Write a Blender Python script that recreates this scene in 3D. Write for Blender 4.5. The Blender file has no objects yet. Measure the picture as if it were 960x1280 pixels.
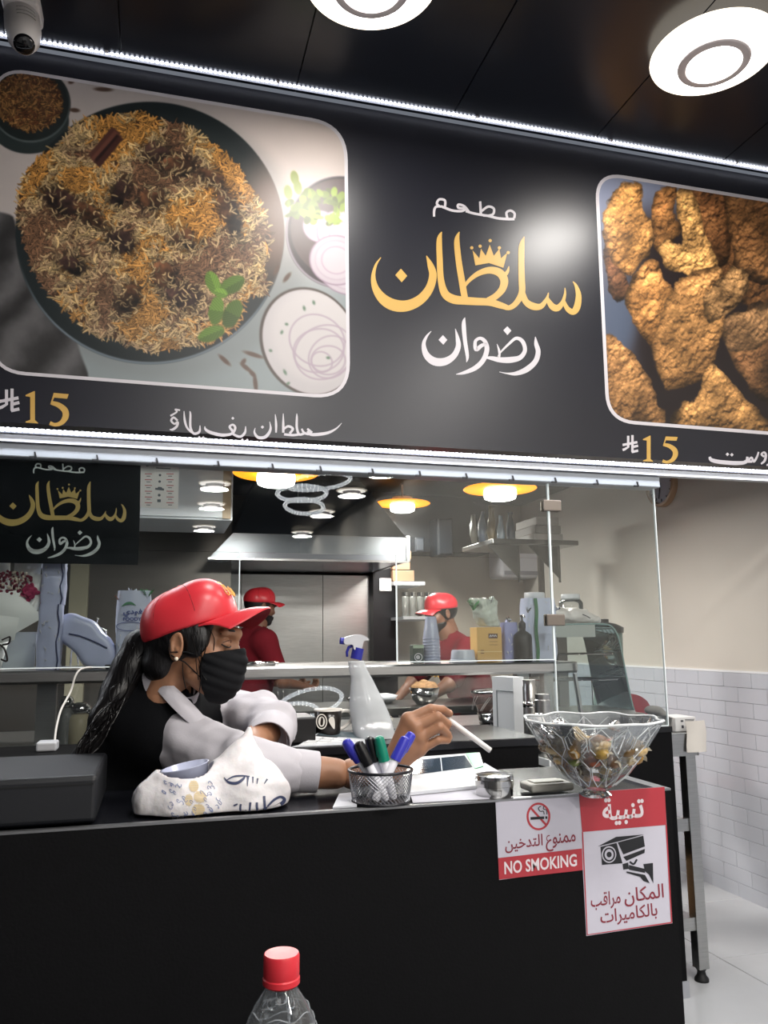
import bpy, bmesh, math, random
import numpy as np
from mathutils import Vector, Matrix
random.seed(7); RNG = np.random.default_rng(7)
SC = bpy.context.scene
COL = SC.collection
PI = math.pi
# ------------------------------------------------------------------ camera
F_PX, YAW, PITCH, ROLL, HCAM = 1007.46, .27353, .157054, -.008947, 1.25
_fw = Vector((math.sin(YAW)*math.cos(PITCH), math.cos(YAW)*math.cos(PITCH), math.sin(PITCH)))
_r = _fw.cross(Vector((0, 0, 1))).normalized(); _u = _r.cross(_fw)
_R = math.cos(ROLL)*_r + math.sin(ROLL)*_u; _U = -math.sin(ROLL)*_r + math.cos(ROLL)*_u
CAM = Vector((0, 0, HCAM))
cam = bpy.data.objects.new('camera', bpy.data.cameras.new('camera')); COL.objects.link(cam)
cam.data.sensor_fit = 'VERTICAL'; cam.data.sensor_height = 36; cam.data.lens = 36*F_PX/1280
cam.matrix_world = Matrix(((_R.x, _U.x, -_fw.x, 0), (_R.y, _U.y, -_fw.y, 0), (_R.z, _U.z, -_fw.z, HCAM), (0, 0, 0, 1)))
cam.data.clip_start = .05
SC.camera = cam
# ------------------------------------------------------------------ world, exposure
w = bpy.data.worlds.new('world'); SC.world = w; w.use_nodes = True
w.node_tree.nodes['Background'].inputs[0].default_value = (.55, .6, .7, 1)
w.node_tree.nodes['Background'].inputs[1].default_value = .25
SC.view_settings.view_transform = 'Standard'; SC.view_settings.look = 'None'
SC.view_settings.gamma = 1; SC.view_settings.use_curve_mapping = False
SC.view_settings.exposure = 0.12
SC.cycles.use_denoising = True
SC.cycles.max_bounces = 12; SC.cycles.transparent_max_bounces = 24
SC.cycles.sample_clamp_indirect = 4
SC.cycles.caustics_reflective = False; SC.cycles.caustics_refractive = False
def area(name, loc, size, power, color=(1, .96, .9), rot=(0, 0, 0), shape='DISK', size_y=None):
    l = bpy.data.lights.new(name, 'AREA'); l.shape = shape; l.size = size; l.energy = power; l.color = color
    if size_y: l.size_y = size_y
    o = bpy.data.objects.new(name, l); o.location = loc; o.rotation_euler = rot; COL.objects.link(o); return o
# the two dining lamps nearest the sign, the rows behind the camera and the kitchen lamps light the place
DINING_LAMPS = [(1.75, 2.06), (.55, 2.05), (.66, .2), (1.95, .2), (.66, -1.6), (2.1, -1.6), (.68, -3.3), (2.45, -3.46), (.64, -4.75), (2.42, -4.85),
                (.70, -6.3), (2.38, -6.65), (.73, -8.7), (2.5, -9.1)]
KITCHEN_LAMPS = [(.487, 3.5, 1.965), (1.692, 3.8, 2.0), (1.59, 5.2, 2.15)]
Z_CEIL = 3.24; YS = 2.663; XW = 2.782; YB = 5.85; ZD = .96; ZK = 2.30
# added soft fill light behind the camera, with no window there
area('rear_fill_light', (.6, -10.6, 1.7), 5.0, 25, (.92, .96, 1), (PI/2, 0, PI), 'RECTANGLE', 2.6)
# ------------------------------------------------------------------ pixel rays to world points
def ray(x, y): return _fw*F_PX + _R*(x-480) - _U*(y-640)
def PY(x, y, Y): d = ray(x, y); return CAM + d*(Y/d.y)
def PZ(x, y, z): d = ray(x, y); return CAM + d*((z-HCAM)/d.z)
def PX(x, y, X): d = ray(x, y); return CAM + d*(X/d.x)
# ------------------------------------------------------------------ materials
MATS = {}
def lin(h):
    if isinstance(h, str):
        c = [int(h[i:i+2], 16)/255 for i in (0, 2, 4)]
        return tuple(x/12.92 if x <= .04045 else ((x+.055)/1.055)**2.4 for x in c)
    return tuple(h)
def M(name, col=(.5, .5, .5), rough=.5, metal=0., noise=0., nscale=20., bump=0., bscale=60., emit=None, estr=0., alpha=1., coat=0., trans=0., ior=1.45, spec=.5, stretch=None, sss=0., sheen=0., vcol=False):
    if name in MATS: return MATS[name]
    m = bpy.data.materials.new(name); m.use_nodes = True; nt = m.node_tree; b = nt.nodes['Principled BSDF']
    c = lin(col); b.inputs['Base Color'].default_value = (*c, 1)
    b.inputs['Roughness'].default_value = rough; b.inputs['Metallic'].default_value = metal
    b.inputs['Alpha'].default_value = alpha; b.inputs['IOR'].default_value = ior
    b.inputs['Coat Weight'].default_value = coat; b.inputs['Coat Roughness'].default_value = .1
    b.inputs['Transmission Weight'].default_value = trans; b.inputs['Specular IOR Level'].default_value = spec
    if sheen: b.inputs['Sheen Weight'].default_value = sheen
    if sss:
        b.inputs['Subsurface Weight'].default_value = sss; b.inputs['Subsurface Radius'].default_value = (.01, .004, .002)
    if emit is not None:
        b.inputs['Emission Color'].default_value = (*lin(emit), 1); b.inputs['Emission Strength'].default_value = estr
    tc = nt.nodes.new('ShaderNodeTexCoord'); src = tc.outputs['Object']
    if stretch:
        mp = nt.nodes.new('ShaderNodeMapping'); mp.inputs['Scale'].default_value = stretch
        nt.links.new(src, mp.inputs[0]); src = mp.outputs[0]
    if vcol:
        a = nt.nodes.new('ShaderNodeVertexColor'); a.layer_name = 'Col'; nt.links.new(a.outputs[0], b.inputs['Base Color'])
    elif noise:
        n = nt.nodes.new('ShaderNodeTexNoise'); n.inputs['Scale'].default_value = nscale; n.inputs['Detail'].default_value = 4
        nt.links.new(src, n.inputs['Vector'])
        r = nt.nodes.new('ShaderNodeValToRGB'); r.color_ramp.elements[0].position = .3; r.color_ramp.elements[1].position = .7
        r.color_ramp.elements[0].color = (*[max(0, x*(1-noise)) for x in c], 1)
        r.color_ramp.elements[1].color = (*[min(1, x*(1+noise*.6)) for x in c], 1)
        nt.links.new(n.outputs['Fac'], r.inputs[0]); nt.links.new(r.outputs[0], b.inputs['Base Color'])
    if bump:
        n = nt.nodes.new('ShaderNodeTexNoise'); n.inputs['Scale'].default_value = bscale; n.inputs['Detail'].default_value = 3
        nt.links.new(src, n.inputs['Vector'])
        bm_ = nt.nodes.new('ShaderNodeBump'); bm_.inputs['Strength'].default_value = bump; bm_.inputs['Distance'].default_value = .01
        nt.links.new(n.outputs['Fac'], bm_.inputs['Height']); nt.links.new(bm_.outputs[0], b.inputs['Normal'])
    MATS[name] = m; return m
def glass_mat(name, tint=(1, 1, 1), ior=1.5, rough=0., smear_haze=0., gl=(1, 1, 1)):
    """thin clear pane: mirror reflection by Fresnel over see-through, a little smear"""
    if name in MATS: return MATS[name]
    m = bpy.data.materials.new(name); m.use_nodes = True; nt = m.node_tree; nt.nodes.clear()
    o = nt.nodes.new('ShaderNodeOutputMaterial'); t = nt.nodes.new('ShaderNodeBsdfTransparent'); t.inputs[0].default_value = (*tint, 1)
    g = nt.nodes.new('ShaderNodeBsdfGlossy'); g.inputs['Roughness'].default_value = rough; g.inputs[0].default_value = (*gl, 1)
    f = nt.nodes.new('ShaderNodeFresnel'); f.inputs[0].default_value = ior
    mx = nt.nodes.new('ShaderNodeMixShader')
    nt.links.new(f.outputs[0], mx.inputs[0]); nt.links.new(t.outputs[0], mx.inputs[1]); nt.links.new(g.outputs[0], mx.inputs[2])
    last = mx
    if smear_haze:
        d = nt.nodes.new('ShaderNodeBsdfDiffuse'); d.inputs[0].default_value = (.8, .85, .9, 1)
        n = nt.nodes.new('ShaderNodeTexNoise'); n.inputs['Scale'].default_value = 5; n.inputs['Detail'].default_value = 6; n.inputs['Distortion'].default_value = 1.5
        tc = nt.nodes.new('ShaderNodeTexCoord'); nt.links.new(tc.outputs['Object'], n.inputs['Vector'])
        r = nt.nodes.new('ShaderNodeMapRange'); r.inputs[1].default_value = .4; r.inputs[2].default_value = .8; r.inputs[3].default_value = smear_haze*.25; r.inputs[4].default_value = smear_haze
        nt.links.new(n.outputs['Fac'], r.inputs[0])
        m2 = nt.nodes.new('ShaderNodeMixShader'); nt.links.new(r.outputs[0], m2.inputs[0]); nt.links.new(mx.outputs[0], m2.inputs[1]); nt.links.new(d.outputs[0], m2.inputs[2]); last = m2
    nt.links.new(last.outputs[0], o.inputs[0]); MATS[name] = m; return m
# ------------------------------------------------------------------ mesh builder
class MB:
    def __init__(s): s.v = []; s.f = []; s.m = []; s.mi = 0
    def add(s, vs, fs, mi=None):
        o = len(s.v); s.v += [tuple(v) for v in vs]; k = s.mi if mi is None else mi
        s.f += [tuple(i+o for i in f) for f in fs]; s.m += [k]*len(fs); return s
    def box(s, a, b, mi=None, mat=None):
        x0, y0, z0 = a; x1, y1, z1 = b
        vs = [Vector(p) for p in ((x0,y0,z0),(x1,y0,z0),(x1,y1,z0),(x0,y1,z0),(x0,y0,z1),(x1,y0,z1),(x1,y1,z1),(x0,y1,z1))]
        if mat is not None: vs = [mat @ v for v in vs]
        return s.add(vs, [(3,2,1,0),(4,5,6,7),(0,1,5,4),(1,2,6,5),(2,3,7,6),(3,0,4,7)], mi)
    def rbox(s, a, b, r=.005, seg=3, mi=None, mat=None):
        """box whose vertical edges and rims are rounded"""
        x0, y0, z0 = a; x1, y1, z1 = b; r = min(r, (x1-x0)/2.01, (y1-y0)/2.01, (z1-z0)/2.01)
        rings = []
        prof = [(r*(1-math.cos(t)), r*(1-math.sin(t))) for t in [PI/2*k/seg for k in range(seg+1)]]  # (up from end handled below)
        zs = [(z0+r*(1-math.sin(PI/2*k/seg)), r*(1-math.cos(PI/2*k/seg))) for k in range(seg, -1, -1)]
        zs += [(z1-r*(1-math.sin(PI/2*k/seg)), r*(1-math.cos(PI/2*k/seg))) for k in range(0, seg+1)]
        for z, ins in zs:
            ring = []
            rr = max(r-ins, 1e-5)
            for cx, cy, a0 in ((x1-r, y1-r, 0), (x0+r, y1-r, PI/2), (x0+r, y0+r, PI), (x1-r, y0+r, 3*PI/2)):
                for k in range(seg+1):
                    t = a0+PI/2*k/seg; ring.append(Vector((cx+rr*math.cos(t), cy+rr*math.sin(t), z)))
            rings.append(ring)
        if mat is not None: rings = [[mat @ p for p in q] for q in rings]
        return s.loft(rings, True, True, mi)
    def loft(s, rings, cap0=True, cap1=True, mi=None, closed=True):
        n = len(rings[0]); vs = [p for r in rings for p in r]; fs = []
        for i in range(len(rings)-1):
            for j in range(n if closed else n-1):
                k = (j+1) % n; fs.append((i*n+j, i*n+k, (i+1)*n+k, (i+1)*n+j))
        if cap0: fs.append(tuple(range(n-1, -1, -1)))
        if cap1: fs.append(tuple((len(rings)-1)*n+j for j in range(n)))
        return s.add(vs, fs, mi)
    def lathe(s, prof, c=(0, 0, 0), n=24, mi=None, axis=None, cap0=True, cap1=True, sx=1, sy=1):
        """prof = [(r, z)]; axis = matrix turning local Z to the wanted direction"""
        c = Vector(c); rings = []
        for r, z in prof:
            ring = [Vector((max(r, 1e-5)*math.cos(2*PI*j/n)*sx, max(r, 1e-5)*math.sin(2*PI*j/n)*sy, z)) for j in range(n)]
            if axis is not None: ring = [axis @ p for p in ring]
            rings.append([p+c for p in ring])
        return s.loft(rings, cap0, cap1, mi)
    def tube(s, pts, r, n=8, mi=None, closed=False, cap=True):
        pts = [Vector(p) for p in pts]; rr = r if isinstance(r, (list, tuple)) else [r]*len(pts)
        rings = []; up = None; N = len(pts)
        for i, p in enumerate(pts):
            if closed: t = pts[(i+1) % N]-pts[i-1]
            else: t = pts[min(i+1, N-1)]-pts[max(i-1, 0)]
            t = t.normalized() if t.length > 1e-9 else Vector((0, 0, 1))
            if up is None:
                up = t.cross(Vector((0, 0, 1)));
                if up.length < .1: up = t.cross(Vector((0, 1, 0)))
                up.normalize()
            up = (up - t*up.dot(t)).normalized(); b = t.cross(up)
            rings.append([p+(up*math.cos(2*PI*j/n)+b*math.sin(2*PI*j/n))*rr[i] for j in range(n)])
        if closed: rings.append(rings[0])
        return s.loft(rings, cap and not closed, cap and not closed, mi)
    def grid(s, pts, mi=None):
        """pts[i][j] world points"""
        n = len(pts[0]); vs = [p for r in pts for p in r]
        return s.add(vs, [(i*n+j, i*n+j+1, (i+1)*n+j+1, (i+1)*n+j) for i in range(len(pts)-1) for j in range(n-1)], mi)
    def prism(s, poly, off, mi=None):
        """closed polygon of 3-D points pushed along off"""
        off = Vector(off); n = len(poly); p = [Vector(q) for q in poly]
        return s.add(p+[q+off for q in p], [tuple(range(n)), tuple(range(2*n-1, n-1, -1))]+[(i, i+n, (i+1) % n+n, (i+1) % n) for i in range(n)], mi)
    def ball(s, c, r, n=12, mi=None, mat=None):
        if not isinstance(r, (tuple, list)): r = (r, r, r)
        c = Vector(c); rings = []
        for i in range(n//2+1):
            t = -PI/2+PI*i/(n//2)
            ring = [Vector((math.cos(t)*math.cos(2*PI*j/n)*r[0]+1e-6*math.cos(2*PI*j/n), math.cos(t)*math.sin(2*PI*j/n)*r[1]+1e-6*math.sin(2*PI*j/n), math.sin(t)*r[2])) for j in range(n)]
            if mat is not None: ring = [mat @ p for p in ring]
            rings.append([p+c for p in ring])
        return s.loft(rings, True, True, mi)
    def build(s, name, mat=None, parent=None, smooth=False, recalc=False, angle=None):
        me = bpy.data.meshes.new(name); me.from_pydata(s.v, [], s.f)
        mats = mat if isinstance(mat, (list, tuple)) else [mat]
        for m_ in mats:
            if m_ is not None: me.materials.append(m_)
        if len(mats) > 1: me.polygons.foreach_set('material_index', s.m)
        if smooth: me.polygons.foreach_set('use_smooth', [True]*len(me.polygons))
        if recalc:
            bm = bmesh.new(); bm.from_mesh(me); bmesh.ops.recalc_face_normals(bm, faces=bm.faces); bm.to_mesh(me); bm.free()
        if angle is not None:
            try: me.set_sharp_from_angle(angle=angle)
            except Exception: pass
        me.validate(); me.update()
        o = bpy.data.objects.new(name, me); COL.objects.link(o)
        if parent is not None:
            o.parent = parent; o.matrix_parent_inverse = parent_inv(parent)
        return o
def world_of(o):
    m = Matrix.LocRotScale(o.location, o.rotation_euler, o.scale)
    return m if o.parent is None else world_of(o.parent) @ o.matrix_parent_inverse @ m
def parent_inv(p): return world_of(p).inverted()
def tag(o, label=None, cat=None, group=None, kind=None):
    if label: o['label'] = label
    if cat: o['category'] = cat
    if group: o['group'] = group
    if kind: o['kind'] = kind
    return o
def thing(name, label, cat, loc=(0, 0, 0), group=None):
    """parts are built in world coordinates and keep them"""
    o = bpy.data.objects.new(name, None); COL.objects.link(o); o.location = loc; o.empty_display_size = .05
    return tag(o, label, cat, group)
def dup(root, loc, label=None, rotz=None):
    r = root.copy(); COL.objects.link(r); r.location = loc
    if rotz is not None: r.rotation_euler = (0, 0, rotz)
    if label: r['label'] = label
    for ch in list(root.children):
        c = ch.copy(); COL.objects.link(c); c.parent = r
        for g in list(ch.children):
            d = g.copy(); COL.objects.link(d); d.parent = c
    return r
def struct(o, label=None): o['kind'] = 'structure'; return o
def stuff(o): o['kind'] = 'stuff'; return o
def catmull(pts, k=8, closed=False):
    pts = [tuple(map(float, p)) for p in pts]; n = len(pts); out = []
    rng = range(n if closed else n-1)
    for i in rng:
        g = (lambda j: pts[j % n]) if closed else (lambda j: pts[max(0, min(n-1, j))])
        p0, p1, p2, p3 = g(i-1), g(i), g(i+1), g(i+2)
        for q in range(k):
            t = q/k
            out.append(tuple(.5*((2*b)+(-a+c)*t+(2*a-5*b+4*c-d)*t*t+(-a+3*b-3*c+d)*t**3) for a, b, c, d in zip(p0, p1, p2, p3)))
    if not closed: out.append(pts[-1])
    return out
# ------------------------------------------------------------------ flat print: strokes, fills, letters on a plane
class Print:
    """collects flat 2-D shapes in pixel coordinates of the photograph and lays them on a real plane"""
    def __init__(s, plane, lift): s.pl = plane; s.lift = lift; s.mb = MB(); s.k = 0; s.dir = lift.normalized()*.00003 if lift.length > 0 else Vector((0, -.00003, 0))
    def pt(s, x, y): return s.pl(x, y)+s.dir*s.k
    def poly(s, pts, k=0):
        s.k += 1
        if k: pts = catmull(pts, k, True)
        from mathutils.geometry import tessellate_polygon
        v = [Vector((p[0], p[1], 0)) for p in pts]
        tr = tessellate_polygon([v]); s.mb.add([s.pt(p[0], p[1]) for p in pts], [tuple(t) for t in tr]); return s
    def stroke(s, pts, k=8, w=None, nib=None):
        """pts = [(x, y, width)] or [(x, y)] with w; a nib angle gives broad-pen strokes"""
        s.k += 1
        if w is not None: pts = [(p[0], p[1], w) for p in pts]
        c = catmull(pts, k); n = len(c); L = []; R = []
        for i, (x, y, ww) in enumerate(c):
            a = c[max(i-1, 0)]; b = c[min(i+1, n-1)]; dx, dy = b[0]-a[0], b[1]-a[1]; l = math.hypot(dx, dy) or 1
            nx, ny = -dy/l, dx/l
            if nib is not None: nx, ny = math.cos(nib), math.sin(nib)
            h = max(ww, .05)/2; L.append((x+nx*h, y+ny*h)); R.append((x-nx*h, y-ny*h))
        vs = [s.pt(*p) for p in L]+[s.pt(*p) for p in R]
        s.mb.add(vs, [(i, i+1, n+i+1, n+i) for i in range(n-1)]); return s
    def dot(s, x, y, r, n=14, ry=None):
        return s.poly([(x+r*math.cos(2*PI*i/n), y+(ry or r)*math.sin(2*PI*i/n)) for i in range(n)])
    def ring(s, x, y, r, w, n=40, ry=None):
        k = (ry or r)/r
        return s.stroke([(x+r*math.cos(2*PI*i/n), y+r*k*math.sin(2*PI*i/n), w) for i in range(n+1)], 1)
    def diamond(s, x, y, r, rot=0.): return s.poly([(x+r*math.cos(rot+PI/2*i), y+r*math.sin(rot+PI/2*i)) for i in range(4)])
    def text(s, txt, quad, bold=0.):
        vs, fs = glyphs(txt, bold); (x0, y0), (x1, y1), (x2, y2), (x3, y3) = quad     # TL TR BR BL
        pp = []
        for u, v in vs:                                                  # u right, v down, both 0..1
            a = (x0+(x1-x0)*u, y0+(y1-y0)*u); b = (x3+(x2-x3)*u, y3+(y2-y3)*u)
            pp.append(s.pt(a[0]+(b[0]-a[0])*v, a[1]+(b[1]-a[1])*v))
        s.mb.add(pp, fs); return s
    def build(s, name, mat, parent=None):
        s.mb.v = [tuple(Vector(p)+s.lift) for p in s.mb.v]
        return s.mb.build(name, mat, parent)
_AR = {'ا': ('\ufe8d', '\ufe8e', None, None), 'ب': ('\ufe8f', '\ufe90', '\ufe91', '\ufe92'), 'ت': ('\ufe95', '\ufe96', '\ufe97', '\ufe98'), 'ة': ('\ufe93', '\ufe94', None, None),
       'خ': ('\ufea5', '\ufea6', '\ufea7', '\ufea8'), 'د': ('\ufea9', '\ufeaa', None, None), 'ر': ('\ufead', '\ufeae', None, None), 'س': ('\ufeb1', '\ufeb2', '\ufeb3', '\ufeb4'),
       'ط': ('\ufec1', '\ufec2', '\ufec3', '\ufec4'), 'ع': ('\ufec9', '\ufeca', '\ufecb', '\ufecc'), 'ف': ('\ufed1', '\ufed2', '\ufed3', '\ufed4'), 'ق': ('\ufed5', '\ufed6', '\ufed7', '\ufed8'),
       'ك': ('\ufed9', '\ufeda', '\ufedb', '\ufedc'), 'ل': ('\ufedd', '\ufede', '\ufedf', '\ufee0'), 'م': ('\ufee1', '\ufee2', '\ufee3', '\ufee4'), 'ن': ('\ufee5', '\ufee6', '\ufee7', '\ufee8'),
       'و': ('\ufeed', '\ufeee', None, None), 'ي': ('\ufef1', '\ufef2', '\ufef3', '\ufef4'), 'ه': ('\ufee9', '\ufeea', '\ufeeb', '\ufeec')}
def shape_arabic(t):
    if not any(c in _AR for c in t): return t
    out = []
    for i, c in enumerate(t):
        if c not in _AR: out.append(c); continue
        pre = i > 0 and t[i-1] in _AR and _AR[t[i-1]][2] is not None
        nxt = i+1 < len(t) and t[i+1] in _AR and _AR[c][2] is not None
        f = _AR[c]; out.append(f[3] if pre and nxt else f[1] if pre else f[2] if nxt else f[0])
    return ''.join(reversed(out))
_GC = {}
def glyphs(txt, bold=0.):
    if (txt, bold) in _GC: return _GC[(txt, bold)]
    c = bpy.data.curves.new('t', 'FONT'); c.body = shape_arabic(txt); c.resolution_u = 3; c.offset = bold
    o = bpy.data.objects.new('t', c); me = bpy.data.meshes.new_from_object(o)
    xs = [v.co.x for v in me.vertices]; ys = [v.co.y for v in me.vertices]
    x0, x1, y0, y1 = min(xs), max(xs), min(ys), max(ys)
    vs = [((v.co.x-x0)/(x1-x0), (y1-v.co.y)/(y1-y0)) for v in me.vertices]; fs = [tuple(p.vertices) for p in me.polygons]
    bpy.data.objects.remove(o); bpy.data.curves.remove(c); bpy.data.meshes.remove(me)
    _GC[(txt, bold)] = (vs, fs); return vs, fs
# ------------------------------------------------------------------ signed distance shapes -> smooth skins
class SDF:
    def __init__(s, lo, hi, h):
        s.lo = np.array(lo, float); s.h = h; n = np.ceil((np.array(hi)-s.lo)/h).astype(int)+1
        ax = [s.lo[i]+h*np.arange(n[i]) for i in range(3)]
        s.X, s.Y, s.Z = [a.astype(np.float32) for a in np.meshgrid(*ax, indexing='ij')]
        s.d = np.full(s.X.shape, 9., np.float32)
    def u(s, d, k=.01):
        if k <= 0: s.d = np.minimum(s.d, d); return s
        h = np.clip(.5+.5*(s.d-d)/k, 0, 1); s.d = s.d*(1-h)+d*h-k*h*(1-h); return s
    def sub(s, d, k=.005):
        h = np.clip(.5-.5*(s.d+d)/k, 0, 1); s.d = s.d*(1-h)-d*h+k*h*(1-h); return s
    def inter(s, d, k=.005):
        h = np.clip(.5-.5*(d-s.d)/k, 0, 1); s.d = d*(1-h)+s.d*h+k*h*(1-h); return s
    def cone(s, a, b, ra, rb):
        a = np.array(a, float); b = np.array(b, float); ab = b-a; L = (ab@ab) or 1e-9
        t = np.clip(((s.X-a[0])*ab[0]+(s.Y-a[1])*ab[1]+(s.Z-a[2])*ab[2])/L, 0, 1)
        return np.sqrt((s.X-a[0]-t*ab[0])**2+(s.Y-a[1]-t*ab[1])**2+(s.Z-a[2]-t*ab[2])**2)-(ra+(rb-ra)*t)
    def chain(s, pts, rs, k=.01, add=True):
        for i in range(len(pts)-1):
            d = s.cone(pts[i], pts[i+1], rs[i], rs[i+1]); s.u(d, k)
        return s
    def ell(s, c, r, mat=None):
        x, y, z = s.X-c[0], s.Y-c[1], s.Z-c[2]
        if mat is not None:
            m = np.array(mat.transposed())[:3, :3]
            x, y, z = m[0, 0]*x+m[0, 1]*y+m[0, 2]*z, m[1, 0]*x+m[1, 1]*y+m[1, 2]*z, m[2, 0]*x+m[2, 1]*y+m[2, 2]*z
        k0 = np.sqrt((x/r[0])**2+(y/r[1])**2+(z/r[2])**2); k1 = np.sqrt((x/r[0]**2)**2+(y/r[1]**2)**2+(z/r[2]**2)**2)
        return k0*(k0-1)/np.maximum(k1, 1e-6)
    def plane(s, p, n): n = np.array(n, float); n /= np.linalg.norm(n); return (s.X-p[0])*n[0]+(s.Y-p[1])*n[1]+(s.Z-p[2])*n[2]
    def wave(s, amp, fr, seed=0):
        r = np.random.default_rng(seed); o = np.zeros_like(s.d)
        for i in range(6):
            k = r.normal(size=3); k /= np.linalg.norm(k); k *= fr*(1+.6*i/3); o += np.sin(s.X*k[0]+s.Y*k[1]+s.Z*k[2]+r.uniform(0, 6.3))/(1+.5*i)
        s.d = s.d+o.astype(np.float32)*amp/2.5; return s
    def mesh(s, name, mat, parent=None, smooth_it=2):
        v, f = surface_nets(s.d, s.lo, s.h)
        if smooth_it: v = relax(v, f, smooth_it)
        me = bpy.data.meshes.new(name)
        me.vertices.add(len(v)); me.vertices.foreach_set('co', v.ravel())
        me.loops.add(f.size); me.loops.foreach_set('vertex_index', f.ravel().astype(np.int32))
        me.polygons.add(len(f)); me.polygons.foreach_set('loop_start', np.arange(0, f.size, 4, dtype=np.int32))
        me.polygons.foreach_set('use_smooth', np.ones(len(f), bool))
        me.update(calc_edges=True); me.validate()
        for m_ in (mat if isinstance(mat, (list, tuple)) else [mat]): me.materials.append(m_)
        o = bpy.data.objects.new(name, me); COL.objects.link(o)
        if parent is not None: o.parent = parent; o.matrix_parent_inverse = parent_inv(parent)
        return o
def surface_nets(D, lo, h):
    S = D < 0; nx, ny, nz = D.shape
    c = sum(S[i:nx-1+i, j:ny-1+j, k:nz-1+k].astype(np.int8) for i in (0, 1) for j in (0, 1) for k in (0, 1))
    act = (c > 0) & (c < 8); idx = -np.ones(act.shape, np.int64); I = np.argwhere(act); idx[act] = np.arange(len(I))
    acc = np.zeros((len(I), 3)); cnt = np.zeros(len(I))
    for ax in range(3):
        e = np.eye(3, dtype=int)[ax]
        for a in (0, 1):
            for b in (0, 1):
                o = np.insert([a, b], ax, 0); p = I+o; q = p+e
                d0 = D[p[:, 0], p[:, 1], p[:, 2]]; d1 = D[q[:, 0], q[:, 1], q[:, 2]]; m = (d0 < 0) != (d1 < 0)
                t = np.where(m, d0/np.where(m, d0-d1, 1), 0); pos = o+t[:, None]*e
                acc += np.where(m[:, None], pos, 0); cnt += m
    V = (I+acc/cnt[:, None])*h+lo; F = []
    for ax in range(3):
        e = np.eye(3, dtype=int)[ax]; sl0 = [slice(1, n-1) for n in D.shape]; sl0[ax] = slice(0, D.shape[ax]-1)
        sl1 = list(sl0); sl1[ax] = slice(1, D.shape[ax]); s0 = S[tuple(sl0)]; s1 = S[tuple(sl1)]
        P = np.argwhere(s0 != s1); off = np.array([1, 1, 1]); off[ax] = 0; fl = s0[tuple(P.T)]; P = P+off
        o1, o2 = np.eye(3, dtype=int)[(ax+1) % 3], np.eye(3, dtype=int)[(ax+2) % 3]
        g = lambda q: idx[q[:, 0], q[:, 1], q[:, 2]]
        Q = np.stack([g(P-o1-o2), g(P-o2), g(P), g(P-o1)], 1); Q[~fl] = Q[~fl][:, ::-1]; F.append(Q)
    F = np.concatenate(F); F = F[(F >= 0).all(1)]
    return V, F
def relax(v, f, it, lam=.5):
    n = len(v); e = np.concatenate([f[:, [0, 1]], f[:, [1, 2]], f[:, [2, 3]], f[:, [3, 0]]]); e = np.concatenate([e, e[:, ::-1]])
    deg = np.bincount(e[:, 0], minlength=n)[:, None]
    for _ in range(it):
        a = np.stack([np.bincount(e[:, 0], v[e[:, 1], k], minlength=n) for k in range(3)], 1); v = v*(1-lam)+lam*a/np.maximum(deg, 1)
    return v
# ------------------------------------------------------------------ the room
m_floor = M('floor_tile_white', 'b3b5b8', .16, noise=.05, nscale=3, bump=.02, bscale=6)
m_grout = M('grout', '85868a', .8)
m_black = M('ceiling_panel_black', '171b24', .28, bump=.03, bscale=3)
m_seam = M('panel_seam', '06070a', .6)
m_paint = M('wall_paint_beige', 'bdb8b0', .6, noise=.03, nscale=2, bump=.03, bscale=90)
m_tile = M('wall_tile_white', 'b4b7bf', .12, bump=.02, bscale=9)
m_kpaint = M('kitchen_paint', 'b0a89c', .6, noise=.05, nscale=3)
m_navy = M('kitchen_ceiling_dark', '0c1118', .5)
m_steel = M('brushed_steel', 'b4b4b2', .28, 1, noise=.10, nscale=14, stretch=(1, 1, 25), bump=.03, bscale=40)
m_steel2 = M('polished_steel', 'c9c9c8', .14, 1)
m_chrome = M('chrome', 'e0e0e0', .06, 1)
m_dsteel = M('dark_steel', '6d6c69', .3, 1, noise=.15, nscale=9)
fl = MB().box((-3.2, -11, -.1), (XW, YB+.1, -.006)).build('floor', m_grout); struct(fl)
me0 = None
for i in range(0, 3):
    for j in range(0, 4):
        x1 = XW-.004-.6*i; y0 = 2.33+.6*j
        b = MB().rbox((x1-.596, y0, -.02), (x1, y0+.596, 0), .002, 1).build('floor_tile', m_floor, fl)
b = MB()
x = XW-.004
ix = 0
while x > -3.1:
    y = -10.87; iy = 0
    while y < YB:
        if not (ix < 3 and 2.32 < y+.01 < 4.6): b.box((x-.596, y, -.02), (x, min(y+.596, YB), 0))
        y += .6
    x -= .6; ix += 1
stuff(b.build('floor_tiles_beyond', m_floor, fl))
# ceiling of black glossy panels running away from the sign
ce = MB().box((-3.2, -11, Z_CEIL+.012), (XW+.1, YS+.02, Z_CEIL+.1)).build('ceiling', m_seam); struct(ce)
for xs in [-2.6+.605*k for k in range(9)]:
    x1 = min(xs+.600, XW)
    for y0, y1 in ((.9, YS), (-1.9, .895), (-4.7, -1.905), (-7.5, -4.705), (-11, -7.505)):
        MB().box((xs, y0, Z_CEIL-.004), (x1, y1, Z_CEIL+.012)).build('ceiling_panel', m_black, ce)
kc = MB().box((-3.2, YS+.1, ZK), (XW, YB+.1, ZK+.1)).build('kitchen_ceiling', m_navy); struct(kc)
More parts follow.
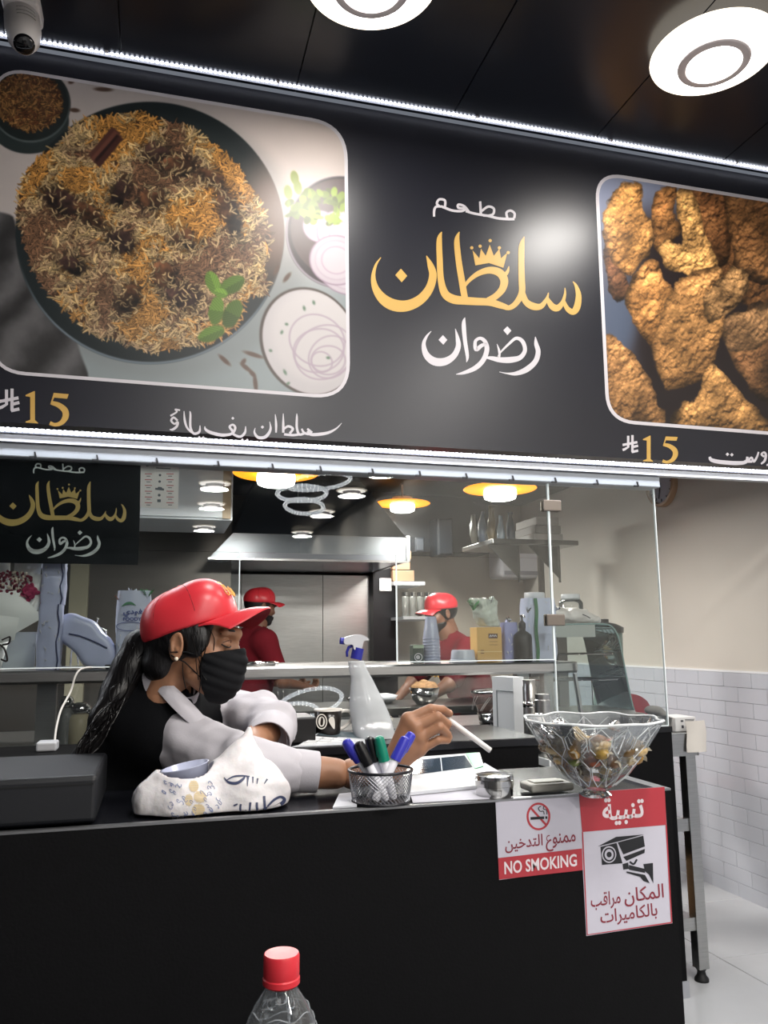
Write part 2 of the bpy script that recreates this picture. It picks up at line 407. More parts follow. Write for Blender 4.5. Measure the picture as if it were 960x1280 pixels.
# right wall: painted above, glazed brick-format tiles below
wr = MB().box((XW, -11, 0), (XW+.12, YB+.1, Z_CEIL+.1)).build('wall_right', m_paint); struct(wr)
ZT = 1.083; TH = .072; TW = .20
rows = 15
protos = {}
for r in range(rows):
    z0 = ZT-.010-(r+1)*TH
    for c in range(13):
        y0 = 2.75+(c-.5*(r % 2))*TW
        o = MB().rbox((XW-.009, y0+.0007, z0+.0007), (XW+.001, y0+TW-.0007, z0+TH-.0007), .0012, 1).build('wall_tile', m_tile, wr) if 'a' not in protos else None
        if o is None:
            o = protos['a'].copy(); COL.objects.link(o); o.parent = wr; o.location = (0, y0-protos['y'], z0-protos['z'])
        else: protos['a'] = o; protos['y'] = y0; protos['z'] = z0
b = MB()
for y0, y1 in ((-11, 2.64), (5.36, YB)):
    b.box((XW-.008, y0, 0), (XW+.001, y1, ZT-.01))
stuff(b.build('wall_tiles_beyond', m_tile, wr))
MB().box((XW-.0105, -11, ZT-.010), (XW+.001, YB, ZT)).build('tile_edge_strip', M('tile_edge', 'd8dadd', .25), wr)
MB().box((XW-.003, 2.6, 0), (XW+.001, 5.4, ZT-.01)).build('tile_grout', M('wall_grout', 'b0b3bb', .6), wr)
# other walls
struct(MB().box((-3.3, YB, 0), (XW, YB+.12, Z_CEIL)).build('wall_back', m_kpaint))
struct(MB().box((-3.3, -11, 0), (-3.2, YB+.1, Z_CEIL+.1)).build('wall_left', M('wall_paint_grey', '55555a', .6)))
struct(MB().box((-3.3, -11.1, 0), (XW+.12, -11, Z_CEIL+.1)).build('wall_front', M('wall_front_paint', '36383c', .6)))
# black steel-tiled kitchen back wall pieces
# stainless splash wall behind the fryer line
pl = lambda x, y: PY(x, y, 5.6)
HB0 = PY(380, 699, 4.7).z-.02; a = PY(300, 835, 5.6); b_ = PY(466, 708, 5.6)
sp = thing('splash_panel', 'tall stainless steel wall sheet behind the worker in the red cap', 'wall panel', (a.x, 5.6, 0))
for x0, x1 in ((a.x-.9, a.x-.002), (a.x+.002, (a.x+b_.x)/2+.1), ((a.x+b_.x)/2+.104, b_.x)):
    MB().box((x0, 5.6, .1), (x1, 5.62, HB0)).build('sheet', m_steel, sp)
c0 = PY(467, 800, 5.5); c1 = PY(497, 800, 5.5)
col = struct(MB().box((c0.x, 5.5, 0), (c1.x, YB, ZK)).build('trim_1', M('column_black', '0c0d10', .35)))
so = PY(482, 731, 5.49)
t = thing('wall_socket', 'white double wall socket on the black column in the kitchen', 'socket', (so.x, 5.5, so.z))
MB().rbox((so.x-.045, 5.488, so.z-.045), (so.x+.045, 5.5, so.z+.045), .006, 2).build('plate', M('plastic_white', 'e4e4e2', .35), t)
for dx in (-.02, .02):
    b = MB()
    for ex, ez in ((0, .012), (-.007, -.006), (.007, -.006)): b.box((so.x+dx+ex-.0025, 5.4865, so.z+ez-.004), (so.x+dx+ex+.0025, 5.4885, so.z+ez+.004))
    b.build('socket_hole', M('dark_slot', '202020', .6), t)
# ------------------------------------------------------------------ lamps
m_lampwhite = M('lamp_white_glow', 'fffaf2', .4, emit='fff9f2', estr=9)
m_lampwarm = M('lamp_rim_glow', 'fff6e8', .4, emit='fff0d8', estr=2.6)
m_gold = M('lamp_gold_rim', 'f0a020', .35, emit='ff9a10', estr=1.6)
m_lampgrey = M('lamp_ring_grey', 'b9b2b4', .4)
def ceiling_lamp(x, y, z=Z_CEIL-.004, label='', grp=None, r=.205, gold=False, power=15, k=1.0):
    t = thing('ceiling_lamp', label, 'ceiling lamp', (x, y, z), grp)
    MB().lathe([(.07*k, 0), (.07*k, -.03)], (x, y, z), 24).build('base', m_lampgrey, t, smooth=False)
    if gold:
        MB().lathe([(.05, -.03), (r*.96, -.038), (r, -.043), (r*.96, -.048), (.05, -.052)], (x, y, z), 48).build('rim_disc', m_gold, t, smooth=True)
        MB().lathe([(r*.44, -.050), (r*.45, -.075), (r*.42, -.093), (r*.33, -.100), (0, -.102)], (x, y, z), 40, cap0=True).build('diffuser', m_lampwhite, t, smooth=True)
    else:
        MB().lathe([(.05, -.028), (r*.95, -.030), (r, -.036), (r*.985, -.044), (r*.90, -.046)], (x, y, z), 64, cap1=False).build('rim', m_lampwarm, t, smooth=True)
        MB().lathe([(r*.90, -.0455), (r*.86, -.050), (r*.58, -.052)], (x, y, z), 64, cap0=False, cap1=False).build('outer_diffuser', m_lampwhite, t, smooth=True)
        MB().lathe([(r*.58, -.045), (r*.57, -.075), (r*.55, -.079), (r*.44, -.080), (r*.43, -.076)], (x, y, z), 64, cap0=False, cap1=False).build('inner_ring', m_lampgrey, t, smooth=True, angle=.6)
        MB().lathe([(r*.43, -.077), (r*.40, -.083), (0, -.085)], (x, y, z), 48, cap0=False).build('inner_diffuser', m_lampwhite, t, smooth=True)
    area('lamp_light', (x, y, z-.115), r*1.7, power, (1, .96, .91))
    return t
for i, (x, y) in enumerate(DINING_LAMPS):
    if i == 0: lb, g = 'round white ceiling lamp with a grey inner ring, top right above the chicken picture', None
    elif i == 1: lb, g = 'round white ceiling lamp cut off by the top edge of the photo, above the sign', None
    else: lb, g = 'dining room ceiling lamp reflected in the glass, %s row, %s' % ('left' if i % 2 == 0 else 'right', ('nearest the sign', 'second from the sign', 'middle one', 'fourth from the sign', 'fifth from the sign', 'farthest one')[(i-2)//2]), 'dining room lamps reflected in the glass'
    ceiling_lamp(x, y, label=lb, grp=g, power=15 if i < 2 else 34)
for (x, y, z), lb in zip(KITCHEN_LAMPS, ('gold rimmed kitchen lamp at the left, just right of the menu sheet', 'gold rimmed kitchen lamp at the right, close to the upper glass clamp', 'small farther gold rimmed kitchen lamp between the other two, above the extractor hood')):
    t = ceiling_lamp(x, y, z+.06, lb, None, .19, True, 26)
    MB().lathe([(.008, 0), (.008, ZK-(z+.06)+.004)], (x, y, z+.06), 8).build('drop_rod', m_lampgrey, t)

for i, (x, y) in enumerate(((-1.1, 3.3), (-1.0, 4.3))):  # extra kitchen lamps added out of view to brighten the kitchen
    ceiling_lamp(x, y, ZK-.004, 'unseen gold rimmed kitchen lamp added for light, hidden by the sign, %s' % ('above the logo board' if i == 0 else 'farther back above the white cabinet'), 'added kitchen lamps hidden by the sign', .19, True, 26)
# ------------------------------------------------------------------ the sign above the opening
PS = lambda x, y: PY(x, y, YS)
LIFT = lambda k: Vector((0, -.0008*k, 0))
m_sign = M('sign_vinyl_black', '1c1d25', .33, noise=.12, nscale=2.2, bump=.015, bscale=14)
m_gold_v = M('vinyl_gold', 'bd9850', .38); m_white_v = M('vinyl_white', 'c3bfc4', .38); m_gold_o = M('vinyl_gold_edge', '8a6414', .4)
m_alu = M('aluminium_white', '9aa0a8', .35)
sign = thing('shop_sign', 'long black menu sign with gold and white lettering and two food pictures over the opening', 'sign', (1, YS, 2.5))
MB().box((-2.6, YS, 1.93), (XW-.01, YS+.09, Z_CEIL-.02)).build('sign_board', m_sign, sign)

# --- painting the two printed food photographs with numpy
def canvas(x0, y0, x1, y1): return np.zeros((y1-y0, x1-x0, 3)), np.mgrid[y0:y1, x0:x1].astype(float)
def sm(a, b, x): t = np.clip((x-a)/(b-a), 0, 1); return t*t*(3-2*t)
def vnoise(X, Y, sc, seed, oct=4):
    r = np.random.default_rng(seed); out = 0; amp = 1; tot = 0
    for o in range(oct):
        n = 64; G = r.random((n, n)); x = X/sc*(2**o)+r.uniform(0, 50); y = Y/sc*(2**o)+r.uniform(0, 50)
        xi = np.floor(x).astype(int); yi = np.floor(y).astype(int); fx = x-xi; fy = y-yi; fx = fx*fx*(3-2*fx); fy = fy*fy*(3-2*fy)
        g = lambda i, j: G[(yi+j) % n, (xi+i) % n]
        out = out+amp*((g(0, 0)*(1-fx)+g(1, 0)*fx)*(1-fy)+(g(0, 1)*(1-fx)+g(1, 1)*fx)*fy); tot += amp; amp *= .5
    return out/tot
def blend(C, col, a): C[:] = C*(1-a[..., None])+np.array(col, float)*a[..., None]
def ellm(X, Y, cx, cy, rx, ry, rot=0, soft=1.2):
    c, s = math.cos(rot), math.sin(rot); u = (X-cx)*c+(Y-cy)*s; v = -(X-cx)*s+(Y-cy)*c
    d = (np.sqrt((u/rx)**2+(v/ry)**2)-1)*min(rx, ry); return 1-sm(-soft, soft, d)
def polym(X, Y, pts, soft=1.5):
    P = np.array(pts, float); n = len(P); ins = np.zeros(X.shape, bool); dm = np.full(X.shape, 1e9)
    for i in range(n):
        a, b = P[i], P[(i+1) % n]
        cond = ((a[1] > Y) != (b[1] > Y)) & (X < (b[0]-a[0])*(Y-a[1])/((b[1]-a[1]) or 1e-9)+a[0]); ins ^= cond
        t = np.clip(((X-a[0])*(b[0]-a[0])+(Y-a[1])*(b[1]-a[1]))/((b-a)@(b-a)), 0, 1)
        dm = np.minimum(dm, np.hypot(X-a[0]-t*(b[0]-a[0]), Y-a[1]-t*(b[1]-a[1])))
    return sm(-soft, soft, np.where(ins, dm, -dm))
def grains(C, x0, y0, mask, n, colf, rng, L=(5, 12), w=1.1, shadow=.45, k=2):
    """short curved grains stamped one over another (canvas at k samples per unit)"""
    H, W = mask.shape; ys, xs = np.nonzero(mask > .5); pick = rng.integers(0, len(ys), n)
    cx = xs[pick].astype(float); cy = ys[pick].astype(float)
    th = vnoise(cx[None], cy[None], 60, 5)[0]*14+rng.normal(0, .8, n); ln = rng.uniform(*L, n)*k; cv = rng.normal(0, .35, n)
    col = colf(cx, cy, n); T = np.linspace(-.5, .5, int(L[1]*k)+2); I = []; J = []; V = []
    m = len(T)
    bx = cx[:, None]+np.cos(th[:, None]+cv[:, None]*T*2)*ln[:, None]*T; by = cy[:, None]+np.sin(th[:, None]+cv[:, None]*T*2)*ln[:, None]*T
    taper = np.sqrt(np.clip(1-(2*T)**2, 0, 1))*w*k
    offs = [-1.9, -1, -.5, 0, .5, 1]; lay = []
    for o in offs:
        ox = -np.sin(th)[:, None]*o*taper/2*1.05; oy = np.cos(th)[:, None]*o*taper/2*1.05
        sgn = np.sign(np.cos(th))[:, None]
        sh = 1.12-.16*abs(o) if o > -1.5 else shadow
        sh = sh*np.ones((n, m)); X_ = bx-ox*sgn*-1; Y_ = by-oy*sgn*-1
        if o < -1.5: X_ = bx+1.2; Y_ = by+taper[None]*.62+1
        lay.append((X_, Y_, col[:, None, :]*sh[..., None]))
    Xa = np.stack([l[0] for l in lay], 1).reshape(-1); Ya = np.stack([l[1] for l in lay], 1).reshape(-1)
    Ca = np.stack([l[2] for l in lay], 1).reshape(-1, 3)
    xi = np.rint(Xa).astype(int); yi = np.rint(Ya).astype(int); ok = (xi >= 0) & (xi < W) & (yi >= 0) & (yi < H)
    C[yi[ok], xi[ok]] = Ca[ok]
def down(C, k): h, w_ = C.shape[0]//k*k, C.shape[1]//k*k; return C[:h, :w_].reshape(h//k, k, w_//k, k, 3).mean((1, 3))
def lumps(X, Y, pts):
    """nearest-lump height field"""
    d1 = np.full(X.shape, 1e9); d2 = np.full(X.shape, 1e9)
    for i in range(0, len(pts)):
        x, y = pts[i]; x0 = int(max(0, x-14-X[0, 0])*1); 
        d = np.hypot(X-x, Y-y); d2 = np.minimum(d2, np.maximum(d, d1)); d1 = np.minimum(d1, d)
    return d1, d2

def paint_rice():
    k = 2; x0, y0, x1, y1 = -14, 84, 442, 504
    Y, X = np.mgrid[y0:y1:1/k, x0:x1:1/k]; C = np.zeros(X.shape+(3,)); R = np.random.default_rng(3)
    nz = vnoise(X, Y, 90, 1); n2 = vnoise(X, Y, 22, 2); n3 = vnoise(X, Y, 6, 9)
    C[:] = np.array([206, 196, 192]); blend(C, (146, 156, 158), sm(300, 470, Y+.15*X)); blend(C, (222, 206, 196), sm(200, 420, X)*(1-sm(150, 330, Y))*.7)
    C *= (.93+.12*nz)[..., None]
    blend(C, (120, 122, 122), ellm(X, Y, 205, 310, 178, 165, soft=14)*.35)
    # cloth
    m = polym(X, Y, catmull([(-30, 290), (12, 268), (24, 300), (52, 350), (80, 385), (100, 440), (108, 480), (60, 500), (-30, 500)], 5, True), 2)
    f = .5+.5*np.sin((X*.09+Y*.05+5*vnoise(X, Y, 60, 4)))
    C[:] = C*(1-m[..., None])+(np.array([70, 69, 70])*(0.62+.75*f+.15*n3)[..., None])*m[..., None]
    # small bowl
    blend(C, (46, 56, 56), ellm(X, Y, 36, 152, 50, 40)); blend(C, (34, 42, 42), ellm(X, Y, 38, 130, 50, 47)); blend(C, (96, 106, 106), ellm(X, Y, 38, 132, 49, 46)*(1-ellm(X, Y, 38, 130, 48, 45.5)))
    # dark plate with a fine light rim
    pe = (187, 291, 168, 164, .10)
    blend(C, (30, 38, 40), ellm(X, Y, *pe)); rim = ellm(X, Y, *pe)*(1-ellm(X, Y, 187, 290, 166, 162, .10)); blend(C, (120, 132, 142), rim*sm(300, 420, Y)*.9)
    blend(C, (52, 60, 60), ellm(X, Y, 190, 292, 150, 146, .1, 8)*.35)
    blend(C, (132, 96, 78), ellm(X, Y, *pe)*ellm(X, Y, 345, 275, 45, 70, 0, 26)*.75)
    # onion bowl and herbs
    blend(C, (60, 52, 54), ellm(X, Y, 425, 290, 68, 70)); blend(C, (150, 140, 150), ellm(X, Y, 425, 290, 68, 70)*(1-ellm(X, Y, 426, 289, 66.5, 68.5)))
    blend(C, (118, 96, 92), ellm(X, Y, 425, 285, 62, 62)*.5)
    for cx, cy, r in ((437, 330, 42), (400, 283, 22), (425, 290, 30), (420, 325, 34)):
        for q, c in ((r, (150, 128, 146)), (r-1.6, (196, 184, 192)), (r-7, (186, 170, 182)), (r-8.5, (201, 190, 198)), (r-15, (182, 160, 176)), (r-16.5, (204, 194, 200))):
            if q > 2: blend(C, c, ellm(X, Y, cx, cy, q, q*.92, .3))
    leafm = np.zeros(X.shape)
    for i in range(70):
        a = R.uniform(0, 6.3); q = math.sqrt(R.random()); cx = 403+q*44*math.cos(a); cy = 258+q*22*math.sin(a); g = R.uniform(.6, 1.25)
        blend(C, (122*g, 142*g, 50*g), ellm(X, Y, cx, cy, R.uniform(4, 9), R.uniform(2.5, 5), R.uniform(0, 3), .8))
    for px, py in ((368, 222), (372, 234), (360, 240)): blend(C, (136, 150, 66), ellm(X, Y, px, py, 5, 9, -.2, 1))
    # yoghurt cup with onion swirl
    blend(C, (72, 62, 56), ellm(X, Y, 386, 427, 60, 70, -.45)); blend(C, (206, 200, 200), ellm(X, Y, 387, 427, 57, 67, -.45)); blend(C, (188, 182, 186), (1-ellm(X, Y, 392, 420, 52, 58, -.45, 8))*ellm(X, Y, 387, 427, 57, 67, -.45)*.5)
    for cx, cy, r in ((398, 438, 30), (405, 440, 36), (410, 450, 20), (402, 452, 13), (412, 446, 27), (396, 425, 34)):
        d = abs(np.hypot(X-cx, (Y-cy)*1.05)-r*(1+.06*np.sin(np.arctan2(Y-cy, X-cx)*2+cx))); blend(C, (176, 160, 172), (1-sm(.6, 1.8, d))*ellm(X, Y, 387, 427, 56, 66, -.45)*.8)
    for px, py in ((352, 415), (358, 405), (338, 438), (356, 465), (380, 385), (410, 447), (360, 479), (392, 378)): blend(C, (96, 122, 100), ellm(X, Y, px, py, R.uniform(2, 4), 1.7, R.uniform(0, 3)))
    for pts in ([(307, 440), (326, 446)], [(306, 449), (302, 455), (312, 463), (318, 470), (320, 488)], [(355, 351), (362, 342)], [(275, 445), (286, 455)], [(120, 111), (138, 112)], [(86, 103), (92, 101)], [(88, 137), (98, 138)], [(348, 332), (343, 342)]):
        for (ax, ay), (bx, by) in zip(pts, pts[1:]):
            L_ = math.hypot(bx-ax, by-ay); blend(C, (88, 66, 54), ellm(X, Y, (ax+bx)/2, (ay+by)/2, L_*.62, 2.6, math.atan2(by-ay, bx-ax)))
    # rice mound
    mound = catmull([(22, 255), (33, 215), (52, 193), (78, 176), (100, 150), (140, 146), (165, 140), (200, 150), (235, 160), (272, 186), (300, 212), (328, 262), (338, 300), (330, 330), (334, 362), (306, 376), (298, 405), (262, 428), (235, 432), (190, 440), (150, 426), (112, 416), (92, 396), (62, 368), (44, 340), (30, 300)], 6, True)
    mm = polym(X, Y, mound, 3)
    edge = mm*(.5+vnoise(X, Y, 7, 8))
    blend(C, (70, 46, 30), (edge > .55)*1.)
    meat = [(78, 252, 30, 16, .5), (112, 268, 26, 13, .7), (195, 192, 20, 14, .2), (222, 208, 22, 16, .1), (150, 300, 22, 16, .6), (285, 262, 12, 38, -.35), (265, 222, 22, 10, .6), (228, 372, 24, 16, .3), (190, 250, 18, 16, 0), (150, 240, 14, 20, .4), (230, 300, 18, 12, .4), (205, 345, 15, 20, -.3), (90, 330, 20, 12, .3), (160, 375, 14, 22, .4)]
    dark = np.zeros(X.shape)
    for cx, cy, rx, ry, ro in meat: dark = np.maximum(dark, ellm(X, Y, cx, cy, rx*1.15, ry*1.15, ro, 7))
    tone = vnoise(X, Y, 48, 12)
    H_, W_ = X.shape
    def colf(cx, cy, n):
        i = np.clip(cy.astype(int), 0, H_-1); j = np.clip(cx.astype(int), 0, W_-1)
        t = (tone[i, j]-.5)*1.5+.53+R.normal(0, .07, n); d = dark[i, j]; e = nz[i, j]
        c = np.where((t > .60)[:, None], np.array([206, 150, 74.]), np.where((t > .47)[:, None], np.array([214, 186, 128.]), np.where((t > .36)[:, None], np.array([186, 160, 118.]), np.array([122, 92, 66.]))))
        low = np.clip((cy/k+y0-300)/150, 0, 1)[:, None]; c = c*(1-low*.35)+np.array([150, 136, 116])*low*.30
        c = c*(1-.72*(d*(R.random(n) < .82)))[:, None]+np.array([10, 4, 4])
        return c*R.uniform(.66, 1.14, n)[:, None]
    grains(C, x0, y0, edge, 8000, colf, R, (8, 17), 1.55, .36, k)
    # brown meat lumps and spices over the rice
    for cx, cy, rx, ry, ro in meat:
        a = ellm(X+(n3-.5)*10, Y+(n2-.5)*14, cx, cy, rx*.82, ry*.82, ro, 2.0)
        c, s = math.cos(ro), math.sin(ro); u = ((X-cx)*c+(Y-cy)*s)/rx; v = (-(X-cx)*s+(Y-cy)*c)/ry
        sh = np.clip(.55-.35*v-.15*u+.9*(n3-.5)+.5*(n2-.5), .12, 1.2)
        g = np.array([128, 84, 56]) if (cx*7+cy) % 3 else np.array([92, 62, 54])
        C[:] = C*(1-a[..., None])+(g*sh[..., None])*a[..., None]
    inner = polym(X, Y, mound, 12)
    grains(C, x0, y0, (inner > .8)*(dark > .1)*1., 420, lambda a, b, n: np.array([206, 176, 130.])*R.uniform(.5, 1.05, n)[:, None], R, (6, 12), 1.1, .3, k)
    for o, c in ((-5, (84, 50, 42)), (0, (112, 68, 56)), (4.5, (72, 42, 36))):      # cinnamon stick
        blend(C, c, polym(X, Y, [(113+o*.7, 198+o*.9), (143+o*.7, 163+o*.9), (152+o*.4, 170+o*.8), (122+o*.6, 206+o*.7)], 1.2))
    blend(C, (40, 24, 22), polym(X, Y, [(118, 199), (146, 168), (148, 170), (121, 202)], .8))
    for cx, cy, rx, ry, ro, g in ((266, 353, 15, 9, 1.2, 1.15), (290, 356, 17, 10, -.5, .9), (270, 388, 9, 18, .15, 1.05), (290, 392, 11, 19, .5, .8), (264, 417, 17, 9, -.4, 1.), (276, 366, 9, 6, .3, 1.25)):
        c, s = math.cos(ro), math.sin(ro); u = (X-cx)*c+(Y-cy)*s; v = -(X-cx)*s+(Y-cy)*c
        mid = .8+.25*np.abs(np.sin((u*.7+abs(v)*.9)))+(.2*(v < 0)); a = ellm(X+(n3-.5)*3, Y, cx, cy, rx, ry, ro, 1)
        C[:] = C*(1-a[..., None])+(np.array([96, 128, 46])*g*mid[..., None]*.86)*a[..., None]
    # small bowl's rice
    sb = ellm(X+(n3-.5)*8, Y+(n2-.5)*6, 36, 127, 42, 36, .2); blend(C, (84, 54, 36), sb)
    grains(C, x0, y0, sb, 900, lambda a, b, n: (np.where((R.random(n) < .35)[:, None], np.array([120, 72, 44.]), np.array([190, 140, 84.])))*R.uniform(.55, 1.05, n)[:, None], R, (5, 10), 1.2, .35, k)
    return x0, y0, down(C, k)

def paint_chicken():
    x0, y0, x1, y1 = 742, 216, 964, 548; Y, X = np.mgrid[y0:y1, x0:x1].astype(float); C = np.zeros(X.shape+(3,)); R = np.random.default_rng(11)
    C[:] = np.array([92, 96, 112]); blend(C, (150, 158, 184), 1-sm(240, 330, Y+.3*(X-745))); blend(C, (30, 22, 22), sm(765, 812, X)*sm(232, 300, Y)*.93)
    blend(C, (84, 96, 118), ellm(X, Y, 772, 400, 22, 40, 0, 10)*.8)
    nq = vnoise(X, Y, 6, 61, 3); nq2 = vnoise(X, Y, 6, 62, 3); n1 = vnoise(X, Y, 16, 21, 5); n2 = vnoise(X, Y, 40, 22, 3)
    pcs = [  # outline, tone, brightness, seed
        ([(895, 240), (962, 250), (964, 380), (935, 385), (905, 350), (888, 300)], (148, 96, 52), .62),
        ([(860, 232), (905, 240), (912, 320), (890, 330), (868, 280)], (160, 100, 54), .70),
        ([(905, 225), (964, 235), (964, 350), (925, 340), (912, 290)], (176, 116, 64), .78),
        ([(757, 300), (775, 330), (790, 365), (765, 375), (757, 345)], (160, 104, 72), .62),
        ([(776, 228), (800, 232), (806, 262), (816, 285), (812, 310), (800, 325), (790, 345), (768, 330), (756, 300), (752, 270), (762, 250)], (206, 142, 72), .95),
        ([(822, 236), (845, 236), (842, 262), (848, 290), (830, 320), (816, 305), (814, 268)], (186, 122, 62), .8),
        ([(845, 240), (866, 240), (876, 280), (892, 315), (898, 345), (880, 352), (850, 340), (830, 330), (822, 306), (836, 300), (850, 305)], (214, 158, 84), 1.05),
        ([(925, 395), (964, 380), (964, 500), (935, 480), (912, 440)], (160, 110, 68), .72),
        ([(905, 400), (940, 385), (964, 385), (964, 420), (930, 440), (908, 432)], (186, 138, 90), .85),
        ([(802, 330), (818, 326), (832, 350), (850, 380), (830, 440), (812, 432), (790, 400), (783, 370)], (188, 128, 66), .85),
        ([(850, 350), (900, 335), (905, 400), (890, 460), (860, 480), (832, 485), (816, 450), (822, 400), (838, 370)], (196, 138, 76), .90),
        ([(905, 345), (920, 332), (934, 345), (930, 370), (905, 395), (885, 400), (880, 370)], (196, 146, 88), .9),
        ([(757, 420), (775, 425), (800, 455), (815, 485), (832, 530), (770, 528), (757, 500)], (190, 134, 78), .85),
        ([(882, 455), (900, 460), (925, 490), (964, 540), (846, 532), (852, 505), (872, 495)], (208, 150, 82), .95)]
    order = [0, 1, 2, 7, 8, 3, 5, 4, 6, 9, 10, 11, 12, 13]
    for i in order:
        pl_, col, br = pcs[i]
        P = np.array(pl_); cx, cy = P.mean(0); r = max(np.ptp(P[:, 0]), np.ptp(P[:, 1]))/2
        a = polym(X+(n1-.5)*12, Y+(vnoise(X, Y, 9, 31+i)-.5)*12, catmull(pl_, 5, True), 1.2)
        m = polym(X, Y, pl_, r*.9); m = np.sqrt(np.clip(1-(1-m)**2, 0, 1))     # rounded body height
        pts = [(R.uniform(P[:, 0].min()-4, P[:, 0].max()+4), R.uniform(P[:, 1].min()-4, P[:, 1].max()+4)) for _ in range(int(r*r*.075)+20)]
        d1, d2 = lumps(X+(n1-.5)*16+(nq-.5)*7, Y+(n2-.5)*14+(nq2-.5)*7, pts)
        h = m*r*.42+np.sqrt(np.clip(1-(d1/7.5)**2, 0, 1))*2.3+vnoise(X, Y, 11, 55+i, 3)*7+vnoise(X, Y, 4.5, 50+i)*3.6+vnoise(X, Y, 2.4, 70+i, 2)*1.0
        gy, gx = np.gradient(h); sh = np.clip((.70+.16*gx+.34*gy)/np.sqrt(1+gx**2*.6+gy**2*.6), .06, 1.25)
        crev = np.clip((d2-d1)/2.2, .62, 1)
        h = h*1.; t = vnoise(X, Y, 20, 90+i); cc = np.array(col)*(1-t[..., None]*.35)+np.array([236, 176, 96])*(t[..., None]*.35)
        cc = cc*(sh*(.55+.45*crev)*br*1.62)[..., None]+np.array([8, 2, 0]); cc = cc*.86+cc.mean(-1, keepdims=True)*.14
        rimd = polym(X, Y, pl_, 7); cc *= ((.38+.62*rimd)*(.50+.62*m)*(.45+1.05*vnoise(X, Y, 24, 120+i, 3))*(1.12-.30*sm(P[:, 1].min(), P[:, 1].max(), Y)))[..., None]; cc = cc+np.array([255, 214, 150])*(.20*np.clip(sh-.95, 0, .3)/.3*m)[..., None]
        C[:] = C*(1-a[..., None])+cc*a[..., None]
    return x0, y0, C
def picture(name, paint, outline, parent, gain):
    x0, y0, C = paint(); h, w_ = C.shape[:2]
    poly = catmull(outline, 1, True) if False else outline
    Yp, Xp = np.mgrid[0:h, 0:w_]; Xf = Xp+x0+.5; Yf = Yp+y0+.5
    ins = polym(Xf, Yf, poly, .1) > .5
    F = np.array(_fw); Rr = np.array(_R); Uu = np.array(_U)
    D = F[None, None]*F_PX+Rr*(Xf[..., None]-480)-Uu*(Yf[..., None]-640); D = D*((YS-.0012)/D[..., 1:2])+np.array([0, 0, HCAM])
    keep = ins[:-1, :-1] & ins[1:, :-1] & ins[:-1, 1:] & ins[1:, 1:]
    idx = np.arange(h*w_).reshape(h, w_); i, j = np.nonzero(keep)
    f = np.stack([idx[i, j], idx[i+1, j], idx[i+1, j+1], idx[i, j+1]], 1); used = np.unique(f); mp = np.zeros(h*w_, int); mp[used] = np.arange(len(used)); f = mp[f]
    v = D.reshape(-1, 3)[used]; c = np.clip(C.reshape(-1, 3)[used]/255*gain, 0, 1)
    c = np.where(c <= .04045, c/12.92, ((c+.055)/1.055)**2.4)
    me = bpy.data.meshes.new(name); me.vertices.add(len(v)); me.vertices.foreach_set('co', v.ravel()); me.loops.add(f.size); me.loops.foreach_set('vertex_index', f.ravel().astype(np.int32))
    me.polygons.add(len(f)); me.polygons.foreach_set('loop_start', np.arange(0, f.size, 4, dtype=np.int32)); me.update(calc_edges=True)
    ca = me.color_attributes.new('Col', 'FLOAT_COLOR', 'POINT'); ca.data.foreach_set('color', np.concatenate([c, np.ones((len(c), 1))], 1).ravel().astype(np.float32))
    me.materials.append(M('printed_photo', (.5, .5, .5), .36, vcol=True))
    o = bpy.data.objects.new(name, me); COL.objects.link(o); o.parent = parent; o.matrix_parent_inverse = parent_inv(parent); return o
def rquad(tl, tr, br, bl, r):
    """rounded quadrilateral in pixel space"""
    P = [tl, tr, br, bl]; out = []
    for i in range(4):
        p = np.array(P[i], float); a = np.array(P[i-1], float); b = np.array(P[(i+1) % 4], float)
        ua = (a-p)/np.linalg.norm(a-p); ub = (b-p)/np.linalg.norm(b-p); s, e = p+ua*r, p+ub*r
        for t in np.linspace(0, 1, 10): out.append(tuple((1-t)**2*s+2*t*(1-t)*(p+(s+e)/2*0+(p-p))+t*t*e))
    return out
o1 = rquad((-8, 84), (432, 157), (435.5, 498), (-12, 464), 44); o2 = rquad((745, 216), (990, 256), (992, 544), (760, 526), 34)
p1 = picture('food_picture', paint_rice, o1, sign, .87); tag(p1, 'printed photo of a spiced rice dish on a dark plate')
p2 = picture('food_picture', paint_chicken, o2, sign, .86); tag(p2, 'printed photo of golden fried chicken pieces')
for o_, pp in ((o1, p1), (o2, p2)):
    q = Print(PS, LIFT(2.2)); q.stroke([(x, y, 4.2) for x, y in o_+o_[:1]], 1); q.build('picture_border', m_white_v, pp)
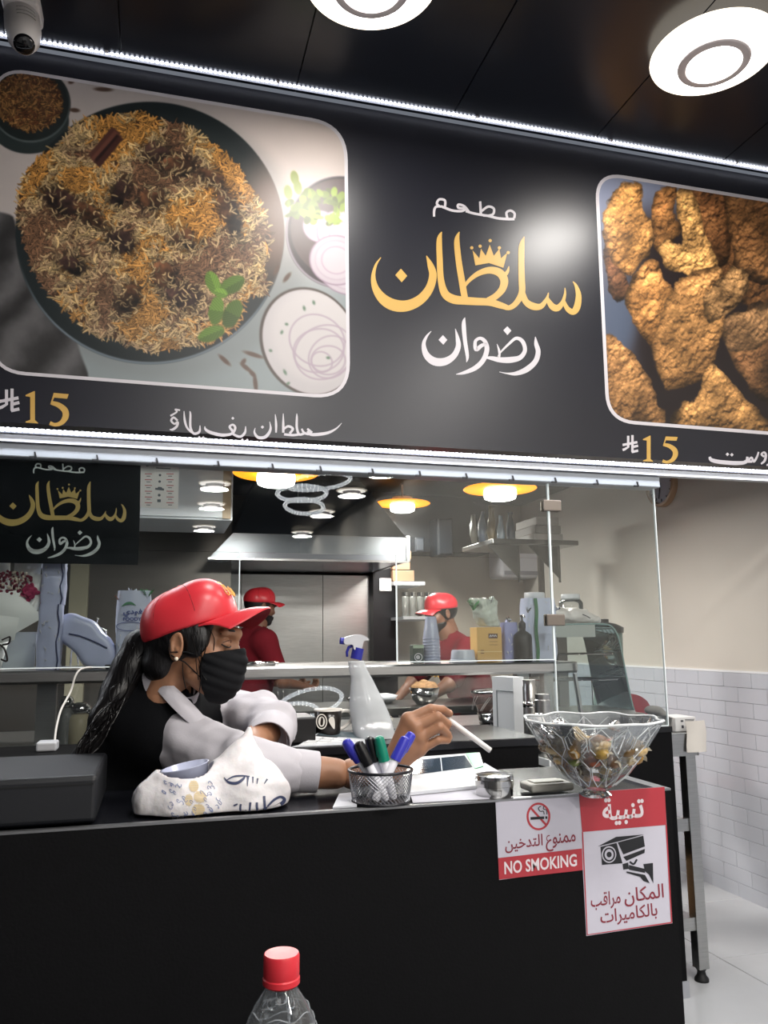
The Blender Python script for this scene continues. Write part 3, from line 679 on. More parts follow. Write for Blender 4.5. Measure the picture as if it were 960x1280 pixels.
# --- the lettering, drawn as pen strokes in a 960-wide frame; logo() also draws the smaller board
def logo(mp, parent, pl, lift, mg, mw, sc=1.0):
    """mp maps sign pixels to the pixels of the copy"""
    def T(pts): return [(*mp(p[0], p[1]), *(v*sc for v in p[2:])) for p in pts]
    g = Print(pl, lift)
    # noon (bowl) with dot
    g.stroke(T([(476, 322, 1), (469.5, 332, 3), (466.5, 347, 5.5), (470, 362, 9), (480, 375, 13), (494, 382, 14.5), (510, 382, 13.5), (526, 374, 12), (537, 360, 10.5), (541, 344, 9.5), (538, 332, 7.5), (533, 320, 1)]))
    g.poly(T([(501, 336), (509, 345), (502, 353), (494, 344)]))
    # first alif, running into the baseline
    g.stroke(T([(552, 290, 1), (549, 300, 6.5), (549.5, 325, 7.5), (551, 350, 8), (556, 367, 10), (566, 374, 11), (580, 376, 10), (596, 377, 9.5), (612, 378, 9), (626, 382, 8), (636, 385, 5), (641, 386, 1)]))
    # upright of the tah
    g.stroke(T([(574, 290, 1), (571, 301, 6.5), (573, 325, 7.6), (577, 350, 8), (580, 368, 8), (582, 376, 7)]))
    # tah loop
    g.stroke(T([(578, 362, 3), (586, 351, 4.5), (598, 342, 6.5), (612, 338, 8.5), (624, 341, 10), (630, 350, 10), (628, 361, 9), (620, 370, 8), (610, 376, 8)]))
    g.stroke(T([(636, 333, 1), (634, 340, 4), (629, 346, 6)]), 6)
    # lam joined to the seen
    g.stroke(T([(655, 296, 1), (652, 308, 7), (651.5, 330, 7.6), (652, 350, 8), (652, 366, 8), (645, 379, 7), (636, 385, 6), (626, 384, 3)]))
    g.stroke(T([(652, 364, 7), (657, 377, 8), (666, 383, 9), (676, 383, 7), (683, 374, 4), (685.5, 366, 1)]), 8)
    g.stroke(T([(683, 372, 4), (690, 383, 8), (697, 385, 8), (703, 378, 5), (706, 368, 3), (706, 360, 1)]), 8)
    g.stroke(T([(704, 376, 4), (709, 386, 6), (716, 390, 7.5), (721, 384, 8.5), (723, 370, 7), (720, 358, 4), (716, 352, 1)]), 8)
    # crown
    g.poly(T([(594, 332), (590.5, 313), (599, 323), (601, 311), (607, 320), (612, 306), (617, 320), (624, 311), (626, 323), (634, 316), (629, 335), (611, 329)]))
    for x, y in ((589.5, 310), (600, 308), (612.5, 301), (624, 310), (635, 316)): a = mp(x, y); g.dot(a[0], a[1], 2.1*sc, 10)
    g.build('gold_lettering', mg, parent)
    q = Print(pl, lift)
    (a, b), (c, d), (e, f), (h, i_) = mp(542, 247), mp(645, 256), mp(645, 277), mp(541, 269)
    s_ = lambda pts, k=6: q.stroke(T(pts), k)
    # mat'am: meem, tah, ain, meem
    s_([(643, 274, 3.2), (634, 274, 3.4), (622, 273, 3.2), (610, 270, 3.2), (604, 269.5, 3.2)]); s_([(634, 273, 3), (633, 266, 3), (638, 263.5, 3), (643, 267, 3), (642.5, 273, 3)])
    s_([(600, 252, 3), (601, 268, 3.2)], 2); s_([(602, 264, 2.8), (610, 258.5, 3), (617, 261, 3), (616, 268, 3), (608, 270, 2.8)]); s_([(606, 269.5, 3), (592, 267, 3), (582, 264, 3)])
    s_([(586, 265, 3), (580, 258, 3), (573, 256, 3), (573, 260, 3), (582, 261, 2.6), (577, 264, 3), (566, 263.5, 3), (556, 260, 3), (551, 258, 3)])
    s_([(556, 259, 3), (556, 251, 3), (549, 249.5, 3), (546, 255, 3), (551, 259, 2.6)]); s_([(550, 258, 3), (544.5, 259, 3), (542.5, 264, 3), (542.5, 271, 2.6)])
    q.build('small_lettering', mw, parent); q = Print(pl, lift)
    # ridwan: noon, alif, waw, dad, reh
    s_([(539, 414, .6), (533, 421, 3), (529.5, 431, 5), (533, 444, 8), (543, 452, 10), (556, 452, 9.5), (567, 445, 7.5), (572.5, 434, 6.5), (572, 424, 5), (569, 411, .6)]); q.poly(T([(553.5, 419), (559, 425), (554, 431), (548, 425)]))
    s_([(581, 397, .6), (579.5, 405, 5), (581, 425, 5), (584, 445, 4), (583, 453, .6)])
    s_([(609, 430, 3), (602, 432, 4.5), (595, 437, 5), (594, 427, 4), (600, 423, 4), (606, 427, 5), (608.5, 437, 6), (604, 450, 6), (594, 460, 6), (580, 466, 4), (570, 468, 1)])
    s_([(607, 447, 2), (615, 448, 5), (625, 450, 6.5), (638, 450, 7.5), (650, 447, 6), (656, 438, 5), (653, 427, 5), (645, 423, 4), (636, 430, 3), (626, 440, 2), (622, 446, 1)]); s_([(624, 452, .6), (624, 440, 3), (621, 430, .6)]); q.poly(T([(634, 408), (639, 413.5), (634, 419), (629, 413)]))
    s_([(669, 421, .6), (670, 430, 5), (672.5, 440, 6), (669, 452, 6.5), (658, 462, 7), (645, 467, 5), (634, 467, 2), (624, 465, .6)])
    q.build('white_lettering', mw, parent)
logo(lambda x, y: (x, y), sign, PS, LIFT(1.5), m_gold_v, m_white_v)
def serif_15(q, ox, oy, s, sl=.05):
    T = lambda pts: [(ox+p[0]*s, oy+p[1]*s+p[0]*s*sl, *(v*s for v in p[2:])) for p in pts]
    q.poly(T([(0, 5), (11, -1), (12, -1), (12, 36), (16, 39), (16, 40), (0, 40), (0, 39), (6, 36), (6, 7), (0, 6.5)]))
    q.poly(T([(36, -1), (55, -1), (53, 5), (36.5, 5), (33, 14), (31.5, 14)]))
    q.stroke(T([(33, 12, 5), (42, 14, 6.5), (50, 20, 8), (51, 28, 8), (46, 36, 6), (38, 39.5, 4.5), (31, 38, 5)]), 6)
for a_ in ((32, 489, .98, .09), (803.5, 545, .79, .05)): g = Print(PS, LIFT(1.5)); serif_15(g, *a_); g.build('price_figure', m_gold_v, sign) 
def riyal(q, ox, oy, s):
    T = lambda *p: q.stroke([(ox+a*s, oy+b*s, 3.4*s) for a, b in p], 1)
    T((8, 1), (8, 17), (3, 20), (0, 21)); T((14, 0), (14, 24)); T((0, 14), (21, 10)); T((14, 17), (22, 15)); T((13, 24), (22, 22)) 
for a_ in ((-1, 486, 1.15), (778, 544, .88)): q = Print(PS, LIFT(1.5)); riyal(q, *a_); q.build('currency_mark', m_white_v, sign)
q = Print(PS, LIFT(1.5))
S = lambda pts, k=6: q.stroke(pts, k)
# dish name under the rice picture, sloping script
S([(427, 529, .6), (420, 536, 2), (410, 541, 3.5), (398, 543, 4), (388, 543, 3.5), (384, 539, 2)]); S([(390, 541, 3), (384, 536, 2.5)]); S([(386, 543, 3), (380, 541, 3), (377, 536, 2)]); S([(380, 542, 3), (374, 543, 3), (371, 535, 3), (371, 522, 2.4), (371, 517, .6)])
S([(374, 543, 3), (366, 544, 3), (355, 543, 3)]); S([(354, 517, .8), (354, 530, 2.8), (354, 541, 3)]); S([(354, 537, 2.4), (360, 533, 3), (366, 536, 3), (362, 542, 3)]); S([(344, 518, .8), (345, 530, 2.8), (345, 541, 2)]); S([(337, 527, .6), (338, 537, 3), (332, 546, 4), (323, 547, 3.6), (318, 541, 2.6), (319, 535, .6)]); q.diamond(328, 534, 2.2)
S([(307, 533, 1), (306, 541, 3), (300, 546, 3), (292, 543, 3), (290, 538, 2)]); S([(292, 540, 3), (287, 534, 3), (291, 531, 2.5), (294, 535, 3), (290, 542, 3), (278, 544, 4), (264, 541, 4), (257, 537, 3), (256, 533, 1)]); q.diamond(291, 523, 2); q.diamond(303, 550, 2); q.diamond(309, 550, 2)
S([(250, 532, 1), (249, 540, 3), (242, 542, 3), (238, 534, 3), (238, 518, 2.4), (237, 514, .6)]); S([(230, 514, .8), (231, 526, 2.8), (234, 535, 2.4), (240, 541, 2.4)]); [q.diamond(a, b, 1.9) for a, b in ((249, 547), (254, 547), (251.5, 551))]
S([(222, 526, 2.4), (217, 522, 2.6), (214, 526, 2.6), (218, 530, 2.4), (222, 528, 3), (221, 533, 3), (216, 537, 3), (212, 537, 1)]); S([(225, 513, 2), (219, 512, 2), (221, 515, 2), (213, 520, 2.4)])
# part of the dish name under the chicken picture
q.build('dish_name', m_white_v, sign); q = Print(PS, LIFT(1.5))
S([(887, 571, 3), (889, 575, 4.5), (900, 577.5, 5), (920, 579, 5), (932, 577.5, 4), (934, 571, 3)]); S([(934, 577, 3), (939, 572, 2.5), (942, 577, 3), (946, 571, 2.5), (948, 565, 2)]); S([(930, 577, 3), (940, 577, 3)]); q.diamond(909, 568, 2.3); q.diamond(914.5, 568.5, 2.3)
S([(955, 571, 2.6), (951.5, 568, 2.4), (955, 565.5, 2.4), (957, 569, 3), (955.5, 576, 3), (951, 580, 2)]); S([(966, 568, 3), (965, 576, 3), (958, 582, 2)])
q.build('dish_name', m_white_v, sign)
# --- LED strips along the upper and lower edges of the sign
m_led = M('led_bead', 'ffffff', .4, emit='eef2ff', estr=9); m_ledtube = M('led_tube', 'cfd6e2', .3, emit='dfe6ff', estr=.5); m_ledch = M('led_channel', '9b9fa9', .35, .6)
def led_strip(y_z, label, xs, yoff, extra=True):
    t = thing('led_strip', label, 'light strip', (1, YS-yoff, y_z))
    MB().tube([(x, YS-yoff, y_z) for x in (xs[0], xs[1])], .0085, 8).build('tube', m_ledtube, t, smooth=True)
    b = MB(); x = xs[0]+.01
    while x < xs[1]:
        b.box((x-.0042, YS-yoff-.0098, y_z-.006), (x+.0042, YS-yoff-.006, y_z+.006)); x += .0165
    stuff(b.build('led_beads', m_led, t))
    if extra:
        for i in range(8):
            xx = xs[0]+(xs[1]-xs[0])*(i+.5)/8
            area('led_light', (xx, YS-yoff-.016, y_z-.012), (xs[1]-xs[0])/8, 2.6, (.92, .95, 1), (-.8, 0, 0), 'RECTANGLE', .02)
    return t
zt = PS(480, 135).z; zb = (PS(0, 542).z+PS(960, 591).z)/2
t1 = led_strip(zt, 'upper row of white LED lights where the sign meets the black ceiling', (-2.5, XW-.02), .03, False)
t2 = led_strip(zb, 'lower row of white LED lights along the bottom edge of the sign', (-2.5, XW-.02), .03)
MB().box((-2.5, YS-.032, zt+.016), (XW-.02, YS, zt+.042)).build('upper_channel', m_ledch, t1)
for px in (131, 345, 590, 754, 906):
    a = PS(px, 130).x; MB().box((a-.006, YS-.046, zt-.005), (a+.006, YS-.030, zt+.03)).build('clip', m_white_v, t1)
b = MB().box((-2.5, YS-.032, zb-.036), (XW-.02, YS, zb-.014)); b.build('lower_channel', M('channel_white', 'a3a6ac', .3), t2)
# pale rail the glass screen hangs from, with its small dark lugs
zr = zb-.036
rail = thing('glass_rail', 'pale grey aluminium rail with small dark lugs holding the glass below the sign', 'rail', (0, YS, zr))
MB().rbox((-2.5, YS-.02, zr-.045), (PS(821, 600).x, YS+.05, zr-.001), .004, 2).build('rail_body', m_alu, rail)
lug = M('rail_lug', '17181c', .5)
for px in (42, 120, 195, 272, 340, 400, 465, 524, 582, 640, 693, 745, 795):
    a = PY(px, 585, YS-.021).x; b = MB(); b.box((a-.014, YS-.024, zr-.047), (a+.004, YS-.019, zr-.041)); b.prism([(a+.002, YS-.024, zr-.045), (a+.008, YS-.024, zr-.045), (a-.001+.004, YS-.024, zr-.027), (a-.002, YS-.024, zr-.027)], (0, .005, 0)); b.build('lug', lug, rail)
# ------------------------------------------------------------------ glass screen, counters, hood, kitchen
m_glass = glass_mat('screen_glass', (.96, .985, .975), 1.5, 0, .003)
m_gedge_glow = M('glass_edge', 'e4ecec', .15, emit='dfe9ea', estr=.25)  # glass edges brightened by a faint glow of their own
m_blackp = M('counter_black', '050507', .65, spec=.15, bump=.05, bscale=220, noise=.2, nscale=40)
m_blacktop = M('desk_top_black', '101116', .25)
m_alutrim = M('aluminium_trim', '8f9093', .35, .9)
m_wplastic = M('white_plastic', 'c4c6ca', .4)
ZG = zr-.044; ZW = .925
gy0, gth = YS+.006, .008
def pane(t, x0, x1, z0, z1, le=1, re=1, be=1):
    MB().box((x0, gy0, z0), (x1, gy0+gth, z1)).build('pane', m_glass, t)
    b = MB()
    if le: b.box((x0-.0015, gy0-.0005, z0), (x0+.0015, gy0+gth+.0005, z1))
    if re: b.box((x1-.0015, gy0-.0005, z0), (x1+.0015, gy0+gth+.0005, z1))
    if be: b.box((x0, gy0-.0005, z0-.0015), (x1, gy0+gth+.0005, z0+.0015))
    if b.v: stuff(b.build('polished_edge', m_gedge_glow, t))
xa, xb, xc = PS(299, 750).x, PS(497, 780).x, PS(689, 700).x; zo = PS(400, 692).z; zb0 = PS(420, 829).z
t = thing('glass_screen', 'large clear glass screen under the sign with a serving opening cut in it', 'glass screen', (0, YS, zb0))
pane(t, -2.4, xa, zb0, zo, 0, 1, 1); pane(t, xb, xc, zb0, zo, 1, 1, 1); pane(t, -2.4, xc, zo, ZG, 0, 1, 0)
t = thing('glass_screen', 'clear glass end screen at the right, standing on the black counter', 'glass screen', (1.6, YS, .926))
pane(t, xc+.004, 1.833, .9272, ZG, 1, 1, 1)
m_clamp = M('clamp_bronze', '7d746c', .4, .5)
for (px, py, w_, h_), lb in zip(((690, 632, .072, .042), (694.5, 775, .072, .042)), ('upper grey square clamp joining two glass panes', 'lower grey square clamp joining two glass panes above the bottles')):
    c = PS(px, py); t = thing('glass_clamp', lb, 'clamp', (c.x, YS, c.z))
    MB().rbox((c.x-w_/2, YS-.006, c.z-h_/2), (c.x+w_/2, YS+.0055, c.z+h_/2), .004, 2).build('front_plate', m_clamp, t)
    MB().rbox((c.x-w_/2, YS+.0145, c.z-h_/2), (c.x+w_/2, YS+.026, c.z+h_/2), .004, 2).build('back_plate', m_clamp, t)
# logo board and the price sheet
PB = lambda x, y: PY(x, y, YS+.022)
bd = thing('logo_board', 'black hanging board with the gold and white restaurant lettering, lower left', 'sign', (-.4, YS+.03, 1.5))
x1 = PB(175, 640).x; z0 = PB(100, 705).z
MB().box((-1.0, YS+.0225, z0), (x1, YS+.034, ZG+.0)).build('board', M('board_black_gloss', '101417', .12), bd)
logo(lambda x, y: (86+(x-612)*.63, 615+(y-318)*.54-(x-612)*.03), bd, PB, LIFT(1), M('vinyl_gold_dull', 'b59b56', .4), M('vinyl_white_dull', 'c9cfd0', .4), .585)
PM_ = lambda x, y: PY(x, y, YS+.0205)
ms = thing('price_sheet', 'white printed price sheet hanging beside the logo board', 'paper sheet', (.0, YS+.02, 1.6))
q = Print(PM_, LIFT(0)); q.poly([(176, 573), (224, 575.5), (222.5, 636), (175, 634)])
a, b_, c, d = [PM_(*p) for p in ((176, 573), (224, 575.5), (222.5, 636), (175, 634))]
MB().prism([a, b_, c, d], (0, .0012, 0)).build('sheet', M('paper_white', 'dcd8d8', .7), ms)
q = Print(PM_, LIFT(.6)); q2 = Print(PM_, LIFT(.6))
for i in range(6):
    y = 592+i*7.2
    for xx in (181, 208):
        q.stroke([(xx, y+.4), (xx+9, y+.6)], 1, 1.0); q2.stroke([(xx+2, y+3.2), (xx+7, y+3.3)], 1, .9)
q2.stroke([(191, 580), (216, 581)], 1, 1.4); q2.stroke([(195, 585), (213, 586)], 1, 1.2); q2.stroke([(194, 611), (205, 612)], 1, 2.6); q2.poly([(196, 611), (198, 608.5), (202, 609), (204, 611.5)]); q2.dot(200, 594, 1.6); q2.dot(199.5, 602, 1.6); q2.dot(199, 619, 1.8); q2.stroke([(196.5, 626), (201, 626)], 1, 3.5); q2.stroke([(184, 576), (184, 583)], 1, 3.2)
q.build('red_print', M('print_red', 'b05a5e', .6), ms); q2.build('grey_print', M('print_grey', '5a6068', .6), ms)
# shelf behind / under the glass
ZS0 = PY(560, 829.5, 2.70).z
xs1 = PY(718, 838, 2.72).x
sh = thing('steel_shelf', 'long brushed steel shelf along the serving counter, rounded at its right end', 'shelf', (0, 2.85, ZS0))
b = MB(); prof = [(2.684, ZS0-.040), (2.678, ZS0-.032), (2.678, ZS0-.006), (2.684, ZS0), (3.05, ZS0), (3.05, ZS0-.04)]
n = 8
ring = []
b.loft([[Vector((x, y, z)) for y, z in prof] for x in (-2.5, xs1-.03)]+[[Vector((xs1-.03+.03*math.sin(t), 2.865+(y-2.865)*(1-.12*(1-math.cos(t))), z)) for y, z in prof] for t in (.5, 1.0, 1.5)], True, True)
b.build('shelf_body', m_steel, sh, recalc=True)
for px, w_ in ((650, .024), (682, .02), (60, .03)):
    a = PY(px, 860, 2.95).x; MB().box((a-w_, 2.92, ZW), (a+w_, 2.96, ZS0-.04)).build('post', m_steel, sh)
MB().box((-2.5, 3.02, ZS0), (xs1-.02, 3.03, ZS0+.004)).build('rear_lip', m_steel2, sh)
# slanted glass under the shelf
sg = thing('slanted_glass', 'slanted glass of the food display under the steel shelf', 'glass pane', (0, 2.69, ZW))
xg = PY(716, 860, 2.72).x
b = MB(); a0, a1 = Vector((-2.4, 2.667, ZW+.001)), Vector((xg, 2.667, ZW+.001)); u0, u1 = Vector((-2.4, 2.712, ZS0-.041)), Vector((xg, 2.712, ZS0-.041))
b.prism([a0, a1, u1, u0], (0, .006, .0015)).build('glass', glass_mat('display_glass', (.93, .95, .95), 1.55, 0, .02), sg)
b = MB(); b.tube([(xg+.008, 2.668, ZW+.008), (xg+.008, 2.716, ZS0-.046)], .009, 6); b.build('end_frame', m_alutrim, sg)
# serving counter and the arm that comes towards the camera
ct = thing('serving_counter', 'long black serving counter with a steel top under the glass screen', 'counter', (0, 3, 0))
MB().box((-2.6, YS, .012), (1.84, 3.34, .905)).build('body', m_blackp, ct)
MB().box((-2.6, YS-.003, .905), (1.842, 3.35, ZW)).build('worktop', M('counter_edge_black', '0c0d10', .35), ct)
MB().box((-2.5, YS+.03, ZW), (1.40, 3.33, ZW+.0008)).build('steel_top', m_steel, ct)
MB().box((1.70, YS-.004, .0), (1.845, YS+.02, .055)).build('kick_plate', M('kick_plate_alu', 'b9bbc0', .3, .7), ct)
wg = thing('side_counter', 'short black counter arm with a steel top, behind the crystal bowl', 'counter', (1.2, 2.3, 0))
MB().box((1.045, 2.06, 0), (1.215, YS-.004, .905)).build('body', m_blackp, wg)
MB().rbox((1.036, 2.05, .905), (1.22, YS-.006, ZW-.004), .002, 1).build('steel_top', m_steel, wg)
MB().box((1.031, 2.048, .905), (1.0355, YS-.006, ZW)).build('edge_trim', M('edge_white', 'cfd2d4', .3), wg)
# prep table further back
pt = thing('prep_table', 'steel kitchen prep table behind the food display', 'table', (1, 4, 0))
MB().rbox((.15, 3.82, .89), (1.8, 4.32, .925), .004, 2).build('table_top', m_dsteel, pt)
for x in (.2, 1.75):
    for y in (3.87, 4.27): MB().box((x-.02, y-.02, 0), (x+.02, y+.02, .89)).build('leg', m_steel, pt)
MB().box((.18, 3.86, .2), (1.77, 4.28, .22)).build('undershelf', m_dsteel, pt)
# extractor hood
HB = PY(380, 699, 4.7).z; h0 = PY(262, 697, 4.7).x; h1 = PY(508, 703, 4.7).x; HT = PY(508, 672, 4.7).z
hd = thing('extractor_hood', 'wide pale steel extractor hood over the cooking area', 'hood', (.8, 5, HB))
m_hood = M('hood_white_steel', '8d9399', .25, .35, noise=.06, nscale=4)
b = MB(); b.add([(h0, 4.7, HB), (h1, 4.7, HB), (h1, 4.7, HT), (h0+.13, 4.7, HT), (h0, YB, HB), (h1, YB, HB), (h1, YB, HT), (h0+.13, YB, HT)], [(0, 1, 2, 3), (1, 5, 6, 2), (3, 2, 6, 7), (0, 3, 7, 4), (0, 4, 5, 1)]); b.build('canopy', m_hood, hd)
b = MB(); hz = ZK-.002; b.add([(h0+.13, 4.70, HT+.001), (h1, 4.70, HT+.001), (h1, YB, HT+.001), (h0+.13, YB, HT+.001), (h0+.32, 5.15, hz), (h1-.17, 5.15, hz), (h1-.05, YB, hz), (h0+.32, YB, hz)], [(0, 1, 5, 4), (1, 2, 6, 5), (3, 0, 4, 7), (4, 5, 6, 7)]); b.build('upper_duct', M('hood_upper_grey', '39414b', .4, .4), hd)
MB().box((h0-.01, 4.685, HB-.012), (h1+.012, 4.70, HB)).build('lower_lip', m_steel2, hd)
MB().box((h1, 4.69, HB-.005), (h1+.02, YB, HT+.01)).build('side_edge', m_steel2, hd)
# white cabinet behind the price sheet
xc1 = PY(291, 625, 4.0).x; zc = PY(230, 649, 4.0).z
wc = thing('wall_cabinet', 'white overhead kitchen cabinet behind the price sheet', 'cabinet', (-.3, 4.2, zc))
MB().rbox((-1.2, 4.0, zc), (xc1, 4.5, ZK-.002), .004, 2).build('body', M('cabinet_white', 'c6cdd3', .25), wc)
for i in range(3):
    x0 = -1.19+i*(xc1+1.19)/3; MB().rbox((x0+.003, 3.985, zc+.01), (x0+(xc1+1.19)/3-.006, 3.9995, ZK-.01), .003, 1).build('door', M('cabinet_white', 'c6cdd3', .25), wc)
MB().box((xc1-.05, 3.98, zc+.006), (xc1-.01, 3.9845, ZK-.02)).build('corner_trim', M('corner_trim_tan', '9a8a72', .5), wc)
# grey stone-coloured wall section, tall pier and dark panels at the left and the top of the back wall
struct(MB().box((-3.2, 5.0, 0), (PY(292, 760, 5.0).x-.02, 5.04, ZK)).build('trim_2', M('dark_wall_steel', '56534f', .35, .6, noise=.12, nscale=3)))
a = PY(85, 780, 4.95).x; b_ = PY(108, 780, 4.95).x
struct(MB().box((a, 4.93, 0), (b_, 5.0, PY(100, 700, 4.95).z+.1)).build('trim_3', M('pier_olive', '8e8b78', .6)))
dk = M('bulkhead_dark', '0e141b', .5)
struct(MB().box((c1.x, YB-.28, PY(540, 690, YB-.3).z), (XW-.40, YB-.002, ZK)).build('trim_4', dk))
for px0, px1, py0, py1 in ((519, 531, 672, 690), (547, 566, 648, 694)):
    a = PY(px0, py1, YB-.45); b_ = PY(px1, py0, YB-.45)
    t = thing('speaker_box', 'small black box mounted under the kitchen ceiling, %s' % ('near the hood' if px0 < 530 else 'the taller one beside the wall shelf'), 'box', (a.x, YB-.4, a.z))
    MB().rbox((a.x, YB-.45, a.z), (b_.x, YB-.285, b_.z), .006, 2).build('case', M('box_black', '0d1218', .4), t)
    MB().rbox((a.x+.01, YB-.456, a.z+.01), (b_.x-.01, YB-.45, b_.z-.01), .003, 1).build('grille', M('grille_black', '161b22', .7), t)
# wall shelf with brackets on the right wall
Ysh0, Ysh1 = 3.75, 5.2; zsh = PX(660, 672, XW-.1).z
zsh = 1.80
ws = thing('wall_shelf', 'steel wall shelf on two triangular brackets, behind the middle glass pane', 'shelf', (2.4, 4.5, zsh))
xa = PY(600, 700, 4.6).x; xb = PY(690, 690, 4.6).x
zsh = PY(640, 686, 4.6).z
MB().rbox((xa-.02, 4.35, zsh), (xb+.05, 4.85, zsh+.03), .004, 2).build('board', m_dsteel, ws)
for px in (633, 682):
    a = PY(px, 700, 4.6).x
    b = MB(); b.prism([(a-.20, 4.42, zsh-.001), (a, 4.42, zsh-.001), (a, 4.42, zsh-.20)], (0, .006, 0)); b.tube([(a, 4.423, zsh-.001), (a, 4.423, zsh-.22)], .008, 6); b.build('bracket', m_dsteel, ws)
MB().box((xb+.02, 4.815, 0), (xb+.05, 4.849, zsh)).build('upright', m_dsteel, ws)
# things on the wall shelf
rs = random.Random(5)
cols = ('6c6a60', '5a6a7c', '8b7d62', '93a2ae', '50565e', '7c8a90', 'a39a86', '4d5a68')
for i in range(5):
    c = PY(592+i*11.5, 668, 4.58); r_ = .019+.003*(i % 3); hh = .17+.05*((i*7) % 3)/2
    t = thing('supply_bag', ('crumpled clear supply bag on the wall shelf, %s' % ('leftmost one', 'second from the left', 'the middle one', 'second from the right', 'rightmost one, beside the boxes')[i]), 'bag', (c.x, 4.6, zsh+.03))
    b = MB(); prof = [(r_*.9, 0), (r_*1.15, hh*.3), (r_, hh*.6), (r_*.45, hh*.85), (r_*.6, hh)]
    b.lathe([(r*(1), z) for r, z in prof], (c.x, 4.58, zsh+.031), 12); b.v = [(x+rs.uniform(-.008, .008), y+rs.uniform(-.008, .008), z if z < zsh+.04 else z+rs.uniform(-.008, .008)) for x, y, z in b.v]
    b.build('bag_body', M('supply_%d' % i, cols[i], .3), t, smooth=True)
for i in range(3):
    c = PY(668, 672, 4.6); t = thing('flat_carton', ('flat grey carton on the wall shelf, %s of a stack of three' % ('bottom', 'middle', 'top')[i]), 'box', (c.x, 4.6, zsh+.03))
    MB().rbox((c.x-.075+.01*i, 4.45, zsh+.031+.052*i), (c.x+.12-.012*i, 4.75, zsh+.081+.052*i), .003, 1).build('carton_body', M('carton_%d' % i, ('8d8a86', '6f6b68', '9a9590')[i], .6), t)
# air conditioner
ac0 = PY(640, 695, YB-.32); ac1 = PY(700, 668, YB-.32)
ac = thing('air_conditioner', 'white wall air conditioner below the wall shelf brackets at the back', 'air conditioner', (ac0.x, YB-.1, ac0.z))
za = PY(650, 722, YB-.25).z
MB().rbox((PY(626, 700, YB-.25).x, YB-.25, za), (PY(683, 700, YB-.25).x, YB-.001, za+.27), .03, 4).build('casing', M('ac_white', 'c7c6cc', .3), ac, smooth=False)
MB().box((PY(630, 700, YB-.25).x, YB-.256, za+.02), (PY(679, 700, YB-.25).x, YB-.249, za+.05)).build('louvre', M('ac_louvre', '8d8c92', .4), ac)
# wall clock on the right wall
cc = PX(815, 612, XW); R_ = .135
ck = thing('wall_clock', 'round wall clock with a tan rim, partly hidden behind the glass and the sign', 'clock', (XW, cc.y, cc.z))
ax = Matrix.Rotation(-PI/2, 3, 'Y'); cz = PX(830, 634, XW).z+R_
cy = (PX(848, 606, XW).y+R_)
MB().lathe([(R_, 0), (R_, .02), (R_*.97, .032), (R_*.86, .034), (R_*.84, .018)], (XW-.001, cy, cz), 48, axis=ax, cap1=False).build('rim', M('clock_rim_tan', '9a7d62', .4), ck, smooth=True, angle=.7)
MB().lathe([(R_*.86, .017), (0, .0175)], (XW-.001, cy, cz), 48, axis=ax, cap0=False).build('dial', M('clock_dial', 'b9bcc8', .5), ck)
b = MB()
for i in range(12):
    a = 2*PI*i/12; r1, r2 = R_*.66, R_*.78; b.tube([(XW-.0205, cy+math.sin(a)*r1, cz+math.cos(a)*r1), (XW-.0205, cy+math.sin(a)*r2, cz+math.cos(a)*r2)], .003, 4)
b.build('hour_marks', M('clock_marks', '23252c', .6), ck)
for a, l in ((.9, .45), (2.9, .65)): MB().tube([(XW-.023, cy, cz), (XW-.023, cy+math.sin(a)*R_*l, cz+math.cos(a)*R_*l)], .003, 5).build('hand', M('clock_marks', '23252c', .6), ck)
# steel work table at the far right
tb = thing('steel_work_table', 'stainless steel work table at the right end of the black counter', 'table', (1.9, 3, 0))
tx0, tx1, ty0, ty1, tz = 1.70, 2.01, 2.745, 3.30, .888
tx0 = 1.852
MB().rbox((tx0, ty0, tz-.004), (tx1, ty1, tz), .001, 1).build('table_top', m_steel, tb)
b = MB(); b.box((tx0, ty0, tz-.085), (tx1, ty0+.004, tz-.004)); b.box((tx1-.004, ty0, tz-.085), (tx1, ty1, tz-.004)); b.build('apron', m_steel, tb)
MB().box((tx1-.012, ty0+.05, tz), (tx1, ty1, tz+.035)).build('upstand', m_dsteel, tb)
for x0 in (tx1-.055, tx0+.0):
    for y0 in (ty0+.004, ty1-.05):
        b = MB(); lg = MB().box((x0, y0, .045), (x0+.042, y0+.042, tz-.005)).build('leg', m_steel, tb)
        MB().lathe([(.026, 0), (.026, .008), (.017, .02), (.014, .034), (.022, .046)], (x0+.021, y0+.021, 0.0005), 14).build('rubber_foot', M('rubber_black', '101012', .6), lg, smooth=True)
for z in (.18, .53):
    b = MB().box((tx0, ty0+.01, z), (tx1-.05, ty0+.035, z+.045)); b.build('crossbar', m_steel, tb)
MB().box((tx0, ty0+.03, .19), (tx1-.01, ty1, .205)).build('lower_shelf', m_steel, tb)
b = thing('carton_box', 'brown cardboard box on the lower shelf of the steel work table', 'box', (1.9, 2.95, .205))
MB().box((tx0+.005, 2.84, .2055), (tx1-.05, 3.2, .40)).build('carton_body', M('cardboard', '8a6a48', .8, noise=.1), b)
for s in (0, 1): MB().prism([(tx0+.005, 2.84+.18*s, .4003), (tx1-.05, 2.84+.18*s, .4003), (tx1-.05, 3.02+.18*s, .4003), (tx0+.005, 3.02+.18*s, .4003)], (0, 0, .004)).build('flap', M('cardboard', '8a6a48', .8), b)
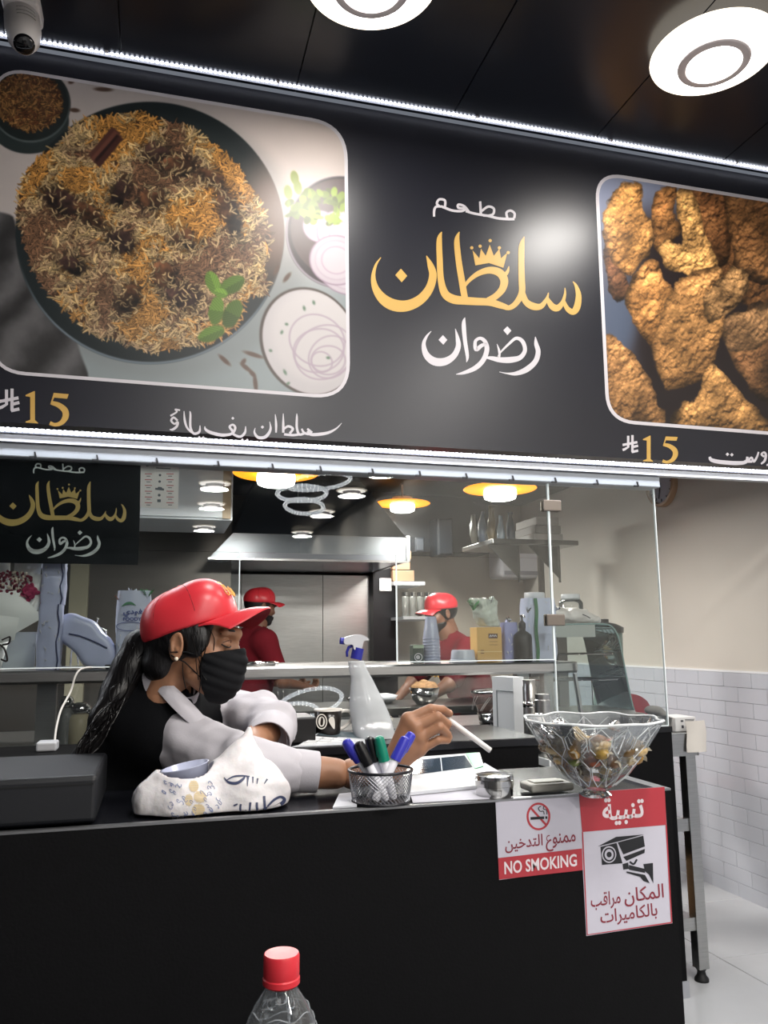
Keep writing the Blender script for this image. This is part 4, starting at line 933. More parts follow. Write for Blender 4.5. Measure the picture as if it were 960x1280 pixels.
# small printed box, cloth lump and paper flap on that table
c = PY(855, 935, 2.79)
t = thing('small_printed_box', 'small white printed box on the end of the steel work table', 'box', (c.x, 2.8, tz))
bx0 = PY(845, 940, 2.78).x; bx1 = PY(872.5, 940, 2.78).x; bx0 = max(bx0, tx0+.003)
MB().rbox((bx0-.03+.035, 2.78, tz+.0005), (bx1, 2.9, tz+.055), .002, 1).build('box_body', M('box_white', 'cfcfcf', .6), t)
b = MB()
for (u0, u1, v0, v1) in ((.30, .42, .68, .80), (.5, .9, .72, .76), (.5, .92, .8, .84), (.33, .42, .25, .45), (.5, .85, .3, .33)):
    b.box((bx0+(bx1-bx0)*u0, 2.7792, tz+.055*v0), (bx0+(bx1-bx0)*u1, 2.78, tz+.055*v1))
b.build('box_print', M('print_dark', '3a3c44', .6), t)
t = SDF((tx0-.0, 2.80, tz+.05), (tx0+.14, 2.92, tz+.13), .004)
t.u(t.ell((tx0+.05, 2.86, tz+.075), (.04, .04, .020)), 0).u(t.ell((tx0+.075, 2.85, tz+.062), (.03, .035, .012)), .02); t.wave(.006, 60, 4); t.inter(-(t.plane((0, 0, tz+.0565), (0, 0, 1))), .001)
t = tag(t.mesh('crumpled_cloth', M('cloth_grey', '77736f', .8)), 'crumpled grey cloth lying on the small white printed box', 'cloth')
t = thing('paper_flap', 'pale translucent plastic sheet hanging off the corner of the steel work table', 'sheet', (tx1, 2.74, tz))
pp = [[Vector((tx1-.055+.085*u+.004*math.sin(v*5), 2.742-.012*math.sin(u*3)-.006*v, tz+.045-v*.115)) for u in [i/6 for i in range(7)]] for v in [j/8 for j in range(9)]]
pg = MB().grid(pp); pq = [[p+Vector((0, -.0015, 0)) for p in r] for r in pp]; pg.grid(pq); pg.build('plastic_sheet', M('plastic_milky', 'c9c4bd', .4), t, smooth=True)
# red chair behind the counter end
rc = thing('red_chair', 'back of a red plastic chair showing behind the right end of the counter', 'chair', (2.37, 3.8, 0))
cx, cyy = 2.37, 3.80
back = []
for v in [i/10 for i in range(11)]:
    row = []
    for u in [i/12 for i in range(13)]:
        a = (u-.5)*1.0; wv = .21*(1-.30*v**4); row.append(Vector((cx+2*(u-.5)*wv, cyy-.05*math.cos(a*2.2)+.06*v, .50+.46*v*(1-.10*abs(2*(u-.5))**2.5))))
    back.append(row)
b = MB(); b.grid(back); b.grid([[p+Vector((0, .008, 0)) for p in r] for r in back]); m_red = M('chair_red', '8c1f2a', .35); b.build('backrest', m_red, rc, smooth=True)
MB().rbox((cx-.20, cyy, .43), (cx+.20, cyy+.38, .45), .01, 2).build('seat', m_red, rc)
for sx in (-.18, .18):
    for sy in (.03, .36): MB().tube([(cx+sx, cyy+sy, .43), (cx+sx*1.1, cyy+sy, .0)], .014, 8).build('leg', m_alutrim, rc, smooth=True)
    MB().tube([(cx+sx*.9, cyy-.0, .43), (cx+sx*.9, cyy-.03, .56)], .012, 8).build('back_strut', m_red, rc, smooth=True)
# small wall shelf with glass jars near the black column
zj = PY(520, 771, 5.3).z; xj0 = PY(497, 771, 5.3).x; xj1 = PY(548, 771, 5.3).x
js = thing('jar_shelf', 'small pale shelf of glass jars beside the black column', 'shelf', (xj0, 5.3, zj))
MB().box((xj0+.01, 5.2, zj-.02), (xj1, YB, zj)).build('board', m_wplastic, js)
for i in range(5):
    c = xj0+.05+(xj1-xj0-.06)*i/4.4; t = thing('glass_jar', 'tall glass jar with a chrome lid on the back shelf, %s' % ('nearest the black column', 'second from the black column', 'third from the black column', 'fourth from the black column', 'last in the row')[i], 'jar', (c, 5.28, zj), 'glass jars on the back shelf')
    MB().lathe([(.022, 0), (.024, .01), (.024, .13), (.018, .14)], (c, 5.28, zj+.0005), 16).build('jar_body', M('jar_clear_grey', '8f908c', .08, .3, alpha=.75), t, smooth=True)
    MB().lathe([(.021, .14), (.021, .165), (0, .167)], (c, 5.28, zj+.0005), 16).build('lid', m_chrome, t, smooth=True, angle=.6)
for i, (w_, h_, cl) in enumerate(((.16, .075, '8a6b52'), (.13, .07, '94735a'), (.14, .06, '7d6048'))):
    t = thing('brown_carton', 'brown cardboard carton above the glass jars, %s of the pile' % ('bottom', 'middle', 'top')[i], 'box', (xj0+.1, 5.5, zj+.2))
    MB().rbox((xj0+.012, 5.45, zj+.255+sum((.08, .075, .065)[:i])), (xj0+.012+w_, 5.75, zj+.255+sum((.08, .075, .065)[:i])+h_), .003, 1).build('carton_body', M('brown_carton_%d' % i, cl, .8), t)
MB().box((xj0+.01, 5.42, zj+.225), (xj0+.24, YB, zj+.25)).build('board', m_wplastic, js)
# ------------------------------------------------------------------ the cash desk in front
Y0 = PZ(838, 985, ZD).y; XR = PZ(838, 985, ZD).x; XL = -2.2; YD = Y0+.34
dk_ = thing('cash_desk', 'long matt black cash desk in front with two stickers at its right end', 'desk', (0, Y0, 0))
MB().box((XL, Y0, 0), (XR, Y0+.02, ZD-.004)).build('front_panel', m_blackp, dk_)
MB().box((XL, Y0+.021, ZD-.035), (XR-.004, YD, ZD-.004)).build('desk_top', m_blacktop, dk_)
MB().box((XR-.02, Y0+.021, 0), (XR-.001, YD, ZD-.036)).build('side_panel', m_blackp, dk_)
b = MB(); b.box((XL, Y0-.001, ZD-.004), (XR, Y0+.012, ZD)); b.box((XR-.026, Y0+.012, ZD-.004), (XR, YD, ZD)); b.build('edge_trim', m_alutrim, dk_)
# raised black cabinet behind the desk
ZB_ = PY(385, 931, 1.93).z
PD = lambda x, y: PY(x, y, Y0-.001)
cb = thing('low_black_cabinet', 'raised black cabinet behind the desk carrying the mug, calculator and spray bottle', 'cabinet', (.6, 1.95, 0))
MB().box((.30, 1.885, 0), (.92, 2.20, ZB_-.02)).build('carcass', m_blackp, cb)
MB().rbox((.295, 1.88, ZB_-.02), (.925, 2.205, ZB_), .002, 1).build('top_board', m_blacktop, cb)
# stickers: no smoking, camera warning
def sticker(name, quad, label):
    t = thing(name, label, 'sticker', tuple(PD(*quad[3])))
    MB().prism([PD(*p) for p in quad], (0, .0008, 0)).build('backing', M('sticker_white', 'b9b7c3', .45), t); return t
PDL = lambda k: Vector((0, -.0004*k, 0))
m_sred = M('sticker_red', 'a5303a', .45); m_sblk = M('sticker_black', '16171c', .45); m_smar = M('sticker_maroon', '7d2a38', .45)
s1 = sticker('no_smoking_sticker', [(619.5, 1003), (724, 991), (728, 1086), (624, 1100)], 'small white and red no smoking sticker on the front of the black desk')
q = Print(PD, PDL(1)); q.poly([(622.6, 1072.5), (727.4, 1060.5), (728.4, 1087.6), (623.8, 1099.4)]); q.ring(673, 1020.5, 13.6, 2.6, ry=16); q.stroke([(663.5, 1010), (682.5, 1031)], 1, 2.6); q.build('red_print', m_sred, s1)
q = Print(PD, PDL(1.6)); q.stroke([(663, 1023, 3.4), (680, 1022, 3.4)], 1); q.stroke([(681.5, 1022, 3.2), (684, 1021.8, 3.2)], 1)
q.stroke([(680, 1018), (679, 1014), (675, 1014), (673, 1010), (676, 1007.5)], 4, 1); q.stroke([(683.5, 1018), (683, 1012.5), (679, 1011), (680, 1007)], 4, 1); q.build('cigarette_mark', m_sblk, s1)
q = Print(PD, PDL(2)); q.text('NO SMOKING', [(630, 1077), (720.5, 1067), (721, 1082.5), (630.5, 1093)], .02); q.build('white_print', M('sticker_ink_white', 'd9ced3', .5), s1)
q = Print(PD, PDL(1)); q.text('ممنوع', [(682, 1044), (719, 1039.5), (720, 1061), (682.5, 1065)], .012); q.text('التدخين', [(631, 1047.5), (678, 1042), (678.5, 1061), (631.5, 1067)], .012); q.build('maroon_print', m_smar, s1)
s2 = sticker('camera_warning_sticker', [(723.5, 991), (830.5, 983.5), (840.5, 1154), (733, 1170)], 'tall white and red camera warning sticker on the right end of the desk')
q = Print(PD, PDL(1)); q.poly([(723.5, 991), (830.5, 983.5), (833, 1031), (727.5, 1040)])
q.stroke([(728, 1040), (734, 1168.5), (839.6, 1153)], 1, 1.6); q.stroke([(839.4, 1153), (832.5, 1031)], 1, 1.6); q.build('red_print', m_sred, s2)
q = Print(PD, PDL(2)); q.text('تنبية', [(752, 998), (804, 994), (805.5, 1028), (753.5, 1033)], .025); q.build('white_print', M('sticker_ink_white', 'd9ced3', .5), s2)
q = Print(PD, PDL(1)); q.text('المكان', [(780, 1111), (829, 1104), (830, 1127), (781, 1134)], .012); q.text('مراقب', [(738, 1117), (775, 1112), (776, 1134), (739, 1139)], .012); q.text('بالكاميرات', [(750, 1138), (821, 1128), (822, 1149), (751, 1159)], .012); q.build('maroon_print', m_smar, s2)
q = Print(PD, PDL(1))
q.poly([(747, 1058), (770, 1046), (805, 1043), (772, 1052)]); q.poly([(772, 1053), (804, 1044.5), (806, 1058), (779, 1068)]); q.poly([(750.5, 1058.5), (770.5, 1053.5), (778, 1079), (752.5, 1081)])
q.poly([(779, 1071), (806, 1061), (805.5, 1066), (783, 1076)]); q.stroke([(787, 1077), (792, 1080), (796, 1074)], 4, 2.4)
q.poly([(778, 1080), (785, 1078), (786, 1086), (779, 1087)]); q.poly([(786, 1081), (806, 1086), (806, 1091), (786, 1087)]); q.poly([(804, 1080), (816, 1078.5), (816.5, 1104), (811, 1093), (806, 1089)]); q.poly([(783, 1089), (806, 1093.5), (812, 1104), (804, 1101), (800, 1096), (783, 1091)])
q.build('camera_mark', m_sblk, s2)
q = Print(PD, PDL(2)); q.dot(761, 1068, 9, 24, 10.5); q.build('lens_ring', M('sticker_white', 'b9b7c3', .45), s2)
q = Print(PD, PDL(3)); q.ring(761, 1068, 6.6, 2, ry=7.8); q.dot(761, 1068, 3.2, 16, 3.6); q.build('lens_mark', m_sblk, s2)
# black box at the left end of the desk (back of a screen)
bx = thing('black_cash_box', 'large plain black box at the left end of the desk', 'box', (-.4, 1.6, ZD))
a = PZ(119, 1031, ZD+.0); ft = PY(119, 969, a.y).z; d1 = 0.0
bk = PZ(108, 936, ft)
R3 = Matrix.Identity(4)
yb0 = a.y+.012; ft = PY(119, 969, yb0).z; yb1 = min(PZ(108, 937, ft).y, 1.735)
b = MB(); b.rbox((-1.2, yb0, ZD+.0005), (a.x, yb1, ft), .008, 3); b.build('box_body', M('box_satin_black', '101217', .5), bx, smooth=False)
MB().box((-1.19, yb0-.0012, ft-.014), (a.x-.006, yb0+.001, ft-.012)).build('front_seam', m_seam, bx)
# --- mesh pen cup with six markers
pc = PZ(476, 1009, ZD); pcY = pc.y+.042; pcx = PY(476, 990, pcY).x
rt, rb = .0415, .037; zc0, zc1 = ZD+.0005, PY(476, 962, pcY-.0).z
cup = thing('mesh_pen_cup', 'black wire mesh pen cup full of markers on the desk', 'pen cup', (pcx, pcY, ZD))
sc_ = (PY(515, 965, pcY).x-PY(438, 965, pcY).x)/2/rt; rt *= sc_; rb *= sc_
b = MB(); N = 46; nr = 15
P = lambda i, j: Vector((pcx+(rb+(rt-rb)*j/nr)*math.cos(2*PI*i/N), pcY+(rb+(rt-rb)*j/nr)*math.sin(2*PI*i/N), zc0+.004+(zc1-.006-zc0)*j/nr))
for i in range(N):
    for dr in (1, -1):
        pts = [P(i+dr*j*.5, j) for j in range(nr+1)]
        b.tube(pts, .0006, 3, cap=False)
stuff(b.build('wire_mesh', M('mesh_metal_grey', '8e9096', .35, .8), cup))
b = MB(); b.tube([(pcx+rt*math.cos(2*PI*i/40), pcY+rt*math.sin(2*PI*i/40), zc1) for i in range(40)], .0026, 8, closed=True); b.build('rim', M('rim_black', '1b1c22', .3, .3), cup, smooth=True)
b = MB(); b.tube([(pcx+rb*math.cos(2*PI*i/40), pcY+rb*math.sin(2*PI*i/40), zc0+.003) for i in range(40)], .002, 6, closed=True); b.lathe([(rb, .0005), (rb, .0015)], (pcx, pcY, zc0), 40); b.build('base', M('rim_black', '1b1c22', .3, .3), cup)
def marker(px, py, bx_, by_, capc, label, ln=.0):
    top = PY(px, py, pcY+by_*.6); base = Vector((pcx+bx_, pcY+by_, ZD+.006)); ax_ = (top-base); L = ax_.length; u = ax_.normalized()
    Rm = u.to_track_quat('Z', 'Y').to_matrix()
    t = thing('marker', label, 'marker', tuple(base))
    MB().lathe([(.0065, 0), (.0078, .006), (.0078, L-.047), (.0066, L-.044)], base, 16, axis=Rm).build('barrel', M('marker_white', 'dcdce4', .35), t, smooth=True, angle=.6)
    MB().lathe([(.0102, L-.046), (.0098, L-.010), (.0085, L-.003), (.004, L)], base, 16, axis=Rm).build('marker_cap', M('cap_'+capc, capc, .3), t, smooth=True, angle=.6)
    k = Rm @ Vector((0, -.0088, 0)); MB().tube([base+u*(L-.008)+k, base+u*(L-.036)+k*1.2], .0013, 6).build('pocket_clip', M('cap_'+capc, capc, .3), t)
    q_ = base+u*(L-.058)+Rm @ Vector((0, -.0079, 0))
    return t
marker(431, 925, .012, .004, '2f2f9e', 'blue capped white marker, leftmost in the mesh pen cup')
marker(447, 927, .006, -.014, '0c0c10', 'black capped white marker, second from the left in the mesh pen cup')
marker(461, 921, .014, .016, '16181a', 'slim black capped marker, just left of the green one in the cup')
marker(473, 920, .022, -.006, '0f7a62', 'green capped white marker in the mesh pen cup')
marker(508, 921, -.014, -.012, '3536a8', 'front blue capped marker leaning right in the mesh pen cup')
marker(516, 916, -.018, .012, '3c3db4', 'rear blue capped marker leaning right in the mesh pen cup')
# --- papers, phone, tin, grey box
def slab(name, label, cat, quadpx, z, h, mat, part='sheet'):
    t = thing(name, label, cat, tuple(PZ(*quadpx[0], z))); MB().prism([PZ(*p, z) for p in quadpx], (0, 0, h)).build(part, mat, t); return t
m_paper = M('paper_sheet', 'b8b8c2', .7)
t = slab('paper_sheet', 'white paper lying at the right behind the mesh pen cup', 'paper', [(516, 1004), (612, 999), (600, 952), (500, 950)], ZD+.0006, .0012, m_paper)
t = slab('paper_sheet', 'small white card with a curled grey corner left of the pen cup', 'paper', [(416, 1011), (446, 1009), (444, 992), (424, 994)], ZD+.0006, .003, M('paper_card', 'b9bbc2', .6), 'card')
sl = PZ(640, 972, ZD); 
t = slab('receipt_paper', 'white receipt paper behind the steel tin', 'paper', [(596, 960), (640, 988), (636, 972), (606, 954)], ZD+.002, .001, m_paper)
# dark and light printed screen folder propped behind the cup
A, B_, C_, D_ = PY(500, 979, 1.60), PY(606, 966, 1.60), PY(588, 949, 1.68), PY(500, 967, 1.68)
t = thing('tablet', 'tablet in a white case with a green corner lying tilted behind the pen cup', 'tablet', tuple(A))
n_ = (B_-A).cross(D_-A).normalized(); n_ = n_ if n_.z > 0 else -n_
zf = ZD+.003
E0, E1, E2, E3 = [Vector((p.x, p.y, zf)) for p in (PZ(498, 998, ZD), PZ(612, 986, ZD), PZ(600, 958, ZD), PZ(498, 966, ZD))]
b = MB(); up_ = .028
b.add([E0, E1, E2, E3, E0+Vector((0, 0, .006)), E1+Vector((0, 0, .006)), E2+Vector((0, 0, up_)), E3+Vector((0, 0, up_))], [(3, 2, 1, 0), (4, 5, 6, 7), (0, 1, 5, 4), (1, 2, 6, 5), (2, 3, 7, 6), (3, 0, 4, 7)]); b.build('case', m_wplastic, t)
q0, q1, q2_, q3 = E0+Vector((0, 0, .0066)), E1+Vector((0, 0, .0066)), E2+Vector((0, 0, up_+.0006)), E3+Vector((0, 0, up_+.0006))
def onp(u, v, k=0.): return (q0*(1-u)+q1*u)*(1-v)+(q3*(1-u)+q2_*u)*v+Vector((0, 0, k))
MB().prism([onp(.0, .42), onp(.86, .52), onp(.80, .92), onp(.0, .86)], (0, 0, .0006)).build('screen', M('screen_glass_dark', '2c3a48', .08), t)
MB().prism([onp(.88, .45), onp(.99, .5), onp(.96, .98), onp(.82, .98)], (0, 0, .0012)).build('green_corner', M('green_label', '3f9a6c', .4), t)
MB().prism([onp(.49, .46, .0008), onp(.50, .46, .0008), onp(.51, .9, .0008), onp(.50, .9, .0008)], (0, 0, .0003)).build('screen_mark', m_wplastic, t)
c = PZ(618, 999, ZD); cy_ = c.y+.033; cx_ = PY(618, 985, cy_).x
tin = thing('steel_tin', 'small round steel tin with a stepped lid on the desk', 'tin', (cx_, cy_, ZD))
r_ = (PY(641, 985, cy_).x-PY(596, 985, cy_).x)/2; zt_ = PY(618, 968, cy_).z
MB().lathe([(r_*.92, 0), (r_*.95, .002), (r_*.95, (zt_-ZD)*.48)], (cx_, cy_, ZD+.0005), 40).build('tin_body', m_steel2, tin, smooth=True, angle=.5)
MB().lathe([(r_, (zt_-ZD)*.50), (r_, (zt_-ZD)*.78), (r_*.97, (zt_-ZD)*.80), (r_*.99, (zt_-ZD)*.83), (r_*.98, (zt_-ZD)*.98), (r_*.9, zt_-ZD), (0, zt_-ZD)], (cx_, cy_, ZD+.0005), 40).build('lid', m_steel2, tin, smooth=True, angle=.5)
p_ = PZ(694, 990, ZD)
t = thing('stapler_box', 'flat pale grey box on the desk beside the no smoking sticker', 'box', tuple(p_))
x0_, x1_ = PZ(664, 992, ZD).x, PZ(722, 990, ZD).x
MB().rbox((x0_, Y0+.03, ZD+.0005), (x1_, Y0+.085, ZD+.016), .005, 3).build('box_body', M('grey_plastic', 'c2c1b8', .5), t)
MB().rbox((x0_+.012, Y0+.042, ZD+.016), (x1_-.016, Y0+.074, ZD+.0185), .002, 2).build('lid', M('pale_plastic', 'd0d0c6', .5), t)
# --- crystal bowl of wrapped sweets and picks
bc = PZ(746, 1003, ZD); by = bc.y+.05; bxx = PY(742, 950, by).x
bt = PY(742, 899, by).z; RR = (PY(817, 902, by).x-PY(668, 902, by).x)/2; Hh = bt-ZD
cbw = thing('crystal_bowl', 'large cut crystal bowl of wrapped sweets and picks on the desk corner', 'bowl', (bxx, by, ZD))
m_crys = glass_mat('crystal', (.985, .99, .99), 1.5, .03, .16)
b = MB(); n = 32
def bowl(scale, prof, wav):
    rings = []
    for r, z in prof:
        ring = []
        for j in range(n):
            th = 2*PI*j/n; k = 1+wav*(z/Hh)*math.cos(8*th)
            ring.append(Vector((bxx+r*scale*k*math.cos(th), by+r*scale*k*math.sin(th), ZD+.001+z+(wav*.25*RR*math.cos(8*th)*(z/Hh)**3))))
        rings.append(ring)
    return rings
prof = [(RR*.20, 0), (RR*.24, .004), (RR*.16, .012), (RR*.30, .022), (RR*.52, Hh*.32), (RR*.74, Hh*.60), (RR*.90, Hh*.83), (RR*1.0, Hh*1.0)]
prin = [(RR*.97, Hh*1.0), (RR*.86, Hh*.84), (RR*.69, Hh*.62), (RR*.46, Hh*.36), (RR*.2, .030), (.002, .028)]
b.loft(bowl(1, prof+prin, .045), True, True); b.build('crystal_body', m_crys, cbw)
b = MB()
for j in range(16):                                   # cut ribs, coloured white to stand in for the sparkle
    th = 2*PI*j/16
    for s in (-1, 1):
        pts = []
        for i in range(7):
            v = i/6; z = .022+(Hh*.95-.022)*v; r = np.interp(z, [p[1] for p in prof[3:]], [p[0] for p in prof[3:]])+.0008
            a = th+s*.20*math.sin(v*PI*2); pts.append((bxx+r*math.cos(a), by+r*math.sin(a), ZD+.001+z))
        b.tube(pts, .0009, 4)
b.tube([(bxx+RR*(1+.045*math.cos(8*t_))*math.cos(t_), by+RR*(1+.045*math.cos(8*t_))*math.sin(t_), ZD+.001+Hh+.01125*RR*math.cos(8*t_)) for t_ in [2*PI*i/64 for i in range(64)]], .0022, 6, closed=True)
stuff(b.build('cut_facets', M('crystal_cut_sparkle', 'f0f4f6', .05, alpha=.8), cbw))
rg = random.Random(4); cl = ('a07a3c', 'bb9a54', '6c5432', 'c9ac78', '7c8a4c', 'a05a40', '8b6a50', 'd2bd94')
def candy(i, x, y, z):
    t = thing('wrapped_sweet', '', 'sweet', (x, y, z)); c = cl[i % 8]
    A = Matrix.Rotation(rg.uniform(0, 6.3), 3, 'Z') @ Matrix.Rotation(rg.uniform(-.8, .8), 3, 'X')
    b = MB(); b.ball((x, y, z), (.0185, .0125, .0105), 10, mat=A); b.build('sweet', M('sweet_'+c, c, .18, noise=.3, nscale=120), t, smooth=True)
    for s in (-1, 1):
        b = MB(); p0 = Vector((x, y, z))+A @ Vector((s*.012, 0, 0)); pts = [p0+A @ Vector((s*.010, .008*math.cos(k), .006*math.sin(k*1.7))) for k in (0, 1, 2, 3, 4, 5)]
        b.add([p0]+pts, [(0, k+1, (k+1) % 6+1) for k in range(6)]+[(6, 5, 4, 3, 2, 1)]); b.build('twist_end', M('wrapper_clear', 'c9c2b0', .1, alpha=.6), t)
    return t
names = ('golden', 'amber', 'dark brown', 'pale straw', 'olive green', 'rust red', 'cocoa brown', 'cream')
k = 0
for lay, (z, rr_, nn) in enumerate(((.034, .022, 5), (.046, .046, 9), (.060, .064, 13), (.074, .078, 12), (.078, .038, 8))):
    for i in range(nn):
        a = 2*PI*i/nn+lay*.4; x = bxx+rr_*RR/.105*math.cos(a)*.95; y = by+rr_*RR/.105*math.sin(a)*.95
        t = candy(k, x, y, ZD+z*Hh/.115+rg.uniform(-.002, .002)); t['label'] = '%s sweet in the crystal bowl, %s' % (names[k % 8], ('at the bottom', 'in the second layer', 'in the third layer', 'in the fourth layer', 'on top of the pile')[lay])+(' toward the ' + ('right', 'rear right', 'back', 'rear left', 'left', 'front left', 'front', 'front right')[int(((a % (2*PI))/(2*PI)*8+.5)) % 8]); t['group'] = 'wrapped sweets in the crystal bowl'; k += 1
for i in range(7):
    t = thing('wooden_pick', 'thin wrapped wooden pick in the crystal bowl, %s of the fan'  % ('leftmost', 'second from the left', 'third from the left', 'middle one', 'third from the right', 'second from the right', 'rightmost')[i], 'toothpick', (bxx, by, ZD+.08), 'wrapped picks in the crystal bowl')
    u_ = i/6; p0 = PY(706+u_*14, 912-u_*4, by-.02); p1 = PY(738+u_*34, 975-u_*12, by-.045+.0)
    d_ = p1-p0; MB().tube([p0, p0+d_*.9], .0016, 5).build('pick', M('pick_pale', 'cbb995', .3), t)
# foil packets hanging out on the left edge
for i, (px, py, s) in enumerate(((686, 912, 1.), (700, 905, .8), (716, 915, .9), (768, 908, .8))):
    c = PY(px, py, by-.03+.02*i); t = SDF((c.x-.03, c.y-.03, c.z-.02), (c.x+.03, c.y+.03, c.z+.02), .0022)
    A = Matrix.Rotation(.5+i, 3, 'Z') @ Matrix.Rotation(.5-.3*i, 3, 'X'); t.u(t.ell(c, (.022*s, .016*s, .006), A), 0).wave(.006, 230, i)
    tag(t.mesh('foil_packet', M('foil_silver', 'c9cacc', .12, .9), None, 0), 'crumpled silver foil packet in the crystal bowl, %s' % ('leftmost at the rim', 'beside the leftmost one', 'in front of the picks', 'at the right among the sweets')[i], 'packet')
# --- water bottle in the foreground on a dining table
bo = PY(352, 1190, .70); m_pet = glass_mat('clear_plastic', (.95, .96, .97), 1.5, .04, .16)  # pale diffuse layer whitens the plastic in place of highlights
wb = thing('water_bottle', 'clear plastic water bottle with a red cap in the foreground', 'bottle', (bo.x, bo.y, bo.z-.215))
zz = bo.z-.215
MB().lathe([(.0125, .19), (.0135, .1905), (.0150, .192), (.0150, .196), (.0143, .197), (.0146, .199), (.0146, .2125), (.0138, .2145), (0, .215)], (bo.x, bo.y, zz), 40, cap0=True).build('screw_cap', M('cap_red', 'c8303a', .35), wb, smooth=True, angle=.5)
pr_ = [(.020, 0), (.028, .003), (.030, .012), (.0295, .05), (.0305, .055), (.029, .06), (.0305, .065), (.029, .07), (.0305, .075), (.0305, .125), (.029, .13), (.0305, .135), (.0312, .145), (.0300, .155), (.0262, .166), (.0200, .177), (.0140, .186), (.0120, .190), (.0120, .194)]
MB().lathe(pr_, (bo.x, bo.y, zz), 48, cap1=True).build('bottle_body', m_pet, wb, smooth=True)
MB().lathe([(r*.95, z) for r, z in pr_ if .001 < z < .15]+[(.027, .150)], (bo.x, bo.y, zz), 40).build('water', glass_mat('water', (.90, .93, .95), 1.33), wb, smooth=True)
b = MB()
for i in range(5):
    z = .14+.008*i; r = np.interp(z, [p[1] for p in pr_], [p[0] for p in pr_])+.0002; b.tube([(bo.x+r*math.cos(a), bo.y+r*math.sin(a), zz+z+.002*math.sin(a*6)) for a in [2*PI*j/36 for j in range(36)]], .0005, 4, closed=True)
stuff(b.build('moulded_ribs', M('pet_rib', 'b9c0c6', .1, alpha=.35), wb))
dt = thing('dining_table', 'dining table under the water bottle, below the frame', 'table', (bo.x, .45, 0))
MB().rbox((-.6, -.1, zz-.03), (.9, .85, zz-.0005), .006, 2).build('table_top', M('table_dark', '2c2a2a', .4), dt)
for x in (-.54, .84):
    for y in (-.04, .79): MB().box((x-.02, y-.02, 0), (x+.02, y+.02, zz-.03)).build('leg', m_blackp, dt)
# --- calculator
ca = thing('desk_calculator', 'white desk calculator with large keys lying tilted on the black cabinet', 'calculator', (.5, 1.92, ZB_))
c00, c10, c11, c01 = PY(364, 937, 1.90), PY(462, 943, 1.90), PY(481, 919, 2.0), PY(404, 912, 2.03)
dz = ZB_+.004-min(c00.z, c10.z)
b = MB(); th = Vector((0, 0, -.010))
def cq(u, v, k=0.): return (c00*(1-u)+c10*u)*(1-v)+(c01*(1-u)+c11*u)*v+nrm*k
nrm = (c10-c00).cross(c01-c00).normalized(); nrm = nrm if nrm.z > 0 else -nrm
b.add([cq(0, 0), cq(1, 0), cq(1, 1), cq(0, 1)]+[Vector((p.x, p.y, max(ZB_+.0008, p.z-.02))) for p in (cq(0, 0), cq(1, 0), cq(1, 1), cq(0, 1))], [(0, 1, 2, 3), (7, 6, 5, 4), (0, 4, 5, 1), (1, 5, 6, 2), (2, 6, 7, 3), (3, 7, 4, 0)]); b.build('case', M('calc_white', 'c3c6cb', .4), ca, recalc=True)
MB().prism([cq(.06, .70, .0004), cq(.94, .70, .0004), cq(.94, .95, .0004), cq(.06, .95, .0004)], nrm*.0015).build('display', M('calc_display', '5d6a70', .15), ca)
MB().prism([cq(.03, .66, .0002), cq(.97, .66, .0002), cq(.97, .98, .0002), cq(.03, .98, .0002)], nrm*.0008).build('display_frame', M('calc_frame', '23262b', .3), ca)
MB().prism([cq(.03, .03, .0002), cq(.97, .03, .0002), cq(.97, .62, .0002), cq(.03, .62, .0002)], nrm*.0005).build('key_field', M('calc_frame', '23262b', .3), ca)
for r in range(5):
    for c in range(6):
        u0, u1 = .045+c*.153, .045+c*.153+.135; v0, v1 = .05+r*.113, .05+r*.113+.09
        MB().prism([cq(u0, v0, .001), cq(u1, v0, .001), cq(u1, v1, .001), cq(u0, v1, .001)], nrm*.003).build('key', M('calc_key', 'd5d6d8', .4), ca)
# --- mug with a heart handle
my = 2.02; mc = PY(410, 900, my); zt2 = PY(411, 886, my).z; rm_ = (PY(428, 888, my).x-PY(394, 888, my).x)/2
mg = thing('coffee_mug', 'black mug with a white rim, round emblem and white heart shaped handle', 'mug', (mc.x, my, ZB_))
m_mugb = M('mug_black', '1d1815', .25); m_mugw = M('mug_white', 'd8d3cb', .3)
hm = zt2-ZB_-.0005
MB().lathe([(rm_*.8, 0), (rm_*.88, .004), (rm_*.92, hm*.5), (rm_, hm*.94)], (mc.x, my, ZB_+.0005), 40).build('mug_body', m_mugb, mg, smooth=True)
MB().lathe([(rm_, hm*.94), (rm_*1.02, hm), (rm_*.93, hm), (rm_*.88, hm*.9), (rm_*.8, .01)], (mc.x, my, ZB_+.0005), 40, cap0=False).build('rim', m_mugw, mg, smooth=True)
PMG = lambda x, y: PY(x, y, my-rm_-.0025)
q = Print(PMG, Vector((0, -.0003, 0))); q.ring(402, 902, 6.4, 1.3, ry=9); q.dot(402, 902, 4.2, 16, 6.4); q.poly(catmull([(418, 911.5), (411.5, 903), (411.5, 898), (415, 896), (418, 899)], 5, True)); q.build('white_emblem', m_mugw, mg)
q = Print(PMG, Vector((0, -.0006, 0))); q.poly(catmull([(400.5, 906), (400.8, 900), (402, 896.5), (404, 899), (403.4, 906)], 4, True)); q.build('emblem_figure', m_mugb, mg)
hx = PY(425, 900, my); b = MB(); hp = [(423, 891), (430, 888.5), (437, 889.5), (440, 896), (437, 903), (430, 909), (424, 912)]
b.tube([PY(x, y, my) for x, y, *_ in catmull([(x, y, 0) for x, y in hp], 5)], .0042, 8); b.build('handle', m_mugw, mg, smooth=True)
